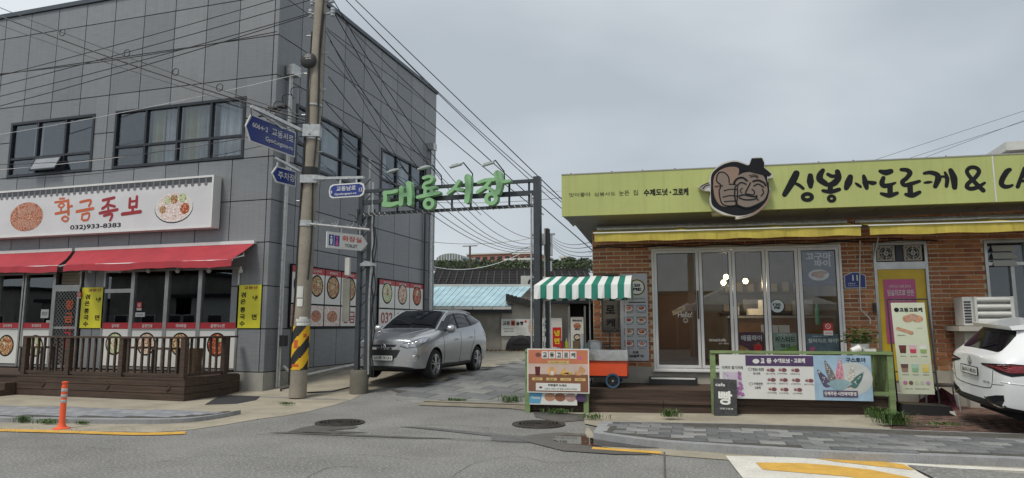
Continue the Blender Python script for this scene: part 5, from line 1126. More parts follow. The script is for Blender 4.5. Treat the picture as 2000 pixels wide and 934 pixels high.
# far buildings on the rise
def fbox(px0, py0, px1, py1, Y, depth, m, name, label, win=0, z0=None):
    a = WY(px0,py0,Y); b = WY(px1,py1,Y); t = thing(name, label, 'building', (a.x,Y,b.z)); q = MB(None, M[m]); q.box(a.x,b.x,Y,Y+depth,(z0 if z0 is not None else b.z)-4,a.z); q.build('wall', parent=t)
    q = MB(None, M['greywh']); q.box(a.x-.3,b.x+.3,Y-.4,Y+depth,a.z,a.z+.4); q.build('roof', parent=t)
    for k in range(win): u = a.x+(b.x-a.x)*(k+.5)/win; w = (b.x-a.x)/win*.3; q = MB(None, M['dkframe']); q.box(u-w,u+w,Y-.1,Y+.1,a.z-(a.z-b.z)*.65,a.z-(a.z-b.z)*.3); q.build('window', parent=t)
    return t
fbox(912,498,998,512,210,20,'terracotta','school_building','long low terracotta school block far behind the trees, left one',6); fbox(1002,497,1050,511,205,20,'terracotta','school_building','terracotta school block with stepped roof beside the right gate post',4); fbox(1010,494,1042,498,208,14,'terracotta','rooftop_block','small terracotta rooftop block rising above the school',2)
fbox(987,509,1052,515,150,8,'greywh','low_white_building','long white low building half hidden by trees',3); fbox(1095,504,1110,520,140,8,'greywh','white_house','small white block on the wooded rise right of the far pole')
fbox(1974,297,2100,330,36,6,'paledirt','concrete_building','weathered pale concrete building corner above the lime sign at far right', z0=4)
a = WY(852,507,190); b = WY(905,507,190); t = thing('sports_hall', 'far sports hall with a round arched grey roof', 'building', (a.x,190,a.z)); m = MB(None, mat('arched_roof', (.17,.2,.21), .5)); c = (a.x+b.x)/2; w = (b.x-a.x)/2; hz = WY(880,495,190).z-a.z
m.prism([(c-w,a.z-5)]+[(c-w*math.cos(k*math.pi/14), a.z+hz*math.sin(k*math.pi/14)) for k in range(15)]+[(c+w,a.z-5)],190,215); m.build('arched_roof', parent=t)
m = MB(None, M['greywh']); 
for k in range(9): x = c-w*.8+w*1.6*k/8; m.box(x-.1,x+.1,189.8,190.05,a.z-4,a.z+hz*math.sqrt(max(0,1-((x-c)/w)**2))*.9)
m.build('gable_ribs', parent=t)
# wooded rise and hills
hill = bpy.data.meshes.new('hills'); vs = []; fs = []; n = 96
def hh(a): return 5+2.5*math.sin(a*3+.5)+1.5*math.sin(a*7+1)+.8*math.sin(a*17)
for i in range(n):
    a = 2*math.pi*i/n; front_ = max(0, math.cos(a-math.pi/2-.15)); k = 1-.72*(front_**2)
    for r, f in ((230,0),(290,.75),(360,1),(500,.6)): vs.append((r*math.cos(a), r*math.sin(a), -1+hh(a)*f*k*1.3))
for i in range(n):
    for j in range(3): fs.append((i*4+j, ((i+1)%n)*4+j, ((i+1)%n)*4+j+1, i*4+j+1))
hill.from_pydata(vs, [], fs); hill.materials.append(mat('wooded_hill', (.045,.065,.03), .9, var=.5, scale=.15)); ho = bpy.data.objects.new('hills', hill); COL.objects.link(ho); ho['kind'] = 'structure'
leaf = [mat('tree_foliage_%s' % k, c, .7, var=.35, scale=.8) for k, c in (('mid',(.05,.075,.028)),('dark',(.03,.045,.02)),('pale',(.07,.095,.04)))]
def crown(m, c, rx, rz, n, s):
    for k in range(n):
        a = random.uniform(0,6.28); e = math.asin(random.uniform(-.5,1)); q = random.uniform(.6,1.05)
        p = c+Vector((rx*q*math.cos(a)*math.cos(e), rx*q*math.sin(a)*math.cos(e), rz*q*math.sin(e))); r = s*random.uniform(.5,1.3); m.use(random.choice(leaf))
        d1 = Vector([random.uniform(-1,1) for _ in range(3)]).normalized(); d2 = d1.cross(Vector([random.uniform(-1,1) for _ in range(3)])).normalized()
        m.add([p+d1*r, p+d2*r*.8, p-d1*r, p-d2*r*.8], [(0,1,2,3)])
def tree(px, pytop, pybot, Y, w, label, n=260, grp='trees on the far rise'):
    a = WY(px, pytop, Y); b = WY(px, pybot, Y); t = thing('tree', label, 'tree', (a.x,Y,b.z), grp); h = a.z-b.z; m = MB(None, M['bark']); m.tube([(a.x,Y,b.z-4),(a.x,Y,b.z+h*.5)], .3, 6, r2=.15); m.build('trunk', parent=t)
    m = MB(None); rx = w/1340*Y/2
    for q in range(4): crown(m, Vector((a.x+random.uniform(-.5,.5)*rx, Y+random.uniform(-1,1), b.z+h*random.uniform(.35,.62))), rx*.7, h*.45, n//2, max(.07*rx,.16))
    m.build('crown', parent=t)
names = ['behind the blue roof','under the arched hall','in front of the arched hall','left of the terracotta school','below the terracotta school','at the foot of the school wall','beside the white low building','between school and far pole']
xs_ = [858,876,894,912,932,952,972,990]
for k, (x, nm) in enumerate(zip(xs_, names)): tree(x, 511+random.uniform(-2,2), 524, 110+random.uniform(-8,8), 27, 'round green tree %s, seen over the dark roof' % nm)
tree(1085,508,524,100,24,'dark tree just right of the far utility pole'); tree(1112,500,524,96,30,'taller dark tree between far pole and brick shop'); tree(1140,503,528,92,34,'broad dark tree next to the brick shop corner'); tree(1020,512,522,120,28,'low green tree in front of the terracotta school'); tree(1040,510,522,122,24,'low tree touching the right gate post outline')
m = MB(None)
for k in range(34): crown(m, WY(838+k*10, 522+random.uniform(-1,2), 88), 2.0, 1.0, 150, .17)
tag(m.build('far_scrub'), 'band of scrub growing behind the dark roofed house', 'scrub', kind='stuff')

# ================================================================== right shop
rat = FR.at
SH = thing('building', 'single storey brick bakery with lime green fascia sign', 'building', FR)
UE = 12.0                                     # how far the shop runs to the right
DK_Z = .42
dA = (rat(1272,486)[0], rat(1640,481)[0], .69, 3.18)         # folding doors
dB = (rat(1703,478)[0], rat(1808,475)[0], .5, 3.2)           # side door with fans
wC = (rat(1919,470)[0], rat(1919,470)[0]+2.4, 1.35, 3.2)
hol = [dA, dB, wC]
m = MB(FR, M['grout']); wall_with(m, 0, UE, .7, 3.86, hol, 0, .16); m.build('mortar_wall', parent=SH)
m = MB(FR, M['grout']); m.box(0,.16,.16,6,0,3.86); m.build('side_wall', parent=SH)
m = MB(FR, mat('plinth_plaster', (.36,.34,.29), .85, var=.12, scale=3, bump=.4, bs=30, dirt=.35, dcol=(.16,.14,.11))); wall_with(m, -.02, UE, 0, .74, [(dB[0],dB[1],.5,1)], -.05, .2); m.build('plinth', parent=SH)
m = MB(FR, M['concrete']); m.box(dB[0]-.3, UE, -.4, -.055, 0, .34); m.build('plinth_step', parent=SH)
BW, BH = .296, .0855
bmesh_brick = unit_box('brick', M['brick'], BW-.022, .03, BH-.023, .002); half = unit_box('half_brick', M['brick'], BW/2-.022, .03, BH-.023, .002)
cands = []; z = .75; row = 0
while z + BH < 3.86:
    u = 0.0 if row % 2 == 0 else -BW/2
    while u < UE-.3:
        a, b = max(u, 0), u+BW
        for r in sub_rect((a, b, z, z+BH), [(h[0], h[1], h[2]-.02, h[3]) for h in hol]):
            if r[1]-r[0] > .05 and r[3]-r[2] > .05: cands.append(r)
        u += BW
    z += BH; row += 1
vis = [r for r in cands if r[3] < 3.28 and r[0] < 6.6]; oth = [r for r in cands if not (r[3] < 3.28 and r[0] < 6.6)]
vis.sort(key=lambda r: r[0]); extra = vis[296:]; vis = vis[:296]
for r in vis:
    w = r[1]-r[0]; o = piece('brick', bmesh_brick, ((r[0]+r[1])/2, -.003+random.uniform(-.002,.002), (r[2]+r[3])/2), SH, (random.uniform(-.01,.01),0,random.uniform(-.008,.008)))
    o.scale = ((w-.022)/(BW-.022), 1, (r[3]-r[2]-.023)/(BH-.023))
m = MB(FR); bmm = [mat('red_brick_%s' % k, c, .8, var=.25, scale=5, bump=.5, bs=70) for k, c in (('plain',(.36,.13,.05)),('pale',(.41,.165,.065)),('dark',(.3,.1,.045)))]
for r in oth+extra: m.use(random.choice(bmm)); m.box(r[0]+.009, r[1]-.009, -.018, .012, r[2]+.0095, r[3]-.0095)
m.build('further_bricks', parent=SH, kind='stuff')
# reveals & interior
m = MB(FR, M['interior']); iu0, iu1 = 1.0, 5.35
m.rect(iu0,iu1,.7,3.6,4.2); m.add([(iu0,.17,.7),(iu0,4.2,.7),(iu0,4.2,3.6),(iu0,.17,3.6)],[(0,1,2,3)]); m.add([(iu1,.17,.7),(iu1,4.2,.7),(iu1,4.2,3.6),(iu1,.17,3.6)],[(0,1,2,3)])
m.use(mat('ceiling_paint', (.3,.28,.25), .8)); m.add([(iu0,.17,3.58),(iu1,.17,3.58),(iu1,4.2,3.58),(iu0,4.2,3.58)],[(0,1,2,3)]); m.use(mat('cafe_floor', (.12,.1,.09), .5)); m.add([(iu0,.17,.71),(iu1,.17,.71),(iu1,4.2,.71),(iu0,4.2,.71)],[(0,1,2,3)])
m.build('interior', parent=SH)
m = MB(FR, M['counter']); m.box(2.9,5.0,1.3,2.0,.72,1.75); m.use(M['intwhite']); m.box(2.85,5.05,1.25,2.05,1.75,1.8); m.use(M['paper']); m.box(3.3,3.6,1.4,1.8,1.82,2.15); m.use(M['steel']); m.box(4.3,4.65,1.5,1.9,1.82,2.15); m.box(2.95,3.1,1.4,1.6,1.82,2.0)
m.use(mat('shelf_brown',(.1,.06,.04),.6)); m.box(1.3,2.4,3.2,4.0,.72,2.4); m.box(2.9,5.0,3.9,4.1,1.9,1.95); m.box(2.9,5.0,3.9,4.1,2.4,2.45); m.use(mat('jar_pale',(.4,.33,.22),.5)); [m.box(3.0+.25*k,3.14+.25*k,3.92,4.05,1.951,2.12+.05*(k%3)) for k in range(8)]; [m.box(3.05+.28*k,3.2+.28*k,3.92,4.05,2.451,2.65+.04*(k%2)) for k in range(7)]; m.build('counter', parent=SH)
m = MB(FR, M['dkframe'])
for (px, py, d) in ((1418,541,1.2),(1456,549,1.1),(1413,552,.9)):
    u, z = rat(px, py, d); c = FR.pt(u,d,z); b = MB(Matrix.Translation(c), M['bulb']); b.lathe([(0,-.06),(.04,-.045),(.058,0),(.04,.045),(0,.06)], n=14); o = b.build('pendant_bulb', origin=c, smooth=True); tag(o, {1418:'lit round pendant bulb, upper one of the pair inside the second door', 1456:'lit round pendant bulb hanging alone behind the middle door', 1413:'lit round pendant bulb, lower one of the pair inside the second door'}[px], 'lamp', 'pendant bulbs in the bakery')
    m.tube([(u,d,z+.06),(u,d,3.57)], .006, 5)
    pl = bpy.data.objects.new('pendant_light', bpy.data.lights.new('pendant_light', 'POINT')); COL.objects.link(pl); pl.location = FR.pt(u,d,z-.1); pl.data.energy = 9; pl.data.color = (1,.75,.45); pl.data.shadow_soft_size = .06
m.build('pendant_cords', parent=SH)
m = MB(FR, M['led'])
for (px, py) in ((1305,509),(1315,509),(1443,506),(1453,505)): u, z = rat(px, py, 1.6); m.box(u-.07,u+.07,1.5,1.7,3.56,3.575)
m.build('ceiling_lamps', parent=SH)
# folding doors
splits = [rat(px, 600)[0] for px in (1272,1367,1432,1498,1562,1640)]; splits[0] = dA[0]; splits[-1] = dA[1]
m = MB(FR, M['alu']); m.frame(dA[0]-.0, dA[1]+.0, dA[2], dA[3], .04, -.07, .14, wb=.03); m.build('door_frame', parent=SH)
doors = []
for i in range(5):
    a, b = splits[i]+(.045 if i == 0 else .008), splits[i+1]-(.045 if i == 4 else .008); f = MB(FR, M['alu']); f.frame(a, b, dA[2]+.035, dA[3]-.045, .055, -.05, .0, wb=.07); f.use(M['dkframe']); f.frame(a+.055, b-.055, dA[2]+.105, dA[3]-.1, .014, -.044, -.006)
    dd = f.build('folding_door', parent=SH); p = MB(FR, M['glass']); p.box(a+.069, b-.069, -.03, -.02, dA[2]+.119, dA[3]-.114); p.build('pane', parent=dd); doors.append((dd,a,b))
dd,a,b = doors[0]; m = MB(FR, M['blackpl']); m.box(b-.045,b-.015,-.12,-.09,1.72,2.3); m.box(b-.04,b-.02,-.09,-.05,1.76,1.8); m.box(b-.04,b-.02,-.09,-.05,2.22,2.26); m.build('handle', parent=dd)
# notes on glass
def at_text(par, body, px0, py0, px1, py1, mm='paper', bold=.01, d=-.034, name='glass_lettering', d2=None):
    (u0,z1),(u1,z0) = rat(px0,py0,d), rat(px1,py1,d); q = MB(FR, M[mm] if isinstance(mm,str) else mm); q.text(body,u0,u1,z0,z1,d,bold=bold); return q.build(name, parent=par)
def at_box(par, px0, py0, px1, py1, mm, d=-.034, name='poster', th=.003):
    (u0,z1),(u1,z0) = rat(px0,py0,d), rat(px1,py1,d); q = MB(FR, M[mm] if isinstance(mm,str) else mm); q.box(u0,u1,d,d+th,z0,z1); return q.build(name, parent=par)
at_text(dd,'Hello!',1324,609,1352,620,bold=.0); u,z = rat(1339,626,-.034); q = MB(FR,M['paper']); q.ring(u,z,.045,.045,.008,-.034); q.stroke([(u-.02,z-.012),(u,z-.025),(u+.02,z-.012)],.006,-.034,sub=3); q.disc(u-.015,z+.012,.005,-.034,n=6); q.disc(u+.015,z+.012,.005,-.034,n=6); q.build('smiley', parent=dd)
q = MB(FR, mat('kraft_card', (.4,.3,.18), .7)); (u0,z0),(u1,z1) = rat(1312,608,-.036), rat(1338,602,-.036); q.flat([(u0,z0),(u0+.03,z0-.09),(u1+.01,z1-.03),(u1-.01,z1+.06)],-.036); q.use(M['ink']); q.text('어서오세요',u0+.06,u1-.03,z0-.02,z0+.02,-.038,slope=.05); q.build('card', parent=dd)
at_text(doors[1][0],'the bread & coffee',1385,661,1418,667); at_text(doors[1][0],'a.m. – 8p.m.',1404,669,1424,673)
def poster(i, py0, py1, mface, lines, px0=None, px1=None):
    dd,a,b = doors[i]; d = -.013; z1 = rat(1500,py0,d)[1]; z0 = rat(1500,py1,d)[1]; a += .08; b -= .08; p = thing if False else None
    q = MB(FR, mface); q.box(a,b,d,d+.003,z0,z1); w = b-a; h = z1-z0
    for (body,u0,u1,v0,v1,mm) in lines: q.use(M[mm]); q.text(body,a+w*u0,a+w*u1,z0+h*v0,z0+h*v1,d-.002,bold=.03)
    return q, a, b, z0, z1, d, dd
q,a,b,z0,z1,d,dd = poster(2,649,687, mat('plum_poster', (.07,.02,.04), .4, var=.4, scale=4), [('애플파이',.08,.92,.55,.85,'paper')]); q.use(M['stickerred']); q.disc(b-.12,z0+.08,.08,d-.002); q.use(mat('poster_leaf',(.12,.25,.05))); q.disc(b-.11,z0+.17,.03,d-.003,rz=.015,n=8); q.use(mat('poster_crust',(.35,.18,.07),scale=20,var=.3)); q.flat([(a,z0),(a+.25,z0),(a+.05,z0+.12),(a,z0+.13)],d-.002); q.build('poster', parent=dd)
q,a,b,z0,z1,d,dd = poster(3,650,687, mat('sage_poster', (.25,.34,.27), .4, var=.3, scale=5), [('커스터드',.08,.94,.5,.8,'ink'),('파이',.3,.7,.18,.42,'ink'),('CUSTARD PIE',.2,.8,.86,.93,'paper')]); q.use(mat('poster_leaf',(.12,.25,.05))); q.flat([(a,z0),(b,z0),(b,z0+.14),(a+.1,z0+.03)],d-.002); q.build('poster', parent=dd)
q,a,b,z0,z1,d,dd = poster(4,652,687, mat('teal_poster', (.11,.17,.2), .4, var=.4, scale=5), [('함박치즈 파이',.06,.94,.5,.75,'paper'),('오븐에 구운',.2,.7,.82,.9,'paper')]); q.use(M['pink']); q.disc(a+.1,z0+.06,.05,d-.002,n=10); q.build('poster', parent=dd)
q,a,b,z0,z1,d,dd = poster(4,492,560, mat('navy_poster', (.035,.03,.065), .4, var=.4, scale=6), [('고구마',.12,.92,.74,.95,'paper'),('파이',.36,.88,.54,.74,'paper')]); q.use(M['paper']); q.disc((a+b)/2,z0+.22,.19,d-.002,rz=.11); q.use(FOODS[4]); q.disc((a+b)/2-.03,z0+.23,.12,d-.003,rz=.06); q.use(mat('sweet_potato_print',(.45,.22,.1),var=.3,scale=20)); q.disc((a+b)/2+.06,z0+.26,.1,d-.004,rz=.04); q.disc((a+b)/2+.02,z0+.19,.08,d-.0045,rz=.035); q.use(M['purple']); q.disc(a+.08,z0+.06,.06,d-.005,rz=.03,n=10); q.disc(b-.1,z0+.07,.07,d-.006,rz=.03,n=10); q.build('poster', parent=dd)
def pie_badge(par, u, z, r, d):
    q = MB(FR, mat('badge_face',(.5,.55,.53),.4)); q.disc(u,z,r,d); q.use(M['ink'])
    q.flat([(u+r*(1+.05*math.cos(k*math.pi/3*4))*math.cos(k*math.pi/24),z+r*(1+.05*math.cos(k*math.pi/3*4))*math.sin(k*math.pi/24)) for k in range(48)], d+.002) if False else q.ring(u,z,r*.98,r*.98,r*.09,d-.001)
    q.text('120.',u-r*.6,u+r*.62,z+r*.05,z+r*.42,d-.003,bold=.05); q.text('PIE',u-r*.42,u+r*.42,z-r*.45,z-r*.05,d-.003,bold=.05); return q.build('badge', parent=par)
u,z = rat(1518,598,-.036); pie_badge(doors[3][0], u, z, .135, -.036)
u,z = rat(1617,641,-.045); 
s = doors[4][0]; q = MB(FR, M['stickerred']); q.box(u-.085,u+.085,-.056,-.053,z-.05,z+.1); q.use(M['paper']); q.ring(u,z+.035,.045,.045,.012,-.058); q.stroke([(u-.03,z+.06),(u+.03,z+.005)],.01,-.059); q.box(u-.085,u+.085,-.056,-.053,z-.14,z-.05); q.use(M['stickerred']); q.text('금연구역',u-.06,u+.06,z-.115,z-.085,-.058,bold=.02); q.build('no_smoking_sticker', parent=s)
m = MB(FR, M['paper'])
for (px, py) in ((1510,643),(1532,643),(1498,642)): u,z = rat(px,py,.5); m.box(u-.1,u+.1,.5,.6,z-.12,z+.08)
m.use(mat('bottle_green',(.1,.3,.18),.3)); u,z = rat(1596,610,.5); m.lathe([(.04,0),(.04,.3),(.02,.36),(.02,.42)], c=(u,.5,z-.25), n=10); m.use(M['intwhite']); m.box(3.15,3.45,1.0,1.02,1.95,2.15); m.build('shelf_goods', parent=SH)
# threshold and step
bx(FR,'threshold','alu',SH,dA[0]-.02,dA[1]-.0,-.12,-.052,.66,.69)
# fascia
FD_ = -1.0; fu0 = rat(1097,380,FD_)[0]; fz0, fz1 = 3.78, 4.63
fs = thing('fascia_sign', 'long lime green fascia sign with black brush lettering and round face emblem', 'signboard', Frame(FR.pt(fu0,FD_,fz0),R(5)))
useam = rat(1942,350,FD_)[0]
bx(FR,'panel','lime',fs,fu0,useam-.012,FD_,FD_+.05,fz0,fz1); bx(FR,'panel','lime',fs,useam+.012,UE,FD_,FD_+.05,fz0,fz1); bx(FR,'seam_strip','greywh',fs,useam-.012,useam+.012,FD_-.004,FD_+.04,fz0,fz1)
m = MB(FR, M['lime']); m.box(fu0,fu0+.04,FD_+.051,.8,fz0+.05,fz1-.002); m.build('end_panel', parent=fs)
m = MB(FR, mat('fascia_top_trim',(.3,.3,.28),.5)); m.box(fu0,UE,FD_-.01,FD_+.3,fz1,fz1+.02); m.build('top_trim', parent=fs)
m = MB(FR, M['soffit']); m.add([(fu0,FD_+.03,fz0+.01),(UE,FD_+.03,fz0+.01),(UE,.0,3.84),(-.04,.0,3.6),(fu0+.02,.4,3.83)],[(0,1,2,3),(0,3,4)])
for k in range(14): u = fu0+.6+k*.9; m.box(u-.008,u+.008,FD_+.06,-.0,3.775,3.79)
m.build('soffit', parent=fs)
m = MB(FR, M['soffit']); m.box(fu0+.05,UE,-.1,6,3.862,3.95); m.build('flat_roof', parent=SH)
for px in (1115,1195,1255,1318,1600,1668,1850): u = rat(px,330,FD_)[0]; bx(FR,'trim_bolt','ink',fs,u-.012,u+.012,FD_,FD_+.02,fz1+.02,fz1+.035)
T = FD_-.004
def f8(x, y): return FR.at(1540+x/3.891, 280+y/3.891, T)
def f7(x, y): return FR.at(1080+x/3.891, 280+y/3.891, T)
pu8 = (f8(1000,300)[0]-f8(0,300)[0])/1000; pu7 = (f7(1000,300)[0]-f7(0,300)[0])/1000
def glyph(sts, rings=(), fn=f8, pu=pu8, mm='ink', name='brush_letter'):
    q = MB(FR, M[mm])
    for i, (pts, w) in enumerate(sts): q.stroke([fn(*p) for p in pts], [a*pu*1.2 for a in w] if isinstance(w,(list,tuple)) else w*pu*1.2, T-.0006*i)
    for (x,y,rx,ry,w) in rings: c = fn(x,y); q.ring(c[0],c[1],rx*pu,ry*pu,w*pu*1.15,T-.004)
    return q.build(name, parent=fs)
glyph([([(60,228),(30,290),(-30,390)],[44,50,34]),([(40,300),(80,318),(112,344)],[18,24,20]),([(166,245),(166,290),(168,330)],[34,48,28])],[(143,408,36,26,28)])
glyph([([(262,205),(240,240),(240,275),(290,312)],[28,42,46,34]),([(372,215),(380,260),(350,300),(310,318)],[34,40,44,34]),([(300,235),(330,250),(370,245)],[24,26,22]),([(320,315),(316,355)],34),([(262,360),(320,368),(385,350)],[22,30,26])],[(327,420,24,22,22)])
glyph([([(470,255),(455,300),(438,342)],[36,50,30]),([(512,304),(528,316),(548,330)],[14,22,18]),([(572,248),(585,300),(594,340)],[22,40,26]),([(612,296),(640,302),(658,300)],[24,30,22])])
glyph([([(697,212),(740,222),(778,212)],[24,42,34]),([(722,262),(710,300),(725,322),(765,318),(812,300)],[26,34,34,28,14]),([(772,325),(772,375)],34),([(705,382),(765,396),(826,378)],[20,34,22])])
glyph([([(858,200),(900,204),(924,225),(900,262),(866,292),(882,318),(930,308),(996,288)],[24,30,32,28,30,28,28,20]),([(924,325),(926,375)],34),([(892,388),(940,396),(996,372)],[22,34,24])])
glyph([([(1032,228),(1080,222),(1128,238),(1138,270),(1115,328)],[20,28,34,40,28]),([(1034,300),(1062,296),(1088,294)],[14,20,12]),([(1140,262),(1170,252),(1200,258)],16),([(1190,222),(1206,270),(1200,326)],[16,28,22]),([(1232,205),(1256,265),(1262,335)],[30,44,32])])
glyph([([(1480,358),(1440,320),(1385,262),(1356,215),(1380,185),(1425,186),(1448,215),(1420,260),(1370,300),(1356,330),(1385,345),(1432,335),(1492,300)],[30,28,26,24,26,26,26,26,26,28,28,28,16])])
glyph([([(1682,200),(1660,215),(1630,262),(1618,305),(1640,328),(1675,328),(1702,318)],[26,34,34,32,30,24,16])])
glyph([([(1742,330),(1768,260),(1796,190)],[26,24,26]),([(1796,190),(1806,260),(1822,326)],[26,30,26]),([(1758,288),(1812,284)],18)])
glyph([([(1870,195),(1862,330)],30),([(1870,200),(1930,192)],24),([(1866,262),(1915,256)],22)]); glyph([([(1968,195),(1960,330)],30),([(1968,200),(2030,192)],24),([(1964,262),(2015,256)],22),([(1962,326),(2025,322)],24)])
(u0,z0),(u1,z1) = f7(125,408), f7(648,360)
m = MB(FR, M['ink'])
for body, x0, x1, y0, y1 in (('맛이좋아',125,286,372,410),('심봉사도',314,475,368,403),('눈뜬',502,580,358,398),('집',610,645,355,395)): a,b = f7(x0,y1), f7(x1,y0); m.text(body,a[0],b[0],a[1],b[1],T,bold=-.0)
m.build('lettering', parent=fs)
m = MB(FR, M['ink']); 
for body, x0, x1, y0, y1 in (('수제도넛',690,872,342,402),('고로케',910,1028,338,400)): a,b = f7(x0,y1), f7(x1,y0); m.text(body,a[0],b[0],a[1],b[1],T-.001,bold=.035)
c = f7(892,372); m.disc(c[0],c[1],.018,T-.001); m.build('brush_lettering', parent=fs)
# emblem board: round smiling face with a raised thumb and a small black hat
ED = FD_-.14
def e7(x, y): return FR.at(1080+x/3.891, 280+y/3.891, ED)
def e8(x, y): return (lambda p: p)(e7(x, y))
em_skin = mat('emblem_skin', (.25,.165,.12), .45, var=.08, scale=2); em_skin2 = mat('emblem_pale_skin', (.2,.155,.125), .45, var=.08, scale=2)
outl = cr([(1103,333),(1135,312),(1178,300),(1200,235),(1250,175),(1320,140),(1400,130),(1490,158),(1510,112),(1590,108),(1608,150),(1612,185),(1672,235),(1660,262),(1632,275),(1652,360),(1640,430),(1590,500),(1510,550),(1395,575),(1385,555),(1290,540),(1210,490),(1190,430),(1196,370),(1160,362),(1130,352)], 4)[:-1]
em = thing('face_emblem', 'round cut out emblem board of a smiling face with thumb up and black hat', 'emblem', Frame(FR.pt(e7(1420,350)[0],ED,3.9),R(5)))
m = MB(FR, mat('emblem_rim', (.5,.48,.44), .4)); m.prism([e7(*p) for p in outl], ED, ED+.12); m.build('board', parent=em)
ex, ey = 1418, 345
def sc_(p, f): return (ex+(p[0]-ex)*f, ey+(p[1]-ey)*f)
D2 = ED-.003
def ef(pts, mm, k=1, name=None): 
    q = MB(FR, mm if not isinstance(mm,str) else M[mm]); q.prism([e7(*p) for p in pts], D2-.0015*k, D2-.0015*k+.0012); return q
blk = cr([(1200,330),(1205,240),(1255,185),(1325,150),(1400,142),(1500,175),(1610,200),(1632,300),(1640,370),(1625,430),(1575,490),(1500,535),(1400,550),(1300,525),(1215,475),(1200,400),(1200,330)],4)[:-1]
ef(blk,'ink',0).build('black_ground', parent=em)
ef(cr([(1218,330),(1225,255),(1270,205),(1340,180),(1410,190),(1405,250),(1375,300),(1370,440),(1330,480),(1270,470),(1230,410),(1218,330)],4)[:-1], em_skin, 1).build('face_shape', parent=em)
ef(cr([(1400,250),(1460,222),(1540,222),(1600,250),(1625,320),(1632,390),(1600,440),(1545,470),(1470,490),(1410,470),(1390,400),(1384,320),(1400,250)],4)[:-1], em_skin2, 2).build('face_shape', parent=em)
ef(cr([(1500,540),(1590,480),(1640,400),(1645,350),(1652,380),(1640,430),(1590,500),(1510,545),(1405,565),(1500,540)],3)[:-1], em_skin, 2).build('sleeve_shape', parent=em)
ef(cr([(1245,250),(1265,222),(1305,225),(1335,260),(1340,300),(1385,315),(1402,345),(1400,400),(1398,450),(1370,475),(1300,470),(1270,430),(1262,360),(1275,320),(1245,290),(1245,250)],4)[:-1], em_skin2, 3).build('thumb_hand', parent=em)
ef([(1418,200),(1412,178),(1455,172),(1492,165),(1510,115),(1588,112),(1605,150),(1603,185),(1640,215),(1662,235),(1640,252),(1580,240),(1480,215)],'ink',4).build('hat_shape', parent=em)
q = MB(FR, M['ink']); D3 = D2-.008; k = 0; pe = (e7(1500,300)[0]-e7(1400,300)[0])/100
for pts, w in [([(1245,250),(1265,222),(1305,225),(1335,260),(1338,300)],7),([(1262,360),(1275,320),(1245,290),(1245,250)],7),([(1262,360),(1272,430),(1300,470),(1370,475),(1396,450),(1402,345),(1385,315),(1340,312)],7),([(1300,362),(1345,350),(1398,352)],6),([(1290,410),(1345,398),(1398,402)],6),([(1300,445),(1345,440),(1390,440)],6),
    ([(1375,300),(1400,270),(1440,262),(1475,285)],11),([(1520,290),(1560,282),(1600,300),(1615,320)],11),([(1400,320),(1430,298),(1468,312)],7),([(1525,325),(1560,310),(1600,335)],7),([(1500,300),(1475,350),(1462,380),(1490,388)],7),([(1490,388),(1520,392),(1532,370),(1512,350)],6),([(1440,340),(1422,360),(1435,378)],5),
    ([(1410,402),(1450,392),(1520,405),(1550,400)],8),([(1415,415),(1465,430),(1530,425),(1548,408)],7),([(1550,400),(1548,420),(1560,432)],6),([(1500,258),(1530,250),(1555,262)],5),([(1490,246),(1530,240),(1560,252)],4),([(1590,350),(1600,375),(1580,400)],6),([(1230,330),(1290,322)],5),
    ([(1118,335),(1150,315),(1185,302)],7),([(1138,350),(1160,325),(1190,318)],7),([(1400,470),(1470,492),(1540,472),(1600,440)],9),([(1632,300),(1636,370),(1610,430),(1560,485)],9),([(1384,330),(1380,400),(1395,470)],8)]:
    q.stroke([e7(*p) for p in pts], w*pe*1.3, D3-.0003*k, sub=4); k += 1
q.build('drawn_lines', parent=em)
c = e7(1255,562); m = MB(FR, M['greywh']); q = FR.at(1403,425,-.8); m.lathe([(.12,0),(.13,-.05),(.1,-.1),(0,-.1)], c=(q[0],-.7,3.83), n=16); m.build('soffit_lamp', parent=fs, smooth=True)
# yellow awnings
def yawn(ua, ub, label, closed=True):
    t = thing('awning', label, 'awning', Frame(FR.pt(ua,0,3.3),R(5)), 'yellow awnings of the bakery'); n = 40; m = MB(FR, M['yel']); vs = []
    for i in range(n+1):
        f = i/n; u = ua+(ub-ua)*f; s = .02*abs(math.sin(f*9))+.008*math.sin(i*1.7)
        vs += [(u,-.45,3.56-s),(u,-.8,3.47-s*1.6),(u,-1.18,3.405)]
    m.add(vs, [(i*3+k,(i+1)*3+k,(i+1)*3+k+1,i*3+k+1) for i in range(n) for k in range(2)])
    vs = []
    for i in range(n+1): f = i/n; u = ua+(ub-ua)*f+.02; s = .008*math.sin(i*.9); vs += [(u+.0,-1.19+.006*math.sin(i*1.1),3.385),(u,-1.19+.012*math.sin(i*1.3),3.22+s)]
    m.add(vs, [(i*2,(i+1)*2,(i+1)*2+1,i*2+1) for i in range(n)]); m.build('fabric', parent=t, smooth=True)
    m = MB(FR, M['paper']); m.box(ua,ub+.03,-1.215,-1.175,3.385,3.405); m.build('front_bar', parent=t)
    m = MB(FR, M['galv']); m.tube([(ua,-.35,3.6),(ub,-.35,3.6)],.05,8); 
    for u in (ua+.1,ub-.05): m.bar((u,-.02,3.52),(u,-1.15,3.39),.035,.05)
    m.build('arm_frame', parent=t)
    m = MB(FR, mat('awning_seam',(.4,.32,.04),.7)); u = ua+1.1
    while u < ub-.3: m.box(u,u+.01,-1.208,-1.2,3.23,3.38); u += 1.22
    m.build('seam', parent=t)
y0, y1 = rat(1159,470,-1.2)[0], rat(1680,459,-1.2)[0]; yawn(y0, y1, 'yellow fabric awning over the folding glass doors'); yawn(rat(1697,454,-1.2)[0], UE-.5, 'yellow fabric awning over the fan door and the white car')
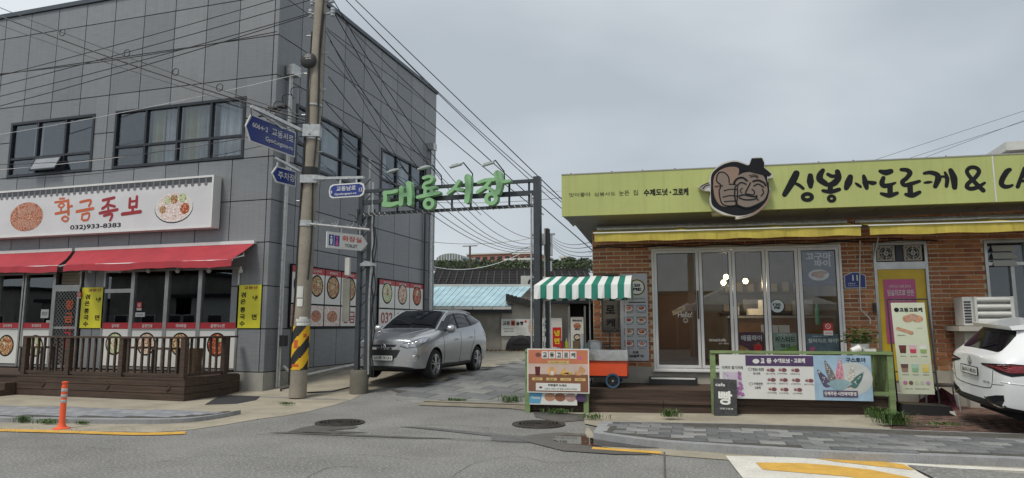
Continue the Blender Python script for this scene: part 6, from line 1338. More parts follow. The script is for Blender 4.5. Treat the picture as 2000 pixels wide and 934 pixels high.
# drip pipes by the awning
tag(MB(FR,M['pvc']).tube([(rat(1677,470)[0],-.1,3.25),(rat(1677,560)[0],-.06,2.3),(rat(1680,612)[0],-.06,1.9),(rat(1697,625)[0],-.08,1.72),(rat(1698,640)[0],-.08,1.62)],.012,6).build('drain_hose', origin=FR.pt(3.9,-.1,1.7), smooth=True), 'thin white hose hanging down past the blue number plate', 'hose')
tag(MB(FR,M['pvc']).tube([(rat(1712,455)[0],-.1,3.3),(rat(1710,478)[0],-.08,3.15),(rat(1704,500)[0],-.08,2.9)],.012,6).build('drain_hose', origin=FR.pt(4.4,-.1,3), smooth=True), 'short white hose beside the left exhaust fan', 'hose')
m = MB(FR, M['cable']); m.tube([(k*.35,-.03,3.23+.015*math.sin(k*1.9)) for k in range(20)], .012, 5); m.tube([(k*.35+.1,-.04,3.27+.012*math.sin(k*1.3)) for k in range(18)], .009, 5); tag(m.build('wall_cable', origin=FR.pt(0,-.03,3.2), smooth=True), 'black cables clipped along the bricks under the yellow awnings', 'cable')
# number plate
a_, b_ = rat(1648,532,-.04), rat(1692,563,-.04); t = thing('number_plate', 'blue house number plate reading 11 on the brick wall', 'number plate', Frame(FR.pt(a_[0],-.04,b_[1]),R(5)))
w = b_[0]-a_[0]; h = a_[1]-b_[1]; A = a_[0]; B = b_[1]
m = MB(FR, M['paper']); m.prism([(A,B),(A+w,B),(A+w,B+h*.8),(A+w*.85,B+h*.87),(A+w*.62,B+h),(A+w*.38,B+h),(A+w*.15,B+h*.87),(A,B+h*.8)],-.05,-.02); m.build('plate', parent=t)
g = .012; m = MB(FR, M['blue']); m.prism([(A+g,B+g),(A+w-g,B+g),(A+w-g,B+h*.8-g),(A+w*.84,B+h*.87-g),(A+w*.61,B+h-g),(A+w*.39,B+h-g),(A+w*.16,B+h*.87-g),(A+g,B+h*.8-g)],-.053,-.051); m.build('face', parent=t)
m = MB(FR, M['paper']); m.text('11',A+w*.37,A+w*.63,B+h*.46,B+h*.82,-.055,bold=.03); m.text('교동남로',A+w*.14,A+w*.5,B+h*.24,B+h*.34,-.055,bold=.01); m.text('Gyodongnam-ro',A+w*.14,A+w*.6,B+h*.12,B+h*.19,-.055); m.build('lettering', parent=t)
# side door with fans
m = MB(FR, M['steel']); m.frame(dB[0],dB[1],dB[2],dB[3],.05,-.04,.1); m.box(dB[0]+.05,dB[1]-.05,-.035,.09,2.68,2.82); m.build('door_frame', parent=SH)
bx(FR,'yellow_door',mat('yellow_door_panel',(.6,.42,.03),.5,dirt=.2,dcol=(.35,.28,.1)),SH,dB[0]+.055,dB[1]-.055,.0,.03,.55,2.675)
zf0 = 2.84; zf1 = 3.14; ww = dB[1]-dB[0]
bx(FR,'vent_back',mat('dim_vent',(.05,.05,.05)),SH,dB[0]+.05,dB[1]-.05,.06,.08,zf0-.02,zf1+.02)
for k, (f) in enumerate((.24,.74)):
    u = dB[0]+ww*f; t = thing('exhaust_fan', ['round beige exhaust fan above the yellow door, left of two','round beige exhaust fan above the yellow door, right of two'][k], 'exhaust fan', Frame(FR.pt(u,0,3.0),R(5)), 'exhaust fans over the yellow door')
    m = MB(FR, mat('fan_beige',(.36,.33,.27),.5,dirt=.4,dcol=(.15,.13,.09))); m.frame(u-.16,u+.16,zf0,zf1,.03,-.03,.03); m.ring(u,2.99,.135,.135,.03,-.035,.03); m.build('housing', parent=t)
    m = MB(FR, mat('fan_blade',(.14,.13,.11),.5))
    for j in range(5): a = j*2*math.pi/5; m.add([(u+.03*math.cos(a),.0,2.99+.03*math.sin(a)),(u+.12*math.cos(a-.3),.02,2.99+.12*math.sin(a-.3)),(u+.12*math.cos(a+.5),-.01,2.99+.12*math.sin(a+.5)),(u+.03*math.cos(a+.9),.0,2.99+.03*math.sin(a+.9))],[(0,1,2,3)])
    m.build('blade', parent=t)
    m = MB(FR, M['greywh']); m.disc(u,2.99,.045,-.045,n=14); m.ring(u,2.99,.09,.09,.006,-.04); 
    for j in range(4): a = j*math.pi/2; m.bar((u+.045*math.cos(a),-.042,2.99+.045*math.sin(a)),(u+.13*math.cos(a),-.04,2.99+.13*math.sin(a)),.008)
    m.use(M['dkframe']); m.bar((u-.04,-.047,2.99),(u+.04,-.047,2.99),.01); m.bar((u,-.048,2.95),(u,-.048,3.03),.01); m.build('grille', parent=t)
bx(FR,'vent_divider','dkframe',SH,dB[0]+ww*.43,dB[0]+ww*.56,-.01,.05,zf0,zf1)
a_, b_ = rat(1725,546,-.01), rat(1794,640,-.01); t = thing('poster', 'pink dessert poster on the yellow door behind the menu stand', 'poster', Frame(FR.pt(a_[0],-.01,b_[1]),R(5)))
m = MB(FR, mat('pink_poster',(.5,.09,.23),.45,var=.12)); m.box(a_[0],b_[0],-.012,-.002,b_[1]-.3,a_[1]); m.use(M['paper']); w = b_[0]-a_[0]; m.text('임실치즈로 만든',a_[0]+w*.1,b_[0]-w*.06,a_[1]-.32,a_[1]-.2,-.015,bold=.02); m.text('진짜치즈가 듬뿍 들어간',a_[0]+w*.17,b_[0]-w*.14,a_[1]-.17,a_[1]-.11,-.015); m.text('프리미엄 베이커리',a_[0]+w*.2,b_[0]-w*.18,a_[1]-.43,a_[1]-.37,-.015); m.build('lettering', parent=t)
m = MB(FR, M['blackpl']); u,z = rat(1703,602); m.box(u+.0,u+.05,-.09,-.045,z-.08,z+.1); m.build('door_lock', parent=SH)
# right window
m = MB(FR, M['steel']); m.frame(wC[0],wC[1],wC[2],wC[3],.05,-.04,.1); m.box(wC[0]+.05,wC[1]-.05,-.035,.09,2.72,2.78); m.box(wC[0]+.42,wC[0]+.48,-.03,.08,wC[2]+.05,2.72); m.box(wC[0]+.68,wC[0]+.74,-.03,.08,wC[2]+.05,wC[3]-.05); m.build('window_frame', parent=SH)
m = MB(FR, M['glass']); m.box(wC[0]+.05,wC[1]-.05,.02,.03,wC[2]+.05,2.72); m.box(wC[0]+.05,wC[1]-.05,.02,.03,2.78,wC[3]-.05); m.build('pane', parent=SH)
bx(FR,'room_back',mat('dim_room2',(.05,.055,.06)),SH,wC[0]-.2,wC[1]+.3,1.0,1.1,.8,3.6)
m = MB(FR, M['greywh'])
for k in range(3): z = 3.1-.14*k; m.add([(wC[0]+.14,.0,z),(wC[0]+.5,.0,z),(wC[0]+.53,-.09,z-.12),(wC[0]+.12,-.09,z-.12)],[(0,1,2,3)])
m.build('louvre_flap', parent=SH)
# menu board, left of the doors
a_, b_ = rat(1210,535,-.06), rat(1268,705,-.06); t = thing('menu_board', 'tall grey pie menu board with eight pictures left of the folding doors', 'menu board', Frame(FR.pt(a_[0],-.06,b_[1]),R(5)))
A,B,w,h = a_[0],b_[1],b_[0]-a_[0],a_[1]-b_[1]
m = MB(FR, mat('menu_grey',(.42,.43,.44),.4,var=.05)); m.box(A,A+w,-.06,-.035,B,B+h); m.build('panel', parent=t)
q = MB(FR, mat('badge_face',(.5,.55,.53),.4)); q.use(M['yelprint']); u, z = A+w*.62, B+h*.84; q.disc(u,z,.17,-.063); q.use(M['ink']); q.ring(u,z,.155,.155,.02,-.065); q.use(M['paper']); q.disc(u,z,.14,-.0655); q.use(M['ink']); q.text('120',u-.11,u+.07,z+.01,z+.07,-.067,bold=.05); q.text('PIE',u-.09,u+.09,z-.075,z-.01,-.067,bold=.05); q.text('백이십겹파이 전문점',u-.15,u+.15,z-.25,z-.22,-.067); q.box(u-.17,u+.17,-.064,-.062,z-.32,z-.3); q.build('badge', parent=t)
for r_ in range(4):
    for c_ in range(2):
        u = A+w*(.3+.46*c_); z = B+h*(.6-.135*r_); m = MB(FR, mat('photo_back_%d' % ((r_+c_)%3), [(.3,.2,.2),(.2,.24,.3),(.24,.2,.16)][(r_+c_)%3],.4,var=.3,scale=12)); m.box(u-.1,u+.1,-.063,-.06,z-.07,z+.07); m.use(M['paper']); m.disc(u,z-.01,.085,-.0645,rz=.05,n=16); m.use(FOODS[3 if (r_+c_)%2 else 4]); m.disc(u,z+.0,.06,-.066,rz=.035,n=14); m.use(M['ink']); m.text(['애플파이','호두파이','고구마파이','크림파이'][(r_*2+c_)%4],u-.08,u+.08,z-.105,z-.085,-.063,bold=.02); m.build('menu_picture', parent=t)
m = MB(FR, M['ink']); m.text('카페',A+w*.42,A+w*.62,B+h*.075,B+h*.11,-.063,bold=.04); m.text('120겹파이',A+w*.25,A+w*.8,B+h*.035,B+h*.07,-.063,bold=.05); m.build('lettering', parent=t)
# wooden plaque
a_, b_ = rat(1173,535,-.06), rat(1211,650,-.06); t = thing('plaque', 'dark vertical plaque with carved croquette lettering left of the menu board', 'plaque', Frame(FR.pt(a_[0],-.06,b_[1]),R(5))); A,B,w,h = a_[0],b_[1],b_[0]-a_[0],a_[1]-b_[1]
c_=.05; m = MB(FR, mat('plaque_face',(.1,.088,.07),.6,var=.3,scale=4,bump=.5,bs=20)); m.prism([(A+c_,B),(A+w-c_,B),(A+w,B+c_),(A+w,B+h-c_),(A+w-c_,B+h),(A+c_,B+h),(A,B+h-c_),(A,B+c_)],-.06,-.02); m.build('board', parent=t)
m = MB(FR, M['ink']); m.frame(A+.025,A+w-.025,B+.03,B+h-.03,.01,-.064,-.061)
for k, ch in enumerate('도고로케'): m.text(ch,A+w*.25,A+w*.75,B+h*(.9-.22*k-.14),B+h*(.9-.22*k),-.065,bold=.03)
m.build('lettering', parent=t)

# ================================================================== bakery deck, steps and railings
dk2 = thing('timber_deck', 'dark brown timber deck with steps in front of the brick bakery', 'deck', FR)
us0, us1 = rat(1148,790,-1.8)[0], rat(1392,790,-1.8)[0]; ul = rat(1032,780,-1.8)[0]; ur = rat(1740,780,-1.8)[0]
for k in range(11): m = MB(FR, M['wood']); m.box(ul+.02, ur, -1.5+.132*k, -1.374+.132*k, .38, .42); m.build('deck_plank', parent=dk2)
m = MB(FR, M['wood']); m.box(us0,us1,-1.5,-1.46,.2,.378); m.build('riser_board', parent=dk2)
um = (us0+us1)/2+.25
for (a,b) in ((us0,um),(um,us1)):
    m = MB(FR, M['wood']); m.box(a+.004,b-.004,-1.8,-1.504,.2,.235); m.build('step_tread', parent=dk2); m = MB(FR, M['wood']); m.box(a+.004,b-.004,-1.77,-1.74,.03,.198); m.build('riser_board', parent=dk2)
for (a,b,q_) in ((ul,us0,.03),(us1,ur-.02,.06)):
    for k in range(2): m = MB(FR, M['wood']); m.box(a+.01,b-.01,-1.8,-1.76,q_+.0+.15*k,q_+.145+.15*k); m.build('skirt_board', parent=dk2)
    m = MB(FR, M['wood']); m.box(a+.01,b-.01,-1.8,-1.504,.36,.4); m.build('deck_plank', parent=dk2)
m = MB(FR, M['wood']); m.box(ul,ul+.035,-1.8,0,.02,.38); m.build('skirt_board', parent=dk2); m = MB(FR, M['wood']); m.box(ur-.035,ur,-1.755,0,.02,.38); m.build('skirt_board', parent=dk2)
m = MB(FR, M['blackpl']); m.box(rat(1268,745,-.35)[0],rat(1362,745,-.35)[0],-.45,-.12,.425,.56); m.use(M['paper']); m.box(rat(1272,742,-.45)[0],rat(1358,742,-.45)[0],-.452,-.43,.535,.565); tag(m.build('door_step', origin=FR.pt(.6,-.3,.42)), 'black doorstep with a white worn nosing below the first glass door', 'step')
def railing(ua, ub, label, side):
    t = thing('railing', label, 'railing', Frame(FR.pt(ua,-1.86,.05),R(5)), 'green railings of the bakery deck')
    rail_run(FR, t, 'green', [(ua,-1.86),(ub,-1.86)], .4, 1.13, [], .3, bw=.04, top=(.12,.045)); 
    for u in (ua,ub): m = MB(FR, M['green']); m.box(u-.045,u+.045,-1.9,-1.81,hgt(*FR.pt(u,-1.86,0)[:2])+.0,1.1); m.build('post', parent=t)
    if side: rail_run(FR, t, 'green', [(side,-1.82),(side,-.3)], .4, 1.13, [(side,-.35)], .14, top=(.1,.045), pw=.09)
railing(us1+.02, ur, 'green wooden railing carrying the long purple and blue banner', ur); railing(ul, us0-.02, 'short green wooden railing at the food stall end of the deck', None)
# long banner
a_, b_ = rat(1404,692,-1.93), rat(1706,784,-1.93); A,B,w,h = a_[0], b_[1], b_[0]-a_[0], 1.09-b_[1]-.0
t = thing('banner', 'long white and pale blue menu banner with donuts and ice cream on the green railing', 'banner', Frame(FR.pt(A,-1.93,B),R(5)))
BD = -1.93
m = MB(FR, mat('banner_white',(.62,.62,.6),.5,var=.04)); m.box(A,A+w,BD,BD+.012,B,B+h); m.use(mat('banner_blue',(.3,.43,.55),.5,var=.25,scale=2.5)); m.box(A+w*.63,A+w,BD-.002,BD,B,B+h); m.build('cloth', parent=t)
def q2(x, y): return (A+w*(x-118)/(1715-118), B+h*(1-(y-112-(x-118)*.025)/(570-112)))
def bt(mb, body, x0, x1, y0, y1, d=BD-.004, bold=.02): p, q = q2(x0,y1), q2(x1,y0); mb.text(body,p[0],q[0],p[1],q[1]+(0),d,bold=bold)
m = MB(FR, M['purple']); p, q = q2(405,235), q2(1125,145); m.box(p[0],q[0],BD-.003,BD-.0,p[1],q[1]); m.build('title_band', parent=t)
m = MB(FR, M['paper']); c = q2(518,190); m.disc(c[0],c[1],.055,BD-.005,rz=.04); bt(m,'교',568,610,162,212,bold=.05); bt(m,'동',632,685,162,214,bold=.05); bt(m,'수제도넛',705,880,168,212,bold=.05); bt(m,'고로케',920,1038,168,215,bold=.05); c = q2(900,188); m.disc(c[0],c[1],.01,BD-.005); m.build('title_lettering', parent=t)
m = MB(FR, M['ink']); bt(m,'이벽의 딸기카페',148,372,238,268,bold=.01); bt(m,'맛있는 건강한',478,600,262,290); bt(m,'도너츠',482,560,305,330); bt(m,'구워만든',482,580,412,438); bt(m,'고로케',490,555,452,478); bt(m,'구스토아',1458,1665,172,216,bold=.04)
for (x,y) in ((450,272),(455,425)): c = q2(x,y); m.ring(c[0],c[1],.03,.022,.005,BD-.004)
don = mat('donut_print',(.17,.06,.07),.5,var=.5,scale=40); don2 = mat('donut_pale_print',(.4,.25,.22),.5,var=.3,scale=40)
items = [(668,285),(793,285),(928,290),(672,385),(800,388),(930,392),(1068,398),(678,482),(803,486),(945,490)]
for (x,y) in items: bt(m,'['+random.choice(['팥고로케','찹쌀도넛','야채빵','크림치즈'])+']',x-48,x+48,y+30,y+46,bold=.0)
m.build('lettering', parent=t)
for (x,y) in items:
    m = MB(FR, don); c = q2(x+20,y); m.disc(c[0],c[1],.044,BD-.004,rz=.032,n=14); m.use(don2); c = q2(x-20,y-3); m.disc(c[0],c[1],.034,BD-.0045,rz=.024,n=12); m.use(don); c = q2(x-22,y+2); m.disc(c[0],c[1],.018,BD-.005,rz=.013,n=8); m.build('donut_picture', parent=t)
lil = mat('lilac_print',(.3,.13,.3),.5,var=.5,scale=25); m = MB(FR, mat('lilac_pale',(.48,.42,.5),.5,var=.15)); p, q = q2(150,560), q2(358,300); m.box(p[0],q[0],BD-.003,BD,p[1],q[1]); m.use(lil)
for k in range(40): y = random.uniform(300,540); x = 335+random.uniform(-1,1)*(10+(y-300)*.1); c = q2(x,y); m.disc(c[0],c[1],random.uniform(.012,.028),BD-.004-.0001*k,n=7,ph=random.random())
for (x,y,s) in ((190,320,-1),(215,340,1),(230,380,-1)): c = q2(x,y); m.flat([(c[0],c[1]),(c[0]-.03,c[1]+.02),(c[0]-.02,c[1]-.012),(c[0],c[1]-.004),(c[0]+.025,c[1]+.022)],BD-.004)
m.build('flower_print', parent=t)
m = MB(FR, mat('halo_print',(.5,.52,.5),.5)); c = q2(1520,380); m.disc(c[0],c[1],.31,BD-.003,rz=.27); m.build('halo_print', parent=t)
for k, (x0,y0,x1,y1,cc) in enumerate([(1250,430,1165,290,(.08,.07,.12)),(1310,380,1245,195,(.16,.15,.15)),(1385,370,1400,175,(.5,.22,.28)),(1490,400,1540,240,(.5,.48,.42)),(1530,440,1630,320,(.06,.14,.13))]):
    mm = mat('cream_print_%d' % k, cc, .5, var=.6, scale=60); m = MB(FR, mat('cone_print',(.3,.1,.13),.5,var=.2,scale=30)); c0 = q2(1390,500); a = q2(x0-18,y0); b = q2(x0+22,y0+5); m.flat([(c0[0]+(a[0]-c0[0])*.5,c0[1]+(a[1]-c0[1])*.5),(c0[0]+(b[0]-c0[0])*.5,c0[1]+(b[1]-c0[1])*.5),b,a],BD-.0045); m.use(mm); m.stroke([q2(x0,y0),q2((x0+x1)/2,(y0+y1)/2),q2(x1,y1)],[.13,.1,.015],BD-.0055-.0003*k); m.use(M['paper'])
    for j in range(10): f = random.random(); g = q2(x0+(x1-x0)*f+random.uniform(-30,30)*(1-f),y0+(y1-y0)*f); m.disc(g[0],g[1],.009,BD-.0075,n=6)
    m.build('ice_cream_print', parent=t)
m = MB(FR, mat('fan_print',(.25,.38,.42),.5)); 
for k in range(7): 
    a0 = math.pi*(.2+.62*k/7); a1 = math.pi*(.2+.62*(k+.9)/7); c = q2(1385,505); m.flat([c,(c[0]+.25*math.cos(a1),c[1]+.2*math.sin(a1)),(c[0]+.25*math.cos(a0),c[1]+.2*math.sin(a0))],BD-.0085)
m.use(M['purple']); p, q = q2(1210,560), q2(1560,505); m.box(p[0],q[0],BD-.011,BD-.009,p[1]-.0,q[1]); m.use(M['paper']); bt(m,'단체주문·사전예약환영',1222,1546,515,548,d=BD-.013,bold=.03); m.build('order_band', parent=t)
# chalkboard
a_, b_ = rat(1392,743,-2.05), rat(1440,813,-2.05); F5 = Frame(FR.pt(a_[0],-2.05,0), R(5)); t = thing('chalkboard', 'black cafe chalkboard leaning against the left post of the green railing', 'chalkboard', F5); w = b_[0]-a_[0]
T5 = F5.M @ Matrix.Translation((0,0,.06)) @ Matrix.Rotation(R(-10),4,'X') @ Matrix.Rotation(R(2),4,'Y'); h = .62
m = MB(None, mat('chalkboard_black',(.03,.031,.032),.7,var=.4,scale=8,speck=.5,bump=.4,bs=60)); m.M = T5; m.box(0,w,0,.025,0,h); m.build('board', parent=t)
m = MB(None, M['paper']); m.M = T5; m.text('cafe',w*.08,w*.5,h*.8,h*.89,-.003,bold=.02); m.text('빵',w*.2,w*.8,h*.3,h*.68,-.003,bold=.035); m.text('교동고로케',w*.25,w*.82,h*.17,h*.22,-.003,bold=.01); m.build('chalk_lettering', parent=t)
# flower pots on the railing
u,z = rat(1683,680,-1.7); t = thing('potted_plant', 'bushy green potted plant behind the right end of the green railing', 'plant', FR.pt(u,-1.6,.42)); c = FR.pt(u,-1.6,.42)
m = MB(Matrix.Translation(c), M['greywh']); m.lathe([(.1,0),(.11,.6),(.15,.86),(.13,.86),(0,.84)], n=16); m.build('pot', parent=t, smooth=True)
m = MB(Matrix.Translation(c+Vector((0,0,.84))), leafm)
for k in range(420):
    a = random.uniform(0,6.28); e = random.uniform(.1,1.4); r = .06+.24*random.random(); p = Vector((r*math.cos(a)*math.cos(e)*1.1,r*math.sin(a)*math.cos(e),r*math.sin(e)*1.0)); s_ = random.uniform(.035,.07); d1 = Vector((math.cos(a),math.sin(a),.3)).normalized(); d2 = Vector((-math.sin(a),math.cos(a),random.uniform(-.5,.5))); m.add([p,p+d1*s_*.5+d2*s_*.4,p+d1*s_*1.3,p+d1*s_*.5-d2*s_*.4],[(0,1,2,3)])
m.build('foliage', parent=t)
u,z = rat(1665,685,-1.86); m = MB(FR, M['paper']); m.tube([(u-.02,-1.86,1.16),(u+.12,-1.84,1.2)],.05,12,r2=.075,caps=True); tag(m.build('white_cup', origin=FR.pt(u,-1.86,1.15), smooth=True), 'white cup lying on the green railing beside the potted plant', 'cup')
bx_ = MB(FR, M['greywh']); u = rat(1695,682,-1.75)[0]; bx_.box(u-.09,u+.11,-1.82,-1.68,1.155,1.2); tag(bx_.build('white_tray', origin=FR.pt(u,-1.75,1.15)), 'small white planter tray on the railing right of the plant', 'tray')

# ================================================================== banner stand
pL, pR = rat(1733,590,-1.35), rat(1812,590,-1.35); u0 = pL[0]; u1 = pR[0]+.0; zb, zt = .2, 2.12
t = thing('menu_stand', 'black framed menu banner stand with drinks in front of the yellow door', 'banner stand', Frame(FR.pt(u0,-1.3,.1),R(5)))
lean = .22
def st(u, z, off=0): return (u, -1.55+(z-.1)/2.0*lean+off, z)
m = MB(FR, M['blackpl']); zt = rat(1760,585,-1.3)[1]; zbt = rat(1780,770,-1.55)[1]
m.tube([st(u0,.2),st(u0,zt)],.014,8); m.tube([st(u1,.2),st(u1,zt)],.014,8); m.tube([st(u0,zt),st(u1,zt)],.012,8); m.tube([st(u0,.8,.02),st(u1,.8,.02)],.01,8); m.build('frame', parent=t)
def sq(u, z, off): p = st(u,z,off); return p
def panel_on(mb, a, b, c, e, off): mb.add([sq(a,c,off),sq(b,c,off),sq(b,e,off),sq(a,e,off)],[(0,1,2,3)])
bu0, bu1, bz0, bz1 = u0+.05, u1-.06, zbt, zt-.06
m = MB(FR, mat('stand_banner',(.5,.53,.4),.5,var=.08,scale=2)); m.add([sq(bu0,bz0,-.02),sq(bu1,bz0,-.02),sq(bu1,bz1,-.02),sq(bu0,bz1,-.02),sq(bu0,bz0,-.012),sq(bu1,bz0,-.012),sq(bu1,bz1,-.012),sq(bu0,bz1,-.012)],[(0,1,2,3),(4,7,6,5),(0,4,5,1),(1,5,6,2),(2,6,7,3),(3,7,4,0)]); m.build('banner', parent=t)
class Tilt(MB):
    pass
SM = Matrix.Shear if False else None
TS = FR.M @ Matrix(((1,0,0,0),(0,1,lean/2.0,-1.55-.1*lean/2.0-.022),(0,0,1,0),(0,0,0,1)))
w = bu1-bu0; h = bz1-bz0
def dr(mm): q = MB(None, mm if not isinstance(mm,str) else M[mm]); q.M = TS; return q
q = dr('ink'); q.disc(bu0+w*.15,bz0+h*.92,.04,-.001); q.text('교동고로케',bu0+w*.23,bu1-w*.08,bz0+h*.895,bz0+h*.945,-.001,bold=.04); q.text('고로케',bu0+w*.68,bu0+w*.84,bz0+h*.71,bz0+h*.72,-.001); q.text('찹쌀꽈배기',bu0+w*.1,bu0+w*.34,bz0+h*.63,bz0+h*.643,-.001,bold=.01)
for k, s_ in enumerate(('아메리카노','딸기라떼','녹차라떼','초코라떼','청포도에이드','레몬차')): q.text(s_,bu0+w*(.12+.3*(k%3)),bu0+w*(.3+.3*(k%3)),bz0+h*(.4-.2*(k//3)),bz0+h*(.413-.2*(k//3)),-.001,bold=.01)
q.text('신메뉴 출시 · 포장주문 환영합니다',bu0+w*.15,bu0+w*.85,bz0+h*.05,bz0+h*.062,-.001,bold=.01); q.build('lettering', parent=t)
bread = mat('bread_print',(.42,.22,.13),.5,var=.25,scale=25)
q = dr(bread); q.disc(bu0+w*.45,bz0+h*.82,.08,-.002,rz=.06); q.disc(bu0+w*.74,bz0+h*.82,.09,-.0024,rz=.06); q.use(bread); q.disc(bu0+w*.6,bz0+h*.84,.09,-.0028,rz=.055); q.use(don2); q.disc(bu0+w*.6,bz0+h*.835,.055,-.0032,rz=.03); q.build('bread_picture', parent=t)
q = dr(bread)
for k in range(6): q.disc(bu0+w*(.14+.075*k),bz0+h*(.71-.009*k),.035,-.002-.0004*k,rz=.03,n=12,ph=.3)
q.build('bread_picture', parent=t)
for k, (c1,c2) in enumerate((((.12,.02,.02),(.08,.02,.01)),((.55,.35,.38),(.45,.04,.08)),((.6,.62,.55),(.25,.35,.12)),((.1,.05,.04),(.25,.16,.12)),((.3,.45,.35),(.2,.35,.2)),((.6,.5,.2),(.55,.45,.1)))):
    u = bu0+w*(.21+.3*(k%3)); z = bz0+h*(.49-.205*(k//3)); a,b = mat('drink_a%d'%k,c1,.4), mat('drink_b%d'%k,c2,.4); q = dr(a); q.flat([(u-.045,z-.075),(u+.045,z-.075),(u+.06,z+.06),(u-.06,z+.06)],-.002); q.use(b); q.flat([(u-.045,z-.075),(u+.045,z-.075),(u+.052,z-.01),(u-.052,z-.01)],-.0026); q.use(M['greywh']); q.box(u-.064,u+.064,-.003,-.002,z+.058,z+.07); q.build('drink_picture', parent=t)
for k, c1 in enumerate(((.4,.15,.25),(.12,.1,.06),(.45,.48,.35),(.45,.46,.35),(.4,.25,.4))): q = dr(mat('dot_print%d'%k,c1,.5)); q.disc(bu0+w*(.18+.165*k),bz0+h*.12,.035,-.002,n=12); q.build('flavour_dot', parent=t)
ba = rat(1740,803,-1.9); m = MB(FR, M['blackpl']); m.prism([(u0-.05,.12),(u1+.12,.1),(u1+.06,.27),(u0-.02,.3)],-1.85,-1.4); m.build('base', parent=t)
m = MB(FR, M['paper']); m.flat([(u1+.03,.17),(u1+.12,.12),(u1+.1,.2),(u1+.02,.2)],-1.86); m.build('paper_scrap', parent=t)

# ================================================================== air conditioner, chair, cone
a_, b_ = rat(1879,578,-.6), rat(1974,636,-.6); FD6 = -.62; FA6 = Frame(FR.pt(a_[0],FD6,b_[1]),R(5))
pb_ = thing('plastered_plinth', 'pale plastered ledge carrying the air conditioner', 'ledge', FA6); w = b_[0]-a_[0]; h = a_[1]-b_[1]-.02
m = MB(FA6, M['paledirt']); m.box(-.12,w+.5,-.05,.55,-.1,-.01); m.build('slab', parent=pb_); m = MB(FA6, M['paledirt']); m.box(.0,w+.4,.05,.5,-b_[1]+.0,-.101); m.build('pier', parent=pb_)
t = thing('outdoor_unit', 'white air conditioner outdoor unit with wide louvres beside the white car', 'air conditioner', FA6)
m = MB(FA6, M['greywh']); m.box(0,w,.03,.4,0,h); m.build('case', parent=t)
for k in range(4): z = h*(.04+.25*k); m = MB(FA6, M['greywh']); m.tube([(.2,-.01,z+h*.1),(w+.03,-.01,z+h*.1)],h*.095,14); m.build('louvre', parent=t, smooth=True)
m = MB(FA6, M['greywh']); m.box(w+.0,w+.05,-.06,.03,0,h); m.box(.16,.2,-.06,.03,0,h); m.build('louvre_frame', parent=t)
m = MB(FA6, M['dkframe']); 
for k in range(8): m.box(.02,.13,.02,.029,h*(.1+.1*k),h*(.15+.1*k))
m.build('side_grille', parent=t)
u,z = rat(1845,680,-.95); FC = Frame(FR.pt(u-.2,-1.05,.11),R(-8)); t = thing('folding_chair', 'old metal chair with brown seat back beside the white car', 'chair', FC)
m = MB(FC, mat('chair_back_wood',(.22,.1,.04),.6)); m.box(-.3,.25,.32,.36,.78,.87); m.build('backrest', parent=t); m = MB(FC, mat('chair_seat',(.06,.05,.045),.6)); m.box(-.2,.3,-.1,.3,.42,.46); m.build('seat', parent=t)
for pts in ([(-.28,.34,.85),(-.24,.3,.45),(-.26,.36,0)],[(.24,.34,.85),(.27,.3,.45),(.28,.36,0)],[(-.18,-.08,.42),(-.2,-.14,0)],[(.28,-.08,.42),(.3,-.14,0)]): m = MB(FC, M['galv']); m.tube(pts,.014,8); m.build('leg', parent=t)
m = MB(FC, M['cable']); m.tube([(-.24,.3,.8),(-.05,.2,.5),(.05,.1,.1)],.012,6); m.build('brace', parent=t)
m = MB(FC, mat('patterned_cloth',(.12,.03,.04),.8,var=.9,scale=9)); m.add([(-.35,.2,.0),(.3,.1,.0),(.28,.3,.25),(.1,.32,.38),(-.25,.33,.15)],[(0,1,2,3,4)]); tag(m.build('cloth_bag', origin=FC.pt(0,.2,.0)), 'dark patterned cloth slumped under the metal chair', 'cloth')
u,z = rat(1871,690,-.85); c = FR.pt(u,-.9,.56); t = thing('traffic_cone', 'small orange traffic cone with white band on the metal chair', 'traffic cone', c)
m = MB(Matrix.Translation(c), M['orange']); m.lathe([(.1,.0),(.1,.02),(.075,.03),(.02,.33),(0,.33)], n=18); m.build('body', parent=t, smooth=True); m = MB(Matrix.Translation(c), M['paper']); m.lathe([(.0585,.11),(.0605,.11),(.044,.2),(.042,.2)], n=18); m.build('reflective_band', parent=t, smooth=True)

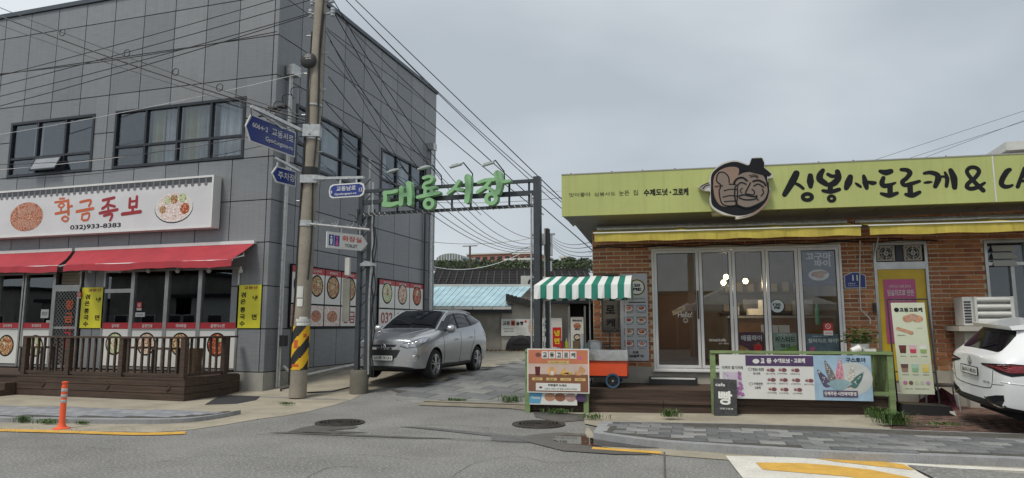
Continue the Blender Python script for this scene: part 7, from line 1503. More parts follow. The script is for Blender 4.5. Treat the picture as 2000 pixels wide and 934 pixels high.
# ================================================================== food cart and things beside it
CD = -1.3
a_, b_ = rat(1042,583,-1.6), rat(1235,583,-1.6)
ct = thing('food_cart', 'orange food cart with green and white striped canopy and blue tyred wheel', 'food cart', Frame(FR.pt(0,CD,.42),R(5)))
def ca(px, py, d=-1.7): return rat(px, py, d)
cu0, cu1 = ca(1043,565)[0], ca(1232,565)[0]; cz0, cz1, cz2 = ca(1100,583)[1], ca(1100,557)[1], rat(1100,541,-1.1)[1]
ns = 15
for k in range(ns):
    a = cu0+(cu1-cu0)*k/ns; b = cu0+(cu1-cu0)*(k+1)/ns; mm = M['whitef'] if k % 2 == 0 else M['teal']
    m = MB(FR, mm); sg = .014*math.sin(k*1.9); sh = .1
    s0, s1 = .018*math.sin(k*1.3), .018*math.sin((k+1)*1.3)
    m.add([(a,-1.72+s0,cz0+sg),((a+b)/2,-1.73,cz0-.012+sg),(b,-1.72+s1,cz0+.01*math.sin(k*2.2)),(b,-1.7,cz1+.0),(a,-1.7,cz1+.0),(b+(.12 if 1 else 0)*(1-(b-cu0)/(cu1-cu0)*1.0),-1.1,cz2+.01*math.sin(k)),(a+.12*(1-(a-cu0)/(cu1-cu0)*1.0),-1.1,cz2+.01*math.sin(k-1))],[(0,1,2,3,4),(4,3,5,6)])
    m.add([(a,-.45,cz1),(b,-.45,cz1),(b,-.45,cz0),(a,-.45,cz0),(a+.12*(1-(a-cu0)/(cu1-cu0)),-1.099,cz2),(b+.12*(1-(b-cu0)/(cu1-cu0)),-1.099,cz2)],[(0,1,2,3),(0,1,5,4)])
    m.build('canopy_stripe', parent=ct)
for u_ in (cu0, cu1): m = MB(FR, M['teal']); m.add([(u_,-1.7,cz1),(u_,-.45,cz1),(u_,-.45,cz0),(u_,-1.7,cz0),(u_+(.12 if u_ == cu0 else 0),-1.1,cz2)],[(0,1,2,3),(0,1,4)]); m.build('canopy_end', parent=ct)
for (px, d) in ((1063,-1.5),(1075,-1.45),(1152,-.7),(1222,-.7)): u = rat(px,620,d)[0]; m = MB(FR, M['galv']); m.tube([(u,d,.9),(u,d,cz1)],.014,8); m.build('canopy_post', parent=ct)
bu0, bu1 = rat(1060,700,-1.0)[0], rat(1224,700,-1.3)[0]; bz1 = rat(1200,690,-1.3)[1]; bz0 = rat(1200,745,-1.3)[1]
m = MB(FR, M['cart']); m.box(bu0,bu1,-1.3,-.55,bz0+.1,bz1-.12); m.build('body', parent=ct)
m = MB(FR, M['foil']); m.box(bu0-.02,bu1+.02,-1.33,-.52,bz1-.14,bz1+.06); m.build('foil_wrapped_top', parent=ct)
m = MB(FR, M['blackpl']); m.box(bu0,bu1,-1.28,-.57,bz0+.05,bz0+.09); m.build('chassis', parent=ct)
wc = rat(1197,744,-1.38); rr = wc[1]-.42
for sd in (-1.38,-.5):
    m = MB(FR, mat('blue_tyre',(.02,.065,.12),.6)); m.lathe([(rr*.72,-.03),(rr*.95,-.035),(rr,0),(rr*.95,.035),(rr*.72,.03)], c=(wc[0],sd,wc[1]), axis='y', n=32, caps=False); wh_ = m.build('wheel', parent=ct, smooth=True)
    m = MB(FR, M['blackpl']); m.lathe([(0,-.015),(rr*.35,-.015),(rr*.36,.015),(0,.015)], c=(wc[0],sd,wc[1]), axis='y', n=16); m.lathe([(0,.01),(rr*.75,.01)], c=(wc[0],sd,wc[1]), axis='y', n=28, caps=False)
    for j in range(6): a = j*math.pi/3; m.bar((wc[0],sd,wc[1]),(wc[0]+rr*.75*math.cos(a),sd,wc[1]+rr*.75*math.sin(a)),.03,.02)
    m.build('hub', parent=wh_)
    m = MB(FR, M['chrome']); m.disc(wc[0],wc[1],rr*.13,sd-.017,n=10); m.build('hub_cap', parent=wh_)
# goods standing on the cart and stall
def good(name, label, cat, u, d, z, prof, mm, cap=None):
    c = FR.pt(u, d, z); q = MB(Matrix.Translation(c), M[mm] if isinstance(mm,str) else mm); q.lathe(prof, n=14); 
    if cap is not None: q.use(M[cap]); q.lathe([(.012,prof[-1][1]-.001),(.01,prof[-1][1]+.05),(0,prof[-1][1]+.055)], n=10)
    tag(q.build(name, origin=c, smooth=True), label, cat)
ztop = bz1+.06; uc = rat(1100,690,-1.0)[0]
bot = [(.03,0),(.032,.12),(.022,.15),(.012,.16)]
good('sauce_bottle','red squeeze bottle on the food cart near the left canopy posts','bottle',uc-.05,-.9,ztop,bot,'stickerred','paper'); good('sauce_bottle','yellow squeeze bottle on the food cart next to the red one','bottle',uc+.05,-.86,ztop,bot,'yelprint','paper')
good('cup_stack','stack of white paper cups on the food cart','cups',uc+.35,-.8,ztop,[(.03,0),(.04,.3),(.042,.3),(.0,.3)],'paper'); good('steel_pot','steel pot standing on the food cart in front of the slatted bin','pot',uc+.62,-.8,ztop,[(.13,0),(.14,.14),(.15,.15),(.15,.16),(0,.18)],'galv')
q = MB(FR, mat('cardboard',(.3,.2,.11),.8,var=.15)); q.box(uc+.16,uc+.3,-.75,-.6,ztop,ztop+.16); tag(q.build('cardboard_box', origin=FR.pt(uc+.2,-.7,ztop)), 'small cardboard box on the food cart beside the cups', 'box')
q = MB(FR, M['blackpl']); q.tube([(uc+.9,-.75,ztop),(uc+.9,-.75,ztop+.35),(uc+1.0,-.75,ztop+.42),(uc+1.05,-.75,ztop+.36)],.012,8); q.lathe([(.09,ztop),(.09,ztop+.015),(0,ztop+.015)], c=(uc+.9,-.75,0), n=14); tag(q.build('hook_stand', origin=FR.pt(uc+.9,-.75,ztop), smooth=True), 'black bent metal hook stand on the foil covered cart top', 'stand')
# orange banner on the stall railing
Q = [rat(1032,681,-1.97), rat(1150,681,-1.97), rat(1149,769,-1.97), rat(1030,765,-1.97)]
A, w = Q[3][0], Q[1][0]-Q[3][0]; B = Q[2][1]; h = Q[0][1]-B
t = thing('banner', 'orange and white croquette banner with four food pictures on the stall railing', 'banner', Frame(FR.pt(A,-1.97,B),R(5))); OD = -1.97
m = MB(FR, M['paper']); m.box(A,A+w,OD,OD+.01,B,B+h); m.use(mat('salmon_print',(.5,.17,.09),.5,var=.1)); m.box(A+.02,A+w-.02,OD-.003,OD,B+h*.66,B+h-.02); m.use(mat('cream_print',(.55,.42,.36),.5)); m.box(A+.02,A+w-.02,OD-.003,OD,B+h*.42,B+h*.659); m.use(mat('brown_print',(.2,.085,.045),.5)); m.box(A+.02,A+w-.02,OD-.003,OD,B+.02,B+h*.419); m.build('cloth', parent=t)
for k in range(5): u = A+w*(.24+.115*k); m = MB(FR, M['paper']); m.box(u,u+w*.1,OD-.006,OD-.003,B+h*.78,B+h*.94); m.build('letter_tile', parent=t)
m = MB(FR, M['paper']); m.box(A+w*.14,A+w*.86,OD-.006,OD-.003,B+h*.05,B+h*.22); m.build('note_panel', parent=t)
m = MB(FR, M['ink'])
for k, ch in enumerate('교동고로케'): u = A+w*(.24+.115*k); m.text(ch,u+w*.015,u+w*.085,B+h*.805,B+h*.915,OD-.008,bold=.03)
m.text('따뜻할때 드세요',A+w*.34,A+w*.64,B+h*.145,B+h*.2,OD-.008,bold=.03); m.text('교동도 대룡시장 명물 고로케 전문점',A+w*.28,A+w*.8,B+h*.075,B+h*.11,OD-.008); m.build('lettering', parent=t)
m = MB(FR, don); m.disc(A+w*.18,B+h*.86,.05,OD-.006,rz=.04); m.disc(A+w*.22,B+h*.12,.03,OD-.007,rz=.02); m.use(M['pink']); m.disc(A+w*.85,B+h*.8,.035,OD-.006); m.build('logo_spot', parent=t)
m = MB(FR, mat('ribbon_print',(.6,.42,.16),.5)); m.flat([(A+w*.32,B+h*.66),(A+w*.7,B+h*.66),(A+w*.67,B+h*.695),(A+w*.7,B+h*.73),(A+w*.32,B+h*.73),(A+w*.35,B+h*.695)],OD-.006)
m.use(M['ink']); m.text('바삭 촉촉 갓구운',A+w*.38,A+w*.64,B+h*.68,B+h*.71,OD-.008)
for k, s_ in enumerate(('콜라','찹쌀','고로케','꽈배기')): u = A+w*(.08+.23*k); m.text(s_,u+w*.04,u+w*.13,B+h*.295,B+h*.325,OD-.008)
m.build('ribbon', parent=t)
for k in range(4): u = A+w*(.08+.23*k); m = MB(FR, MATC['ribbon_print']); m.box(u,u+w*.17,OD-.0055,OD-.003,B+h*.28,B+h*.34); m.build('ribbon', parent=t)
for k, (mm, kind) in enumerate(((mat('cola_print',(.1,.015,.015),.4,var=.4,scale=20),0),(mat('ball_print',(.6,.35,.16),.5,var=.2,scale=14),1),(mat('wedge_print',(.55,.33,.08),.5,var=.3,scale=14),2),(mat('twist_print',(.52,.28,.14),.5,var=.25,scale=18),3))):
    u = A+w*(.17+.23*k); z = B+h*.49; m = MB(FR, mm)
    if kind == 0: m.flat([(u-.04,z-.08),(u+.04,z-.08),(u+.05,z+.08),(u-.05,z+.08)],OD-.005)
    elif kind == 1: m.disc(u,z,.09,OD-.005,rz=.08); m.use(M['paper']); m.disc(u+.01,z-.03,.03,OD-.006,rz=.04,n=8)
    elif kind == 2: m.flat([(u-.12,z-.05),(u-.02,z+.07),(u+.02,z-.02),(u+.1,z+.0),(u+.12,z-.05),(u,z-.07)],OD-.005); m.use(M['ink']); m.flat([(u-.06,z-.04),(u+.06,z-.05),(u+.04,z-.02)],OD-.006)
    else: m.disc(u-.03,z-.03,.08,OD-.005,rz=.04); m.disc(u+.04,z+.02,.05,OD-.0055,rz=.05); m.disc(u+.01,z+.05,.035,OD-.006,rz=.05)
    m.build('food_picture', parent=t)
A2, B2 = rat(1034,768,-1.93)[0], rat(1034,790,-1.93)[1]; A3 = rat(1127,768,-1.93)[0]; z3 = B+.0
t = thing('poster', 'blue edged croquette poster peeking out below the orange banner', 'poster', Frame(FR.pt(A2,-1.92,B2),R(5)))
m = MB(FR, M['paper']); m.box(A2,A3,-1.925,-1.918,B2,z3+.1); m.use(mat('sky_print',(.1,.32,.5),.5)); m.flat([(A2,B2+.02),(A2+.2,B2+.02),(A2+.27,z3+.1),(A2,z3+.1)],-1.927); m.build('sheet', parent=t)
m = MB(FR, bread)
for k in range(4): u = A2+.38+.19*k; m.use([bread,mat('crust_print',(.25,.1,.05),.5,var=.3,scale=20),don2,M['purple']][k]); m.disc(u,B2+.14,.1,-1.9275-.0004*k,rz=.075,n=16)
m.use(M['paper']); m.text('Premium',A2+.04,A2+.2,B2+.1,B2+.15,-1.929,bold=.02); m.build('food_picture', parent=t)
# behind the stall
BY = Frame(FR.pt(-2.6,2.2,.4), YAW)
def by(px, py, d=0): u, z = BY.at(px, py, d); return u, z-.4
def hang(px0,py0,px1,py1,name,label,mm,texts,d=0,cat='banner'):
    a = by(px0,py0,d); b = by(px1,py1,d); t = thing(name,label,cat,Frame(BY.pt(a[0],d,b[1]),YAW)); q = MB(BY, M[mm] if isinstance(mm,str) else mm); q.box(a[0],b[0],d,d+.02,b[1],a[1]); q.build('cloth', parent=t); w = b[0]-a[0]; h = a[1]-b[1]
    for (s_,x0,x1,y0,y1,c) in texts: q = MB(BY, M[c]); q.text(s_,a[0]+w*x0,a[0]+w*x1,b[1]+h*y0,b[1]+h*y1,d-.004,bold=.04); q.build('lettering', parent=t)
    return t, a, b
hang(1057,592,1098,668,'banner','tall white noodle banner with black lettering behind the stall posts','paper',[('수',.08,.36,.72,.95,'ink'),('제',.08,.36,.46,.68,'ink'),('비',.08,.36,.2,.42,'ink'),('칼국수 수제비 전문',.1,.9,.08,.13,'ink'),('따뜻한 국물',.1,.9,.01,.05,'ink')],1.2)
hang(1079,610,1096,648,'banner','small red cold noodle flag with yellow lettering behind the stall','stickerred',[('냉',.2,.8,.55,.85,'yelprint'),('면',.2,.8,.15,.45,'yelprint')],1.05)
t,a,b = hang(1114,590,1140,658,'menu_banner','narrow white menu banner with two bowl pictures behind the stall','paper',[('메뉴안내',.15,.85,.86,.93,'ink'),('특선',.3,.7,.62,.67,'ink'),('잔치국수',.2,.8,.2,.26,'ink')],1.2)
q = MB(BY, FOODS[4]); q.disc((a[0]+b[0])/2,b[1]+(a[1]-b[1])*.75,.1,1.19,rz=.07); q.use(M['ink']); q.disc((a[0]+b[0])/2,b[1]+(a[1]-b[1])*.42,.1,1.19,rz=.09); q.use(FOODS[2]); q.disc((a[0]+b[0])/2,b[1]+(a[1]-b[1])*.42,.07,1.185,rz=.06); q.build('food_picture', parent=t)
t = thing('back_shop', 'cream walled shop with dark open doorway behind the stall', 'building', BY)
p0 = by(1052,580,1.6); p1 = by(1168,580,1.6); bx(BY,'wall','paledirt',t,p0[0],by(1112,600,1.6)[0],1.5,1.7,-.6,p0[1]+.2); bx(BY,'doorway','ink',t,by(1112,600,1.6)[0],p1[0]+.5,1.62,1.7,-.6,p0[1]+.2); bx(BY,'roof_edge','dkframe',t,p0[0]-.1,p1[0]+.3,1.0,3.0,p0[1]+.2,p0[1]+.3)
bx(BY,'door_frame','alu',t,by(1140,600,1.6)[0],by(1143,600,1.6)[0],1.5,1.61,-.6,p0[1]+.15); bx(BY,'door_frame','alu',t,by(1108,600,1.6)[0],by(1112,600,1.6)[0],1.42,1.5,-.6,p0[1]+.15)
a = by(1125,638,.3); b = by(1158,672,.3); t = thing('slatted_bin', 'blue grey slatted bin between the stall and the brick wall', 'bin', Frame(BY.pt(a[0],.3,b[1]-.4),YAW)); n = 6
for k in range(n): u = a[0]+(b[0]-a[0])*k/n; q = MB(BY, mat('bluegrey_plastic',(.09,.13,.16),.6,var=.15)); q.box(u,u+(b[0]-a[0])/n*.84,.3-.01*(k%2),.36,b[1]-.8,a[1]-.02*(k%2)); q.build('slat', parent=t)
q = MB(BY, mat('bluegrey_plastic',(.09,.13,.16))); q.box(a[0],b[0],.37,.8,b[1]-.8,a[1]-.04); q.build('bin_body', parent=t)
a = by(1155,672,-.3); b = by(1190,687,-.3); t = thing('mesh_chair', 'black mesh chair back standing behind the food cart', 'chair', Frame(FR.pt(-.75,-.45,.42),R(5)))
c = rat(1172,672,-.4); q = MB(FR, M['blackpl']); q.frame(c[0]-.2,c[0]+.2,c[1]-.16,c[1]+.0,.02,-.42,-.39)
for k in range(8): q.box(c[0]-.18+.045*k,c[0]-.172+.045*k,-.41,-.4,c[1]-.14,c[1]-.02)
for k in range(3): q.box(c[0]-.18,c[0]+.18,-.409,-.401,c[1]-.12+.04*k,c[1]-.112+.04*k)
q.build('backrest', parent=t); 
for s_ in (-.18,.18): q = MB(FR, M['blackpl']); q.box(c[0]+s_-.012,c[0]+s_+.012,-.42,-.39,.42,c[1]-.16); q.build('leg', parent=t)
q = MB(FR, M['blackpl']); q.box(c[0]-.2,c[0]+.2,-.4,-.1,.8,.83); q.build('seat', parent=t)

# ================================================================== across the street, mirrored in the panes
def mirror(px, py, dist):
    r = ray(px, py).normalized(); n = FR.n; o = FR.o; s = (o-EYE).dot(n)/r.dot(n); p = EYE+r*s; rr_ = r-n*(2*r.dot(n)); return p+rr_*dist
c = mirror(1462,560,24); t = thing('market_tent', 'white peaked market tent across the street, seen mirrored in the glass doors', 'tent', (c.x,c.y,0)); W_ = 3.4; zt_ = c.z
m = MB(Matrix.Translation((c.x,c.y,0)), mat('tent_canvas',(.6,.6,.57),.8)); eh = 2.6; m.add([(-W_,-W_,eh),(W_,-W_,eh),(W_,W_,eh),(-W_,W_,eh),(0,0,max(zt_,4.2)),(-W_,-W_,eh-.3),(W_,-W_,eh-.3),(W_,W_,eh-.3),(-W_,W_,eh-.3)],[(0,1,4),(1,2,4),(2,3,4),(3,0,4),(0,5,6,1),(1,6,7,2),(2,7,8,3),(3,8,5,0)]); m.build('canopy', parent=t)
for sx in (-1,1):
    for sy in (-1,1): m = MB(None, M['galv']); m.tube([(c.x+sx*W_,c.y+sy*W_,0),(c.x+sx*W_,c.y+sy*W_,2.5)],.04,8); m.build('leg', parent=t)
for (px, dist, w, h, lb, mm) in ((1330,34,9,3.6,'low brown building across the street mirrored in the first door','terracotta'),(1570,30,8,3.0,'dark low building across the street mirrored in the last door','oldwall')):
    c = mirror(px,620,dist); t = thing('low_building', lb, 'building', (c.x,c.y,0)); m = MB(None, M[mm]); m.box(c.x-w/2,c.x+w/2,c.y-4,c.y,0,h); m.build('wall', parent=t); m = MB(None, M['darkroof']); m.box(c.x-w/2-.3,c.x+w/2+.3,c.y-4.3,c.y+.3,h,h+.3); m.build('roof', parent=t)
c = mirror(1349,520,22); t = thing('utility_pole', 'utility pole across the street mirrored in the first glass door', 'utility pole', (c.x,c.y,0)); m = MB(None, M['poleconc']); m.tube([(c.x,c.y,0),(c.x,c.y,9)],.17,12); m.build('shaft', parent=t); m = MB(None, M['galv']); m.box(c.x-.9,c.x+.9,c.y-.05,c.y+.05,7.2,7.3); m.box(c.x-.7,c.x+.7,c.y-.05,c.y+.05,6.3,6.4); m.build('crossarm', parent=t)

def street_building(px, w, h, m, label, win=3, Y=-10):
    x = WY(px, 600, 37.6).x; t = thing('low_building', label, 'building', (x,Y,0)); q = MB(None, M[m]); q.box(x-w/2,x+w/2,Y-6,Y,0,h); q.build('wall', parent=t); q = MB(None, M['darkroof']); q.box(x-w/2-.3,x+w/2+.3,Y-6.3,Y+.4,h,h+.25); q.build('roof', parent=t)
    for k in range(win):
        u = x-w/2+w*(k+.5)/win; q = MB(None, M['alu']); q.frame(u-.6,u+.6,.9 if k else .05,2.3,.06,-.0,.1); q.M = Matrix(); q.v = [v+Vector((0,Y-.02,0)) for v in q.v]; f = q.build('window', parent=t); q = MB(None, M['carglass']); q.box(u-.54,u+.54,Y-.02,Y+.04,(.96 if k else .11),2.24); q.build('pane', parent=f)
street_building(-60, 9, 4.2, 'paledirt', 'pale low building across the street, mirrored in the leftmost restaurant windows'); street_building(140, 6, 3.2, 'intwhite', 'grey low building across the street, mirrored near the lattice door'); street_building(290, 7, 5.0, 'oldwall', 'taller stained building across the street, mirrored in the middle restaurant windows'); street_building(420, 6.5, 3.4, 'greywh', 'white low building across the street, mirrored in the restaurant windows near the corner')

# ================================================================== cars
def car_shell(root, F, st, cls, arches, ra, paint, glass, level=3):
    bm = bmesh.new(); cl = bm.edges.layers.float.new('crease_edge'); rings = []
    for s in st:
        x, bot, w1,z1,w2,z2,w3,z3,w4,z4,w5,z5,z6 = s
        h = [(0,bot),(w1*.75,bot),(w1,z1),(w2,z2),(w3,z3),(w4,z4),(w5,z5),(w5*.8,z5+.62*(z6-z5)),(0,z6)]
        full = h + [(-a,b) for a,b in h[-2:0:-1]]
        rings.append([bm.verts.new((x, a, b)) for a, b in full])
    N = 16
    for i in range(len(rings)-1):
        for k in range(N):
            f = bm.faces.new((rings[i][k], rings[i][(k+1)%N], rings[i+1][(k+1)%N], rings[i+1][k])); j = k if k < 8 else 15-k; f.material_index = cls(i, j, k >= 8)
    for ring, fl in ((rings[0],1),(rings[-1],0)):
        bands = [(k, N-k) for k in range(9)]
        for k in range(8):
            a, b = ring[k], ring[(N-k)%N]; c, d = ring[k+1], ring[(N-k-1)%N]
            vs = []; 
            for v in ((a, c, d, b) if fl else (a, b, d, c)):
                if v not in vs: vs.append(v)
            if len(vs) > 2:
                f = bm.faces.new(vs); f.material_index = 2 if k < 2 else 0
    bmesh.ops.recalc_face_normals(bm, faces=bm.faces[:])
    for e in bm.edges:
        fs = e.link_faces
        if len(fs) == 2 and fs[0].material_index != fs[1].material_index: e[cl] = .75
    me = bpy.data.meshes.new('shell'); bm.to_mesh(me); bm.free()
    mats_ = [paint, glass, M['blackpl'], M['blackpl'], glass, glass, glass]
    for q in mats_: me.materials.append(q)
    o = bpy.data.objects.new('shell', me); COL.objects.link(o); md = o.modifiers.new('s','SUBSURF'); md.levels = level; md.render_levels = level
    cut = []
    for (xa, za) in arches:
        for sd in (-1, 1):
            c = bmesh.new(); n = 40
            vs0 = [c.verts.new((xa+ra*math.cos(k*2*math.pi/n), sd*.58, za+ra*math.sin(k*2*math.pi/n))) for k in range(n)]; vs1 = [c.verts.new((v.co.x, sd*1.3, v.co.z)) for v in vs0]
            c.faces.new(vs0); c.faces.new(vs1)
            for k in range(n): c.faces.new((vs0[k], vs0[(k+1)%n], vs1[(k+1)%n], vs1[k]))
            bmesh.ops.recalc_face_normals(c, faces=c.faces[:])
            cm = bpy.data.meshes.new('cut'); c.to_mesh(cm); c.free()
            for q in mats_: cm.materials.append(q)
            for p in cm.polygons: p.material_index = 3
            co = bpy.data.objects.new('cut', cm); COL.objects.link(co); cut.append(co); b = o.modifiers.new('b','BOOLEAN'); b.object = co; b.operation = 'DIFFERENCE'; b.solver = 'EXACT'
    ev = bpy.data.meshes.new_from_object(o.evaluated_get(bpy.context.evaluated_depsgraph_get()))
    for q in [o]+cut: bpy.data.objects.remove(q)
    vs = [v.co.copy() for v in ev.vertices]; polys = [(tuple(p.vertices), p.material_index) for p in ev.polygons]
    tree_ = BVHTree.FromPolygons(vs, [p for p, _ in polys])
    for name, ids, mt in (('body',(0,),paint),('lower_cladding',(2,),M['blackpl']),('wheel_arch',(3,),M['ink']),('windscreen',(1,),glass),('side_window',(4,),glass),('rear_window',(5,),glass),('roof_panel',(6,),glass)):
        ps = [p for p, i in polys if i in ids]
        if not ps: continue
        used = sorted({i for p in ps for i in p}); ix = {v: k for k, v in enumerate(used)}
        mb = MB(F, mt); mb.add([vs[i] for i in used], [tuple(ix[i] for i in p) for p in ps]); mb.build(name, parent=root, smooth=True)
    return tree_
class Car:
    def __init__(s, root, F, tree_): s.root = root; s.F = F; s.t = tree_
    def hit(s, p, D, off=.004):
        p = Vector(p); D = Vector(D).normalized(); h = s.t.ray_cast(p-D*2, D)
        if h[0] is None: h = s.t.find_nearest(p)
        return h[0] - D*off
    def patch(s, name, pts, D, m, off=.004, par=None, cuts=4, keep=False):
        bm = bmesh.new(); f = bm.faces.new([bm.verts.new(p) for p in pts]); bmesh.ops.triangulate(bm, faces=[f]); bmesh.ops.subdivide_edges(bm, edges=bm.edges[:], cuts=cuts, use_grid_fill=True)
        vs = [s.hit(v.co, D, off) for v in bm.verts]; bm.verts.index_update(); fs = [tuple(v.index for v in f.verts) for f in bm.faces]; bm.free()
        mb = MB(s.F, M[m] if isinstance(m, str) else m); mb.add(vs, fs); return mb.build(name, parent=par or s.root, smooth=True)
    def line(s, name, pts, D, r=.005, m='ink', off=.0, n=8, par=None):
        q = cr([tuple(p) for p in pts], n) if len(pts) > 2 else [tuple(Vector(pts[0]).lerp(Vector(pts[1]), k/n)) for k in range(n+1)]
        mb = MB(s.F, M[m] if isinstance(m, str) else m); mb.tube([s.hit(p, D, off) for p in q], r, 6); return mb.build(name, parent=par or s.root, smooth=True)
def _edge(s, name, pts, r, m):
    q = [s.t.find_nearest(Vector(p))[0] for p in cr(pts, 8)]; mb = MB(s.F, m); mb.tube(q, r, 8); return mb.build(name, parent=s.root, smooth=True)
Car.edge = _edge
def wheel(car, x, y, r, w, side, rimm, spokes=5, double=True):
    F = car.F; m = MB(F, M['rubber']); m.lathe([(r*.7,-w/2),(r*.93,-w/2),(r*.99,-w*.38),(r,0),(r*.99,w*.38),(r*.93,w/2),(r*.7,w/2)], c=(x,y,r), axis='y', n=40, caps=False); wh = m.build('wheel', parent=car.root, smooth=True)
    yo = y+side*(w/2-.02); m = MB(F, rimm)
    m.lathe([(r*.64,-.06*side),(r*.7,.0),(r*.72,.015*side),(r*.66,.02*side)], c=(x,yo,r), axis='y', n=36, caps=False)
    for k in range(spokes):
        for dd in ((-.13,.13) if double else (0,)):
            a = 2*math.pi*k/spokes+dd+.3; b = 2*math.pi*k/spokes+dd*1.3+.3; m.bar((x+.05*math.cos(a),yo+.012*side,r+.05*math.sin(a)),(x+r*.69*math.cos(b),yo+.005*side,r+r*.69*math.sin(b)),.05,.025)
    m.lathe([(0,.03*side),(.05,.028*side),(.06,.0)], c=(x,yo,r), axis='y', n=16); m.build('rim', parent=wh, smooth=False)
    m = MB(F, M['iron']); m.lathe([(.0,-.03*side),(r*.5,-.03*side),(r*.5,-.05*side)], c=(x,yo,r), axis='y', n=24); m.lathe([(.0,-.1*side),(r*.69,-.1*side)], c=(x,yo,r), axis='y', n=24); m.build('brake_disc', parent=wh)
silver = mat('silver_car_paint', (.44,.45,.47), .24, metal=.6, var=.03, coat=.6, dirt=.05, dcol=(.4,.39,.37))
whitep = mat('white_car_paint', (.72,.73,.74), .25, var=.02, coat=.8)
P1 = G(855,740.5,.32); P2 = G(936,723,.37); 
xd = (P2-P1); xd.z = 0; xd.normalize(); ang = math.atan2(xd.y, xd.x); yd = Vector((-xd.y, xd.x, 0))
o_ = P1 - xd*.88 + yd*.86 - cR*.1; o_.z = .315; FC1 = Frame(o_, ang)
Msl = FC1.M @ Matrix.Rotation(-.012, 4, 'Y'); 
class TF:  # the car stands on the gently rising lane
    def __init__(s, M): s.M = M
car1 = thing('parked_car', 'silver SUV with tinted windows parked along the lane wall, plate 25 9131', 'car', FC1)
st1 = [ # x, bot, w1,z1, w2,z2, w3,z3, w4,z4, w5,z5, z6
 (-.03,.32,.62,.35,.73,.52,.75,.74,.68,.89,.46,.925,.94),
 (.05,.24,.76,.29,.87,.51,.865,.79,.765,.955,.54,.985,1.005),
 (.28,.22,.83,.28,.92,.54,.905,.84,.80,1.0,.58,1.04,1.06),
 (.66,.21,.86,.27,.93,.60,.92,.92,.83,1.065,.62,1.105,1.13),
 (1.02,.21,.87,.27,.93,.63,.92,.96,.85,1.10,.68,1.14,1.17),
 (1.18,.21,.87,.27,.93,.64,.92,.97,.86,1.125,.77,1.18,1.21),
 (1.68,.21,.87,.27,.93,.65,.925,1.0,.87,1.165,.70,1.48,1.52),
 (2.05,.21,.87,.27,.93,.66,.925,1.01,.865,1.185,.655,1.62,1.67),
 (2.70,.21,.87,.27,.93,.67,.925,1.03,.855,1.225,.64,1.645,1.71),
 (3.35,.21,.87,.27,.935,.70,.925,1.05,.84,1.29,.62,1.61,1.685),
 (3.80,.23,.86,.29,.93,.70,.91,1.07,.82,1.38,.60,1.55,1.64),
 (4.08,.25,.84,.31,.91,.68,.89,1.07,.80,1.36,.60,1.47,1.57),
 (4.36,.29,.80,.35,.88,.64,.86,1.0,.77,1.18,.62,1.21,1.24),
 (4.43,.35,.70,.39,.78,.62,.76,.90,.68,1.05,.52,1.08,1.095)]
def cls1(i, j, lft):
    if j == 0 or j == 1: return 2
    if j == 2 and 3 <= i <= 10: return 0
    if j >= 6 and 5 <= i <= 6: return 1
    if j >= 6 and 7 <= i <= 8: return 6
    if j == 5 and 5 <= i <= 10: return 4
    if j >= 7 and i == 11: return 5
    return 0
tr = car_shell(car1, FC1, st1, cls1, [(.88,.36),(3.52,.36)], .405, silver, M['carglass']); K = Car(car1, FC1, tr)
rimm = mat('alloy_rim', (.5,.5,.52), .25, metal=.9, var=.05)
for x in (.88, 3.52):
    for sd in (-1, 1): wheel(K, x, sd*.80, .352, .225, sd, rimm)
FRT = (1,0,0); LFT = (0,1,0); RGT = (0,-1,0); BCK = (-1,0,0)
K.patch('grille', [(-.1,-.34,0.835),(-.1,.34,0.835),(-.1,.30,0.780),(-.1,-.30,0.780)], FRT, 'blackpl')
K.patch('lower_grille', [(-.1,-.44,0.715),(-.1,.44,0.715),(-.1,.34,0.545),(-.1,.2,0.495),(-.1,-.2,0.495),(-.1,-.34,0.545)], FRT, 'blackpl')
K.patch('chrome_wing', [(-.1,-.42,0.780),(-.1,-.3,0.780),(-.1,-.1,0.750),(-.1,.1,0.750),(-.1,.3,0.780),(-.1,.42,0.780),(-.1,.36,0.730),(-.1,.12,0.717),(-.1,-.12,0.717),(-.1,-.36,0.730)], FRT, 'chrome', off=.012)
em_ = MB(FC1, M['chrome']); c = K.hit((-.1,0,0.780), FRT, .02); em_.lathe([(.065,-.01),(.075,0),(.065,.01)], c=tuple(c), axis='x', n=24); em_.bar((c.x-.014,-.032,c.z-.03),(c.x-.014,-.022,c.z+.03),.009); em_.bar((c.x-.014,.022,c.z-.03),(c.x-.014,.032,c.z+.03),.009); em_.bar((c.x-.014,-.028,c.z-.004),(c.x-.014,.028,c.z+.004),.008); em_.build('emblem', parent=car1, smooth=True)
lamp = mat('headlamp_glass', (.42,.43,0.465), .08, metal=.5, var=.35, scale=14, coat=1); amber = mat('amber_lens', (.5,.25,0.095), .2)
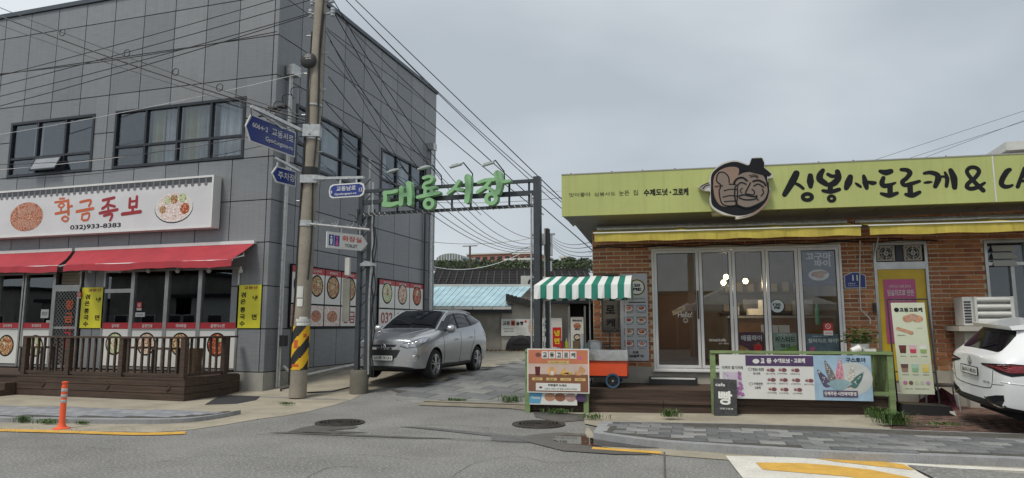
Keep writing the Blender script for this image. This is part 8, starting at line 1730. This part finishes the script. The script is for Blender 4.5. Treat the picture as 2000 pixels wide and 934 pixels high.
for s_ in (-1, 1):
    D = Vector((1,-s_*.75,0)).normalized()
    def hp(x, y, z): return (x, s_*y, z)
    hl = K.patch('headlight', [hp(.0,.42,0.810),hp(.02,.56,0.765),hp(.12,.77,0.795),hp(.38,.88,0.890),hp(.54,.91,0.980),hp(.30,.86,0.980),hp(.12,.70,0.930),hp(.03,.50,0.865)], D, lamp, off=.008)
    K.patch('headlight_edge', [hp(.0,.40,0.800),hp(.02,.56,0.751),hp(.12,.78,0.781),hp(.38,.89,0.877),hp(.57,.92,0.987),hp(.30,.87,0.991),hp(.12,.71,0.941),hp(.03,.49,0.875)], D, 'ink', off=.004, par=hl)
    for (x,y,z,r) in ((.06,.62,.84,.045),(.17,.74,.88,.04)):
        c = K.hit(hp(x,y,z), D, .012); q = MB(FC1, M['chrome']); T_ = Matrix.Translation(c) @ D.to_track_quat('Z','Y').to_matrix().to_4x4(); q.M = FC1.M @ T_; q.lathe([(r,-.005),(r*.8,-.012),(r*.75,.004),(0,.006)], n=16); q.build('reflector', parent=hl, smooth=True)
    K.patch('fog_lamp_recess', [hp(-.05,.52,0.495),hp(-.05,.66,0.455),hp(.1,.80,0.465),hp(.2,.84,0.625),hp(.1,.78,0.595),hp(-.02,.60,0.555)], D, 'chrome', off=.006)
    K.patch('fog_lamp_inner', [hp(-.05,.56,0.503),hp(-.05,.66,0.473),hp(.1,.785,0.480),hp(.17,.815,0.585),hp(.1,.77,0.573),hp(-.02,.61,0.540)], D, silver, off=.010)
    K.patch('fog_lamp', [hp(.0,.69,0.490),hp(.0,.69,0.550),hp(.06,.76,0.560),hp(.06,.76,0.495)], D, lamp, off=.014)
    SD = LFT if s_ < 0 else RGT; yy = s_*1.1
    for xs in ([(1.32,1.03),(1.36,.7),(1.42,.3)],[(2.38,1.1),(2.36,.7),(2.34,.3)],[(3.35,1.15),(3.3,.95),(3.12,.7),(3.08,.45),(3.02,.3)]): K.line('door_seam', [(x,yy,z) for x,z in xs], SD, .005)
    K.line('door_seam', [(1.42,yy,.31),(3.02,yy,.31)], SD, .005, n=20); K.line('body_crease', [(.95,yy,.87),(2.0,yy,.90),(3.2,yy,.95),(4.1,yy,1.0)], SD, .006, m=silver)
    K.patch('sill_cladding', [(1.3,yy,.24),(3.1,yy,.24),(3.12,yy,.36),(2.2,yy,.345),(1.28,yy,.36)], SD, 'blackpl', off=.006)
    K.line('window_trim', [(1.35,yy,1.165),(2.3,yy,1.205),(3.2,yy,1.275),(3.8,yy,1.375)], SD, .008, m='blackpl', n=12)
    for xx in ((2.32,1.2,2.38,1.61),(3.2,1.27,3.14,1.59)): K.patch('pillar', [(xx[0]-.04,yy,xx[1]),(xx[0]+.04,yy,xx[1]),(xx[2]+.03,yy,xx[3]),(xx[2]-.03,yy,xx[3])], SD, 'ink', off=.005)
    K.line('window_visor', [(1.6,yy,1.38),(1.95,yy,1.54),(2.35,yy,1.595),(2.95,yy,1.6),(3.4,yy,1.56)], SD, .018, m=mat('visor_pale',(.45,.46,.47),.2), n=12)
    for xh, zh in ((2.12,.93),(3.08,.97)):
        q = MB(FC1, M['chrome']); c = K.hit((xh,yy,zh), SD, .03); q.bar(c+Vector((-.1,0,0)), c+Vector((.1,0,0)), .03, .022); q.bar(c+Vector((-.09,0,0)), c+Vector((-.09,-SD[1]*-.03,0)), .02); q.build('door_handle', parent=car1)
    q = MB(FC1, silver); c = Vector((1.5, s_*1.02, 1.19)); q.M = FC1.M @ Matrix.Translation(c); q.lathe([(0,-.11),(.07,-.1),(.1,-.04),(.1,.05),(.06,.1),(0,.11)], axis='y', n=16); mi = q.build('mirror', parent=car1, smooth=True)
    q = MB(FC1, M['blackpl']); q.bar((1.52,s_*.84,1.15),(1.52,s_*.96,1.16),.05,.06); q.build('mirror_arm', parent=mi)
    K.line('roof_rail', [(2.15,s_*.63,1.8),(2.5,s_*.63,1.8),(3.2,s_*.60,1.8),(3.75,s_*.57,1.8)], (0,0,-1), .022, m='galv', off=.03, n=10)
    K.patch('tail_light', [(4.05,s_*1.2,1.13),(4.42,s_*1.2,1.02),(4.42,s_*1.2,.9),(4.18,s_*1.2,.97)], (0,-s_,0), mat('tail_red',(.35,.01,.015),.15,coat=1), off=.006)
for s_ in (-1,1): K.edge('windscreen_pillar', [(1.16,s_*.77,1.18),(1.68,s_*.70,1.47),(2.05,s_*.655,1.60),(2.7,s_*.64,1.635),(3.35,s_*.62,1.60)], .026, silver)
K.line('bonnet_seam', [(.1,-.6,1.3),(.5,-.72,1.3),(1.2,-.8,1.3)], (0,0,-1), .004); K.line('bonnet_seam', [(.1,.6,1.3),(.5,.72,1.3),(1.2,.8,1.3)], (0,0,-1), .004)
K.line('bonnet_crease', [(.2,-.3,1.3),(.7,-.42,1.3),(1.2,-.55,1.3)], (0,0,-1), .008, m=silver); K.line('bonnet_crease', [(.2,.3,1.3),(.7,.42,1.3),(1.2,.55,1.3)], (0,0,-1), .008, m=silver)
K.line('wiper', [(1.3,-.6,1.4),(1.36,.0,1.4)], (0,0,-1), .01, off=.012); K.line('wiper', [(1.32,0,1.4),(1.36,.55,1.4)], (0,0,-1), .01, off=.012)
def nplate(F, root, o, yaw, text, pw=.52, ph=.11, two=False, tiltx=0):
    T = F.M @ Matrix.Translation(o) @ Matrix.Rotation(yaw, 4, 'Z') @ Matrix.Rotation(tiltx, 4, 'X'); m = MB(None, M['paper']); m.M = T; m.box(-pw/2,pw/2,-.006,.004,-ph/2,ph/2); m.use(M['ink']); m.frame(-pw/2-.008,pw/2+.008,-ph/2-.008,ph/2+.008,.008,-.007,.005); m.text(text,-pw*.42,pw*.42,-ph*.3,ph*.32,-.009,bold=.015); m.build('number_plate', parent=root)
nplate(FC1, car1, (-.055,0,.53), R(-90), '25루 9131')
q = MB(FC1, M['ink']); q.tube([(3.7,0,1.66),(3.8,0,1.82)],.006,5); q.build('aerial', parent=car1)
q = MB(FC1, M['ink']); q.box(.3,4.1,-.6,.6,.2,.3); q.build('underbody', parent=car1)

# white SUV, seen from behind
hd = Vector((math.sin(R(84)), math.cos(R(84)), 0)); xw = -hd; PL_ = G(1903,700,.1); r_ = ray(1903,697); 
t_ = (.93+.1-EYE.z)/r_.z; plp = EYE + r_*t_; plp = EYE + r_*(10.3/ r_.dot(cF)) 
L2 = 4.63; o2 = plp - xw*(L2-.06); o2.z = .1; FC2 = Frame(o2, math.atan2(xw.y, xw.x)); FC2.M = FC2.M @ Matrix.Rotation(R(-3.2), 4, 'X')
car2 = thing('parked_car', 'white SUV seen from behind, parked beside the brick shop at the right edge', 'car', FC2)
st2 = [
 (-.02,.30,.50,.33,.60,.50,.62,.68,.56,.82,.40,.86,.875),(.06,.22,.66,.27,.80,.48,.80,.72,.70,.875,.50,.915,.935),(.30,.20,.82,.26,.91,.52,.895,.80,.78,.955,.56,.99,1.01),
 (.70,.20,.86,.26,.93,.58,.915,.88,.82,1.02,.60,1.055,1.08),(1.15,.20,.87,.26,.93,.62,.915,.92,.84,1.06,.66,1.09,1.12),(1.35,.20,.87,.26,.93,.63,.915,.93,.85,1.085,.76,1.13,1.17),
 (1.85,.20,.87,.26,.93,.64,.92,.95,.86,1.11,.71,1.45,1.49),(2.2,.20,.87,.26,.93,.64,.92,.96,.86,1.125,.665,1.575,1.625),(2.8,.20,.88,.26,.93,.65,.92,.98,.855,1.155,.65,1.60,1.66),
 (3.5,.20,.88,.28,.94,.68,.93,1.00,.83,1.20,.62,1.57,1.64),(4.02,.24,.88,.32,.945,.70,.92,1.01,.80,1.24,.58,1.49,1.575),
 (4.24,.28,.86,.36,.93,.72,.90,1.03,.77,1.20,.56,1.42,1.51),
 (4.52,.32,.82,.40,.88,.72,.86,1.02,.74,1.11,.60,1.13,1.15),
 (4.66,.38,.74,.44,.80,.66,.78,.94,.68,1.03,.5,1.06,1.075)]
def cls2(i, j, lft):
    if j <= 1: return 2
    if j == 2 and i >= 10: return 0
    if j >= 6 and 5 <= i <= 6: return 1
    if j == 5 and 5 <= i <= 9: return 4
    if j >= 7 and i == 11: return 5
    if j == 6 and i == 11: return 5
    return 0
tr = car_shell(car2, FC2, st2, cls2, [(.9,.37),(3.56,.37)], .42, whitep, M['carglass']); K = Car(car2, FC2, tr)
for x in (.9, 3.56):
    for sd in (-1, 1): wheel(K, x, sd*.81, .365, .225, sd, rimm)
tred = mat('tail_lens_red', (.16,.01,.015), .25, var=.5, scale=14, coat=.3)
for s_ in (-1, 1):
    D = Vector((-1,-s_*.8,0)).normalized()
    def hp(x, y, z): return (x, s_*y, z)
    tl = K.patch('tail_light', [hp(4.7,.36,.975),hp(4.7,.40,.95),hp(4.66,.62,.92),hp(4.6,.74,.88),hp(4.5,.86,.84),hp(4.3,.92,.87),hp(4.02,.94,.98),hp(4.3,.93,1.0),hp(4.52,.85,1.015),hp(4.64,.68,1.0)], D, 'ink', off=.006)
    K.patch('red_lens', [hp(4.7,.42,.963),hp(4.66,.62,.948),hp(4.6,.74,.925),hp(4.5,.86,.89),hp(4.3,.92,.90),hp(4.08,.94,.97),hp(4.3,.93,.985),hp(4.52,.85,1.0),hp(4.64,.68,.975)], D, tred, off=.012, par=tl)
    K.patch('lower_vent', [hp(4.7,.44,.50),hp(4.68,.70,.56),hp(4.6,.80,.58),hp(4.6,.80,.50),hp(4.68,.62,.43)], D, 'ink', off=.006)
    K.line('chrome_slash', [hp(4.7,.42,.50),hp(4.68,.60,.43),hp(4.62,.74,.40),hp(4.58,.80,.44)], D, .012, m='chrome', off=.01)
    SD = LFT if s_ < 0 else RGT; yy = s_*1.2
    for xs in ([(1.36,1.03),(1.4,.7),(1.45,.34)],[(2.42,1.1),(2.4,.7),(2.38,.34)],[(3.4,1.15),(3.32,.95),(3.15,.7),(3.1,.45),(3.05,.34)]): K.line('door_seam', [(x,yy,z) for x,z in xs], SD, .005)
    K.line('window_trim', [(1.5,yy,1.12),(2.4,yy,1.15),(3.3,yy,1.2),(3.9,yy,1.25)], SD, .008, m='chrome', n=12)
    K.line('rear_crease', [(4.05,yy,.72),(4.4,yy,.74),(4.6,yy,.76)], SD, .007, m=whitep)
    q = MB(FC2, whitep); c = Vector((1.62, s_*1.02, 1.12)); q.M = FC2.M @ Matrix.Translation(c); q.lathe([(0,-.11),(.07,-.1),(.1,-.04),(.1,.05),(.06,.1),(0,.11)], axis='y', n=16); q.build('mirror', parent=car2, smooth=True)
K.patch('lower_bumper', [(4.8,-.78,.50),(4.8,-.66,.47),(4.8,.66,.47),(4.8,.78,.50),(4.8,.7,.36),(4.8,-.7,.36)], BCK, 'blackpl', off=.006)
K.patch('plate_recess', [(4.8,-.33,.93),(4.8,.33,.93),(4.8,.29,.75),(4.8,-.29,.75)], BCK, whitep, off=.003)
K.line('tailgate_seam', [(4.8,-.62,.90),(4.8,-.58,.7),(4.8,-.48,.64),(4.8,0,.62),(4.8,.48,.64),(4.8,.58,.7),(4.8,.62,.90)], BCK, .005)
K.line('bumper_seam', [(4.8,-.8,.72),(4.8,-.58,.7)], BCK, .004); K.line('bumper_seam', [(4.8,.8,.72),(4.8,.58,.7)], BCK, .004)
c = K.hit((4.8,0,.84), BCK, .02); nplate(FC2, car2, (c.x, 0, .84), R(90), '261나 8535', tiltx=0)
c = K.hit((4.8,0,.985), BCK, .012); q = MB(FC2, M['chrome']); q.M = FC2.M @ Matrix.Translation(c); q.lathe([(.05,-.006),(.058,0),(.05,.006)], axis='x', n=20); q.bar((.004,.02,-.025),(.004,-.005,.03),.01); q.bar((.004,.02,-.025),(.004,-.03,-.025),.01); q.build('emblem', parent=car2, smooth=True)
c = K.hit((4.8,.47,.72), BCK, .01); q = MB(FC2, M['chrome']); q.M = FC2.M @ Matrix.Translation(c) @ Matrix.Rotation(R(90),4,'Z'); q.text('NX 300h',-.1,.1,-.015,.015,-.002,bold=.03); q.build('model_lettering', parent=car2)
q = MB(FC2, whitep); q.add([(3.75,-.58,1.595),(3.75,.58,1.595),(4.36,.56,1.515),(4.36,-.56,1.515),(3.75,-.6,1.5),(3.75,.6,1.5),(4.33,.57,1.46),(4.33,-.57,1.46)],[(0,3,2,1),(4,5,6,7),(0,1,5,4),(1,2,6,5),(2,3,7,6),(3,0,4,7)]); q.build('spoiler', parent=car2)
q = MB(FC2, M['carglass']); q.M = FC2.M @ Matrix.Translation((3.6,0,1.62)); q.prism([(-.1,0),(.1,0),(.08,.08)],-.01,.01); q.build('roof_fin', parent=car2)
K.line('rear_wiper', [(4.5,0,1.16),(4.42,.35,1.25)], BCK, .008, off=.012)
q = MB(FC2, M['ink']); q.box(.3,4.3,-.6,.6,.2,.34); q.build('underbody', parent=car2)
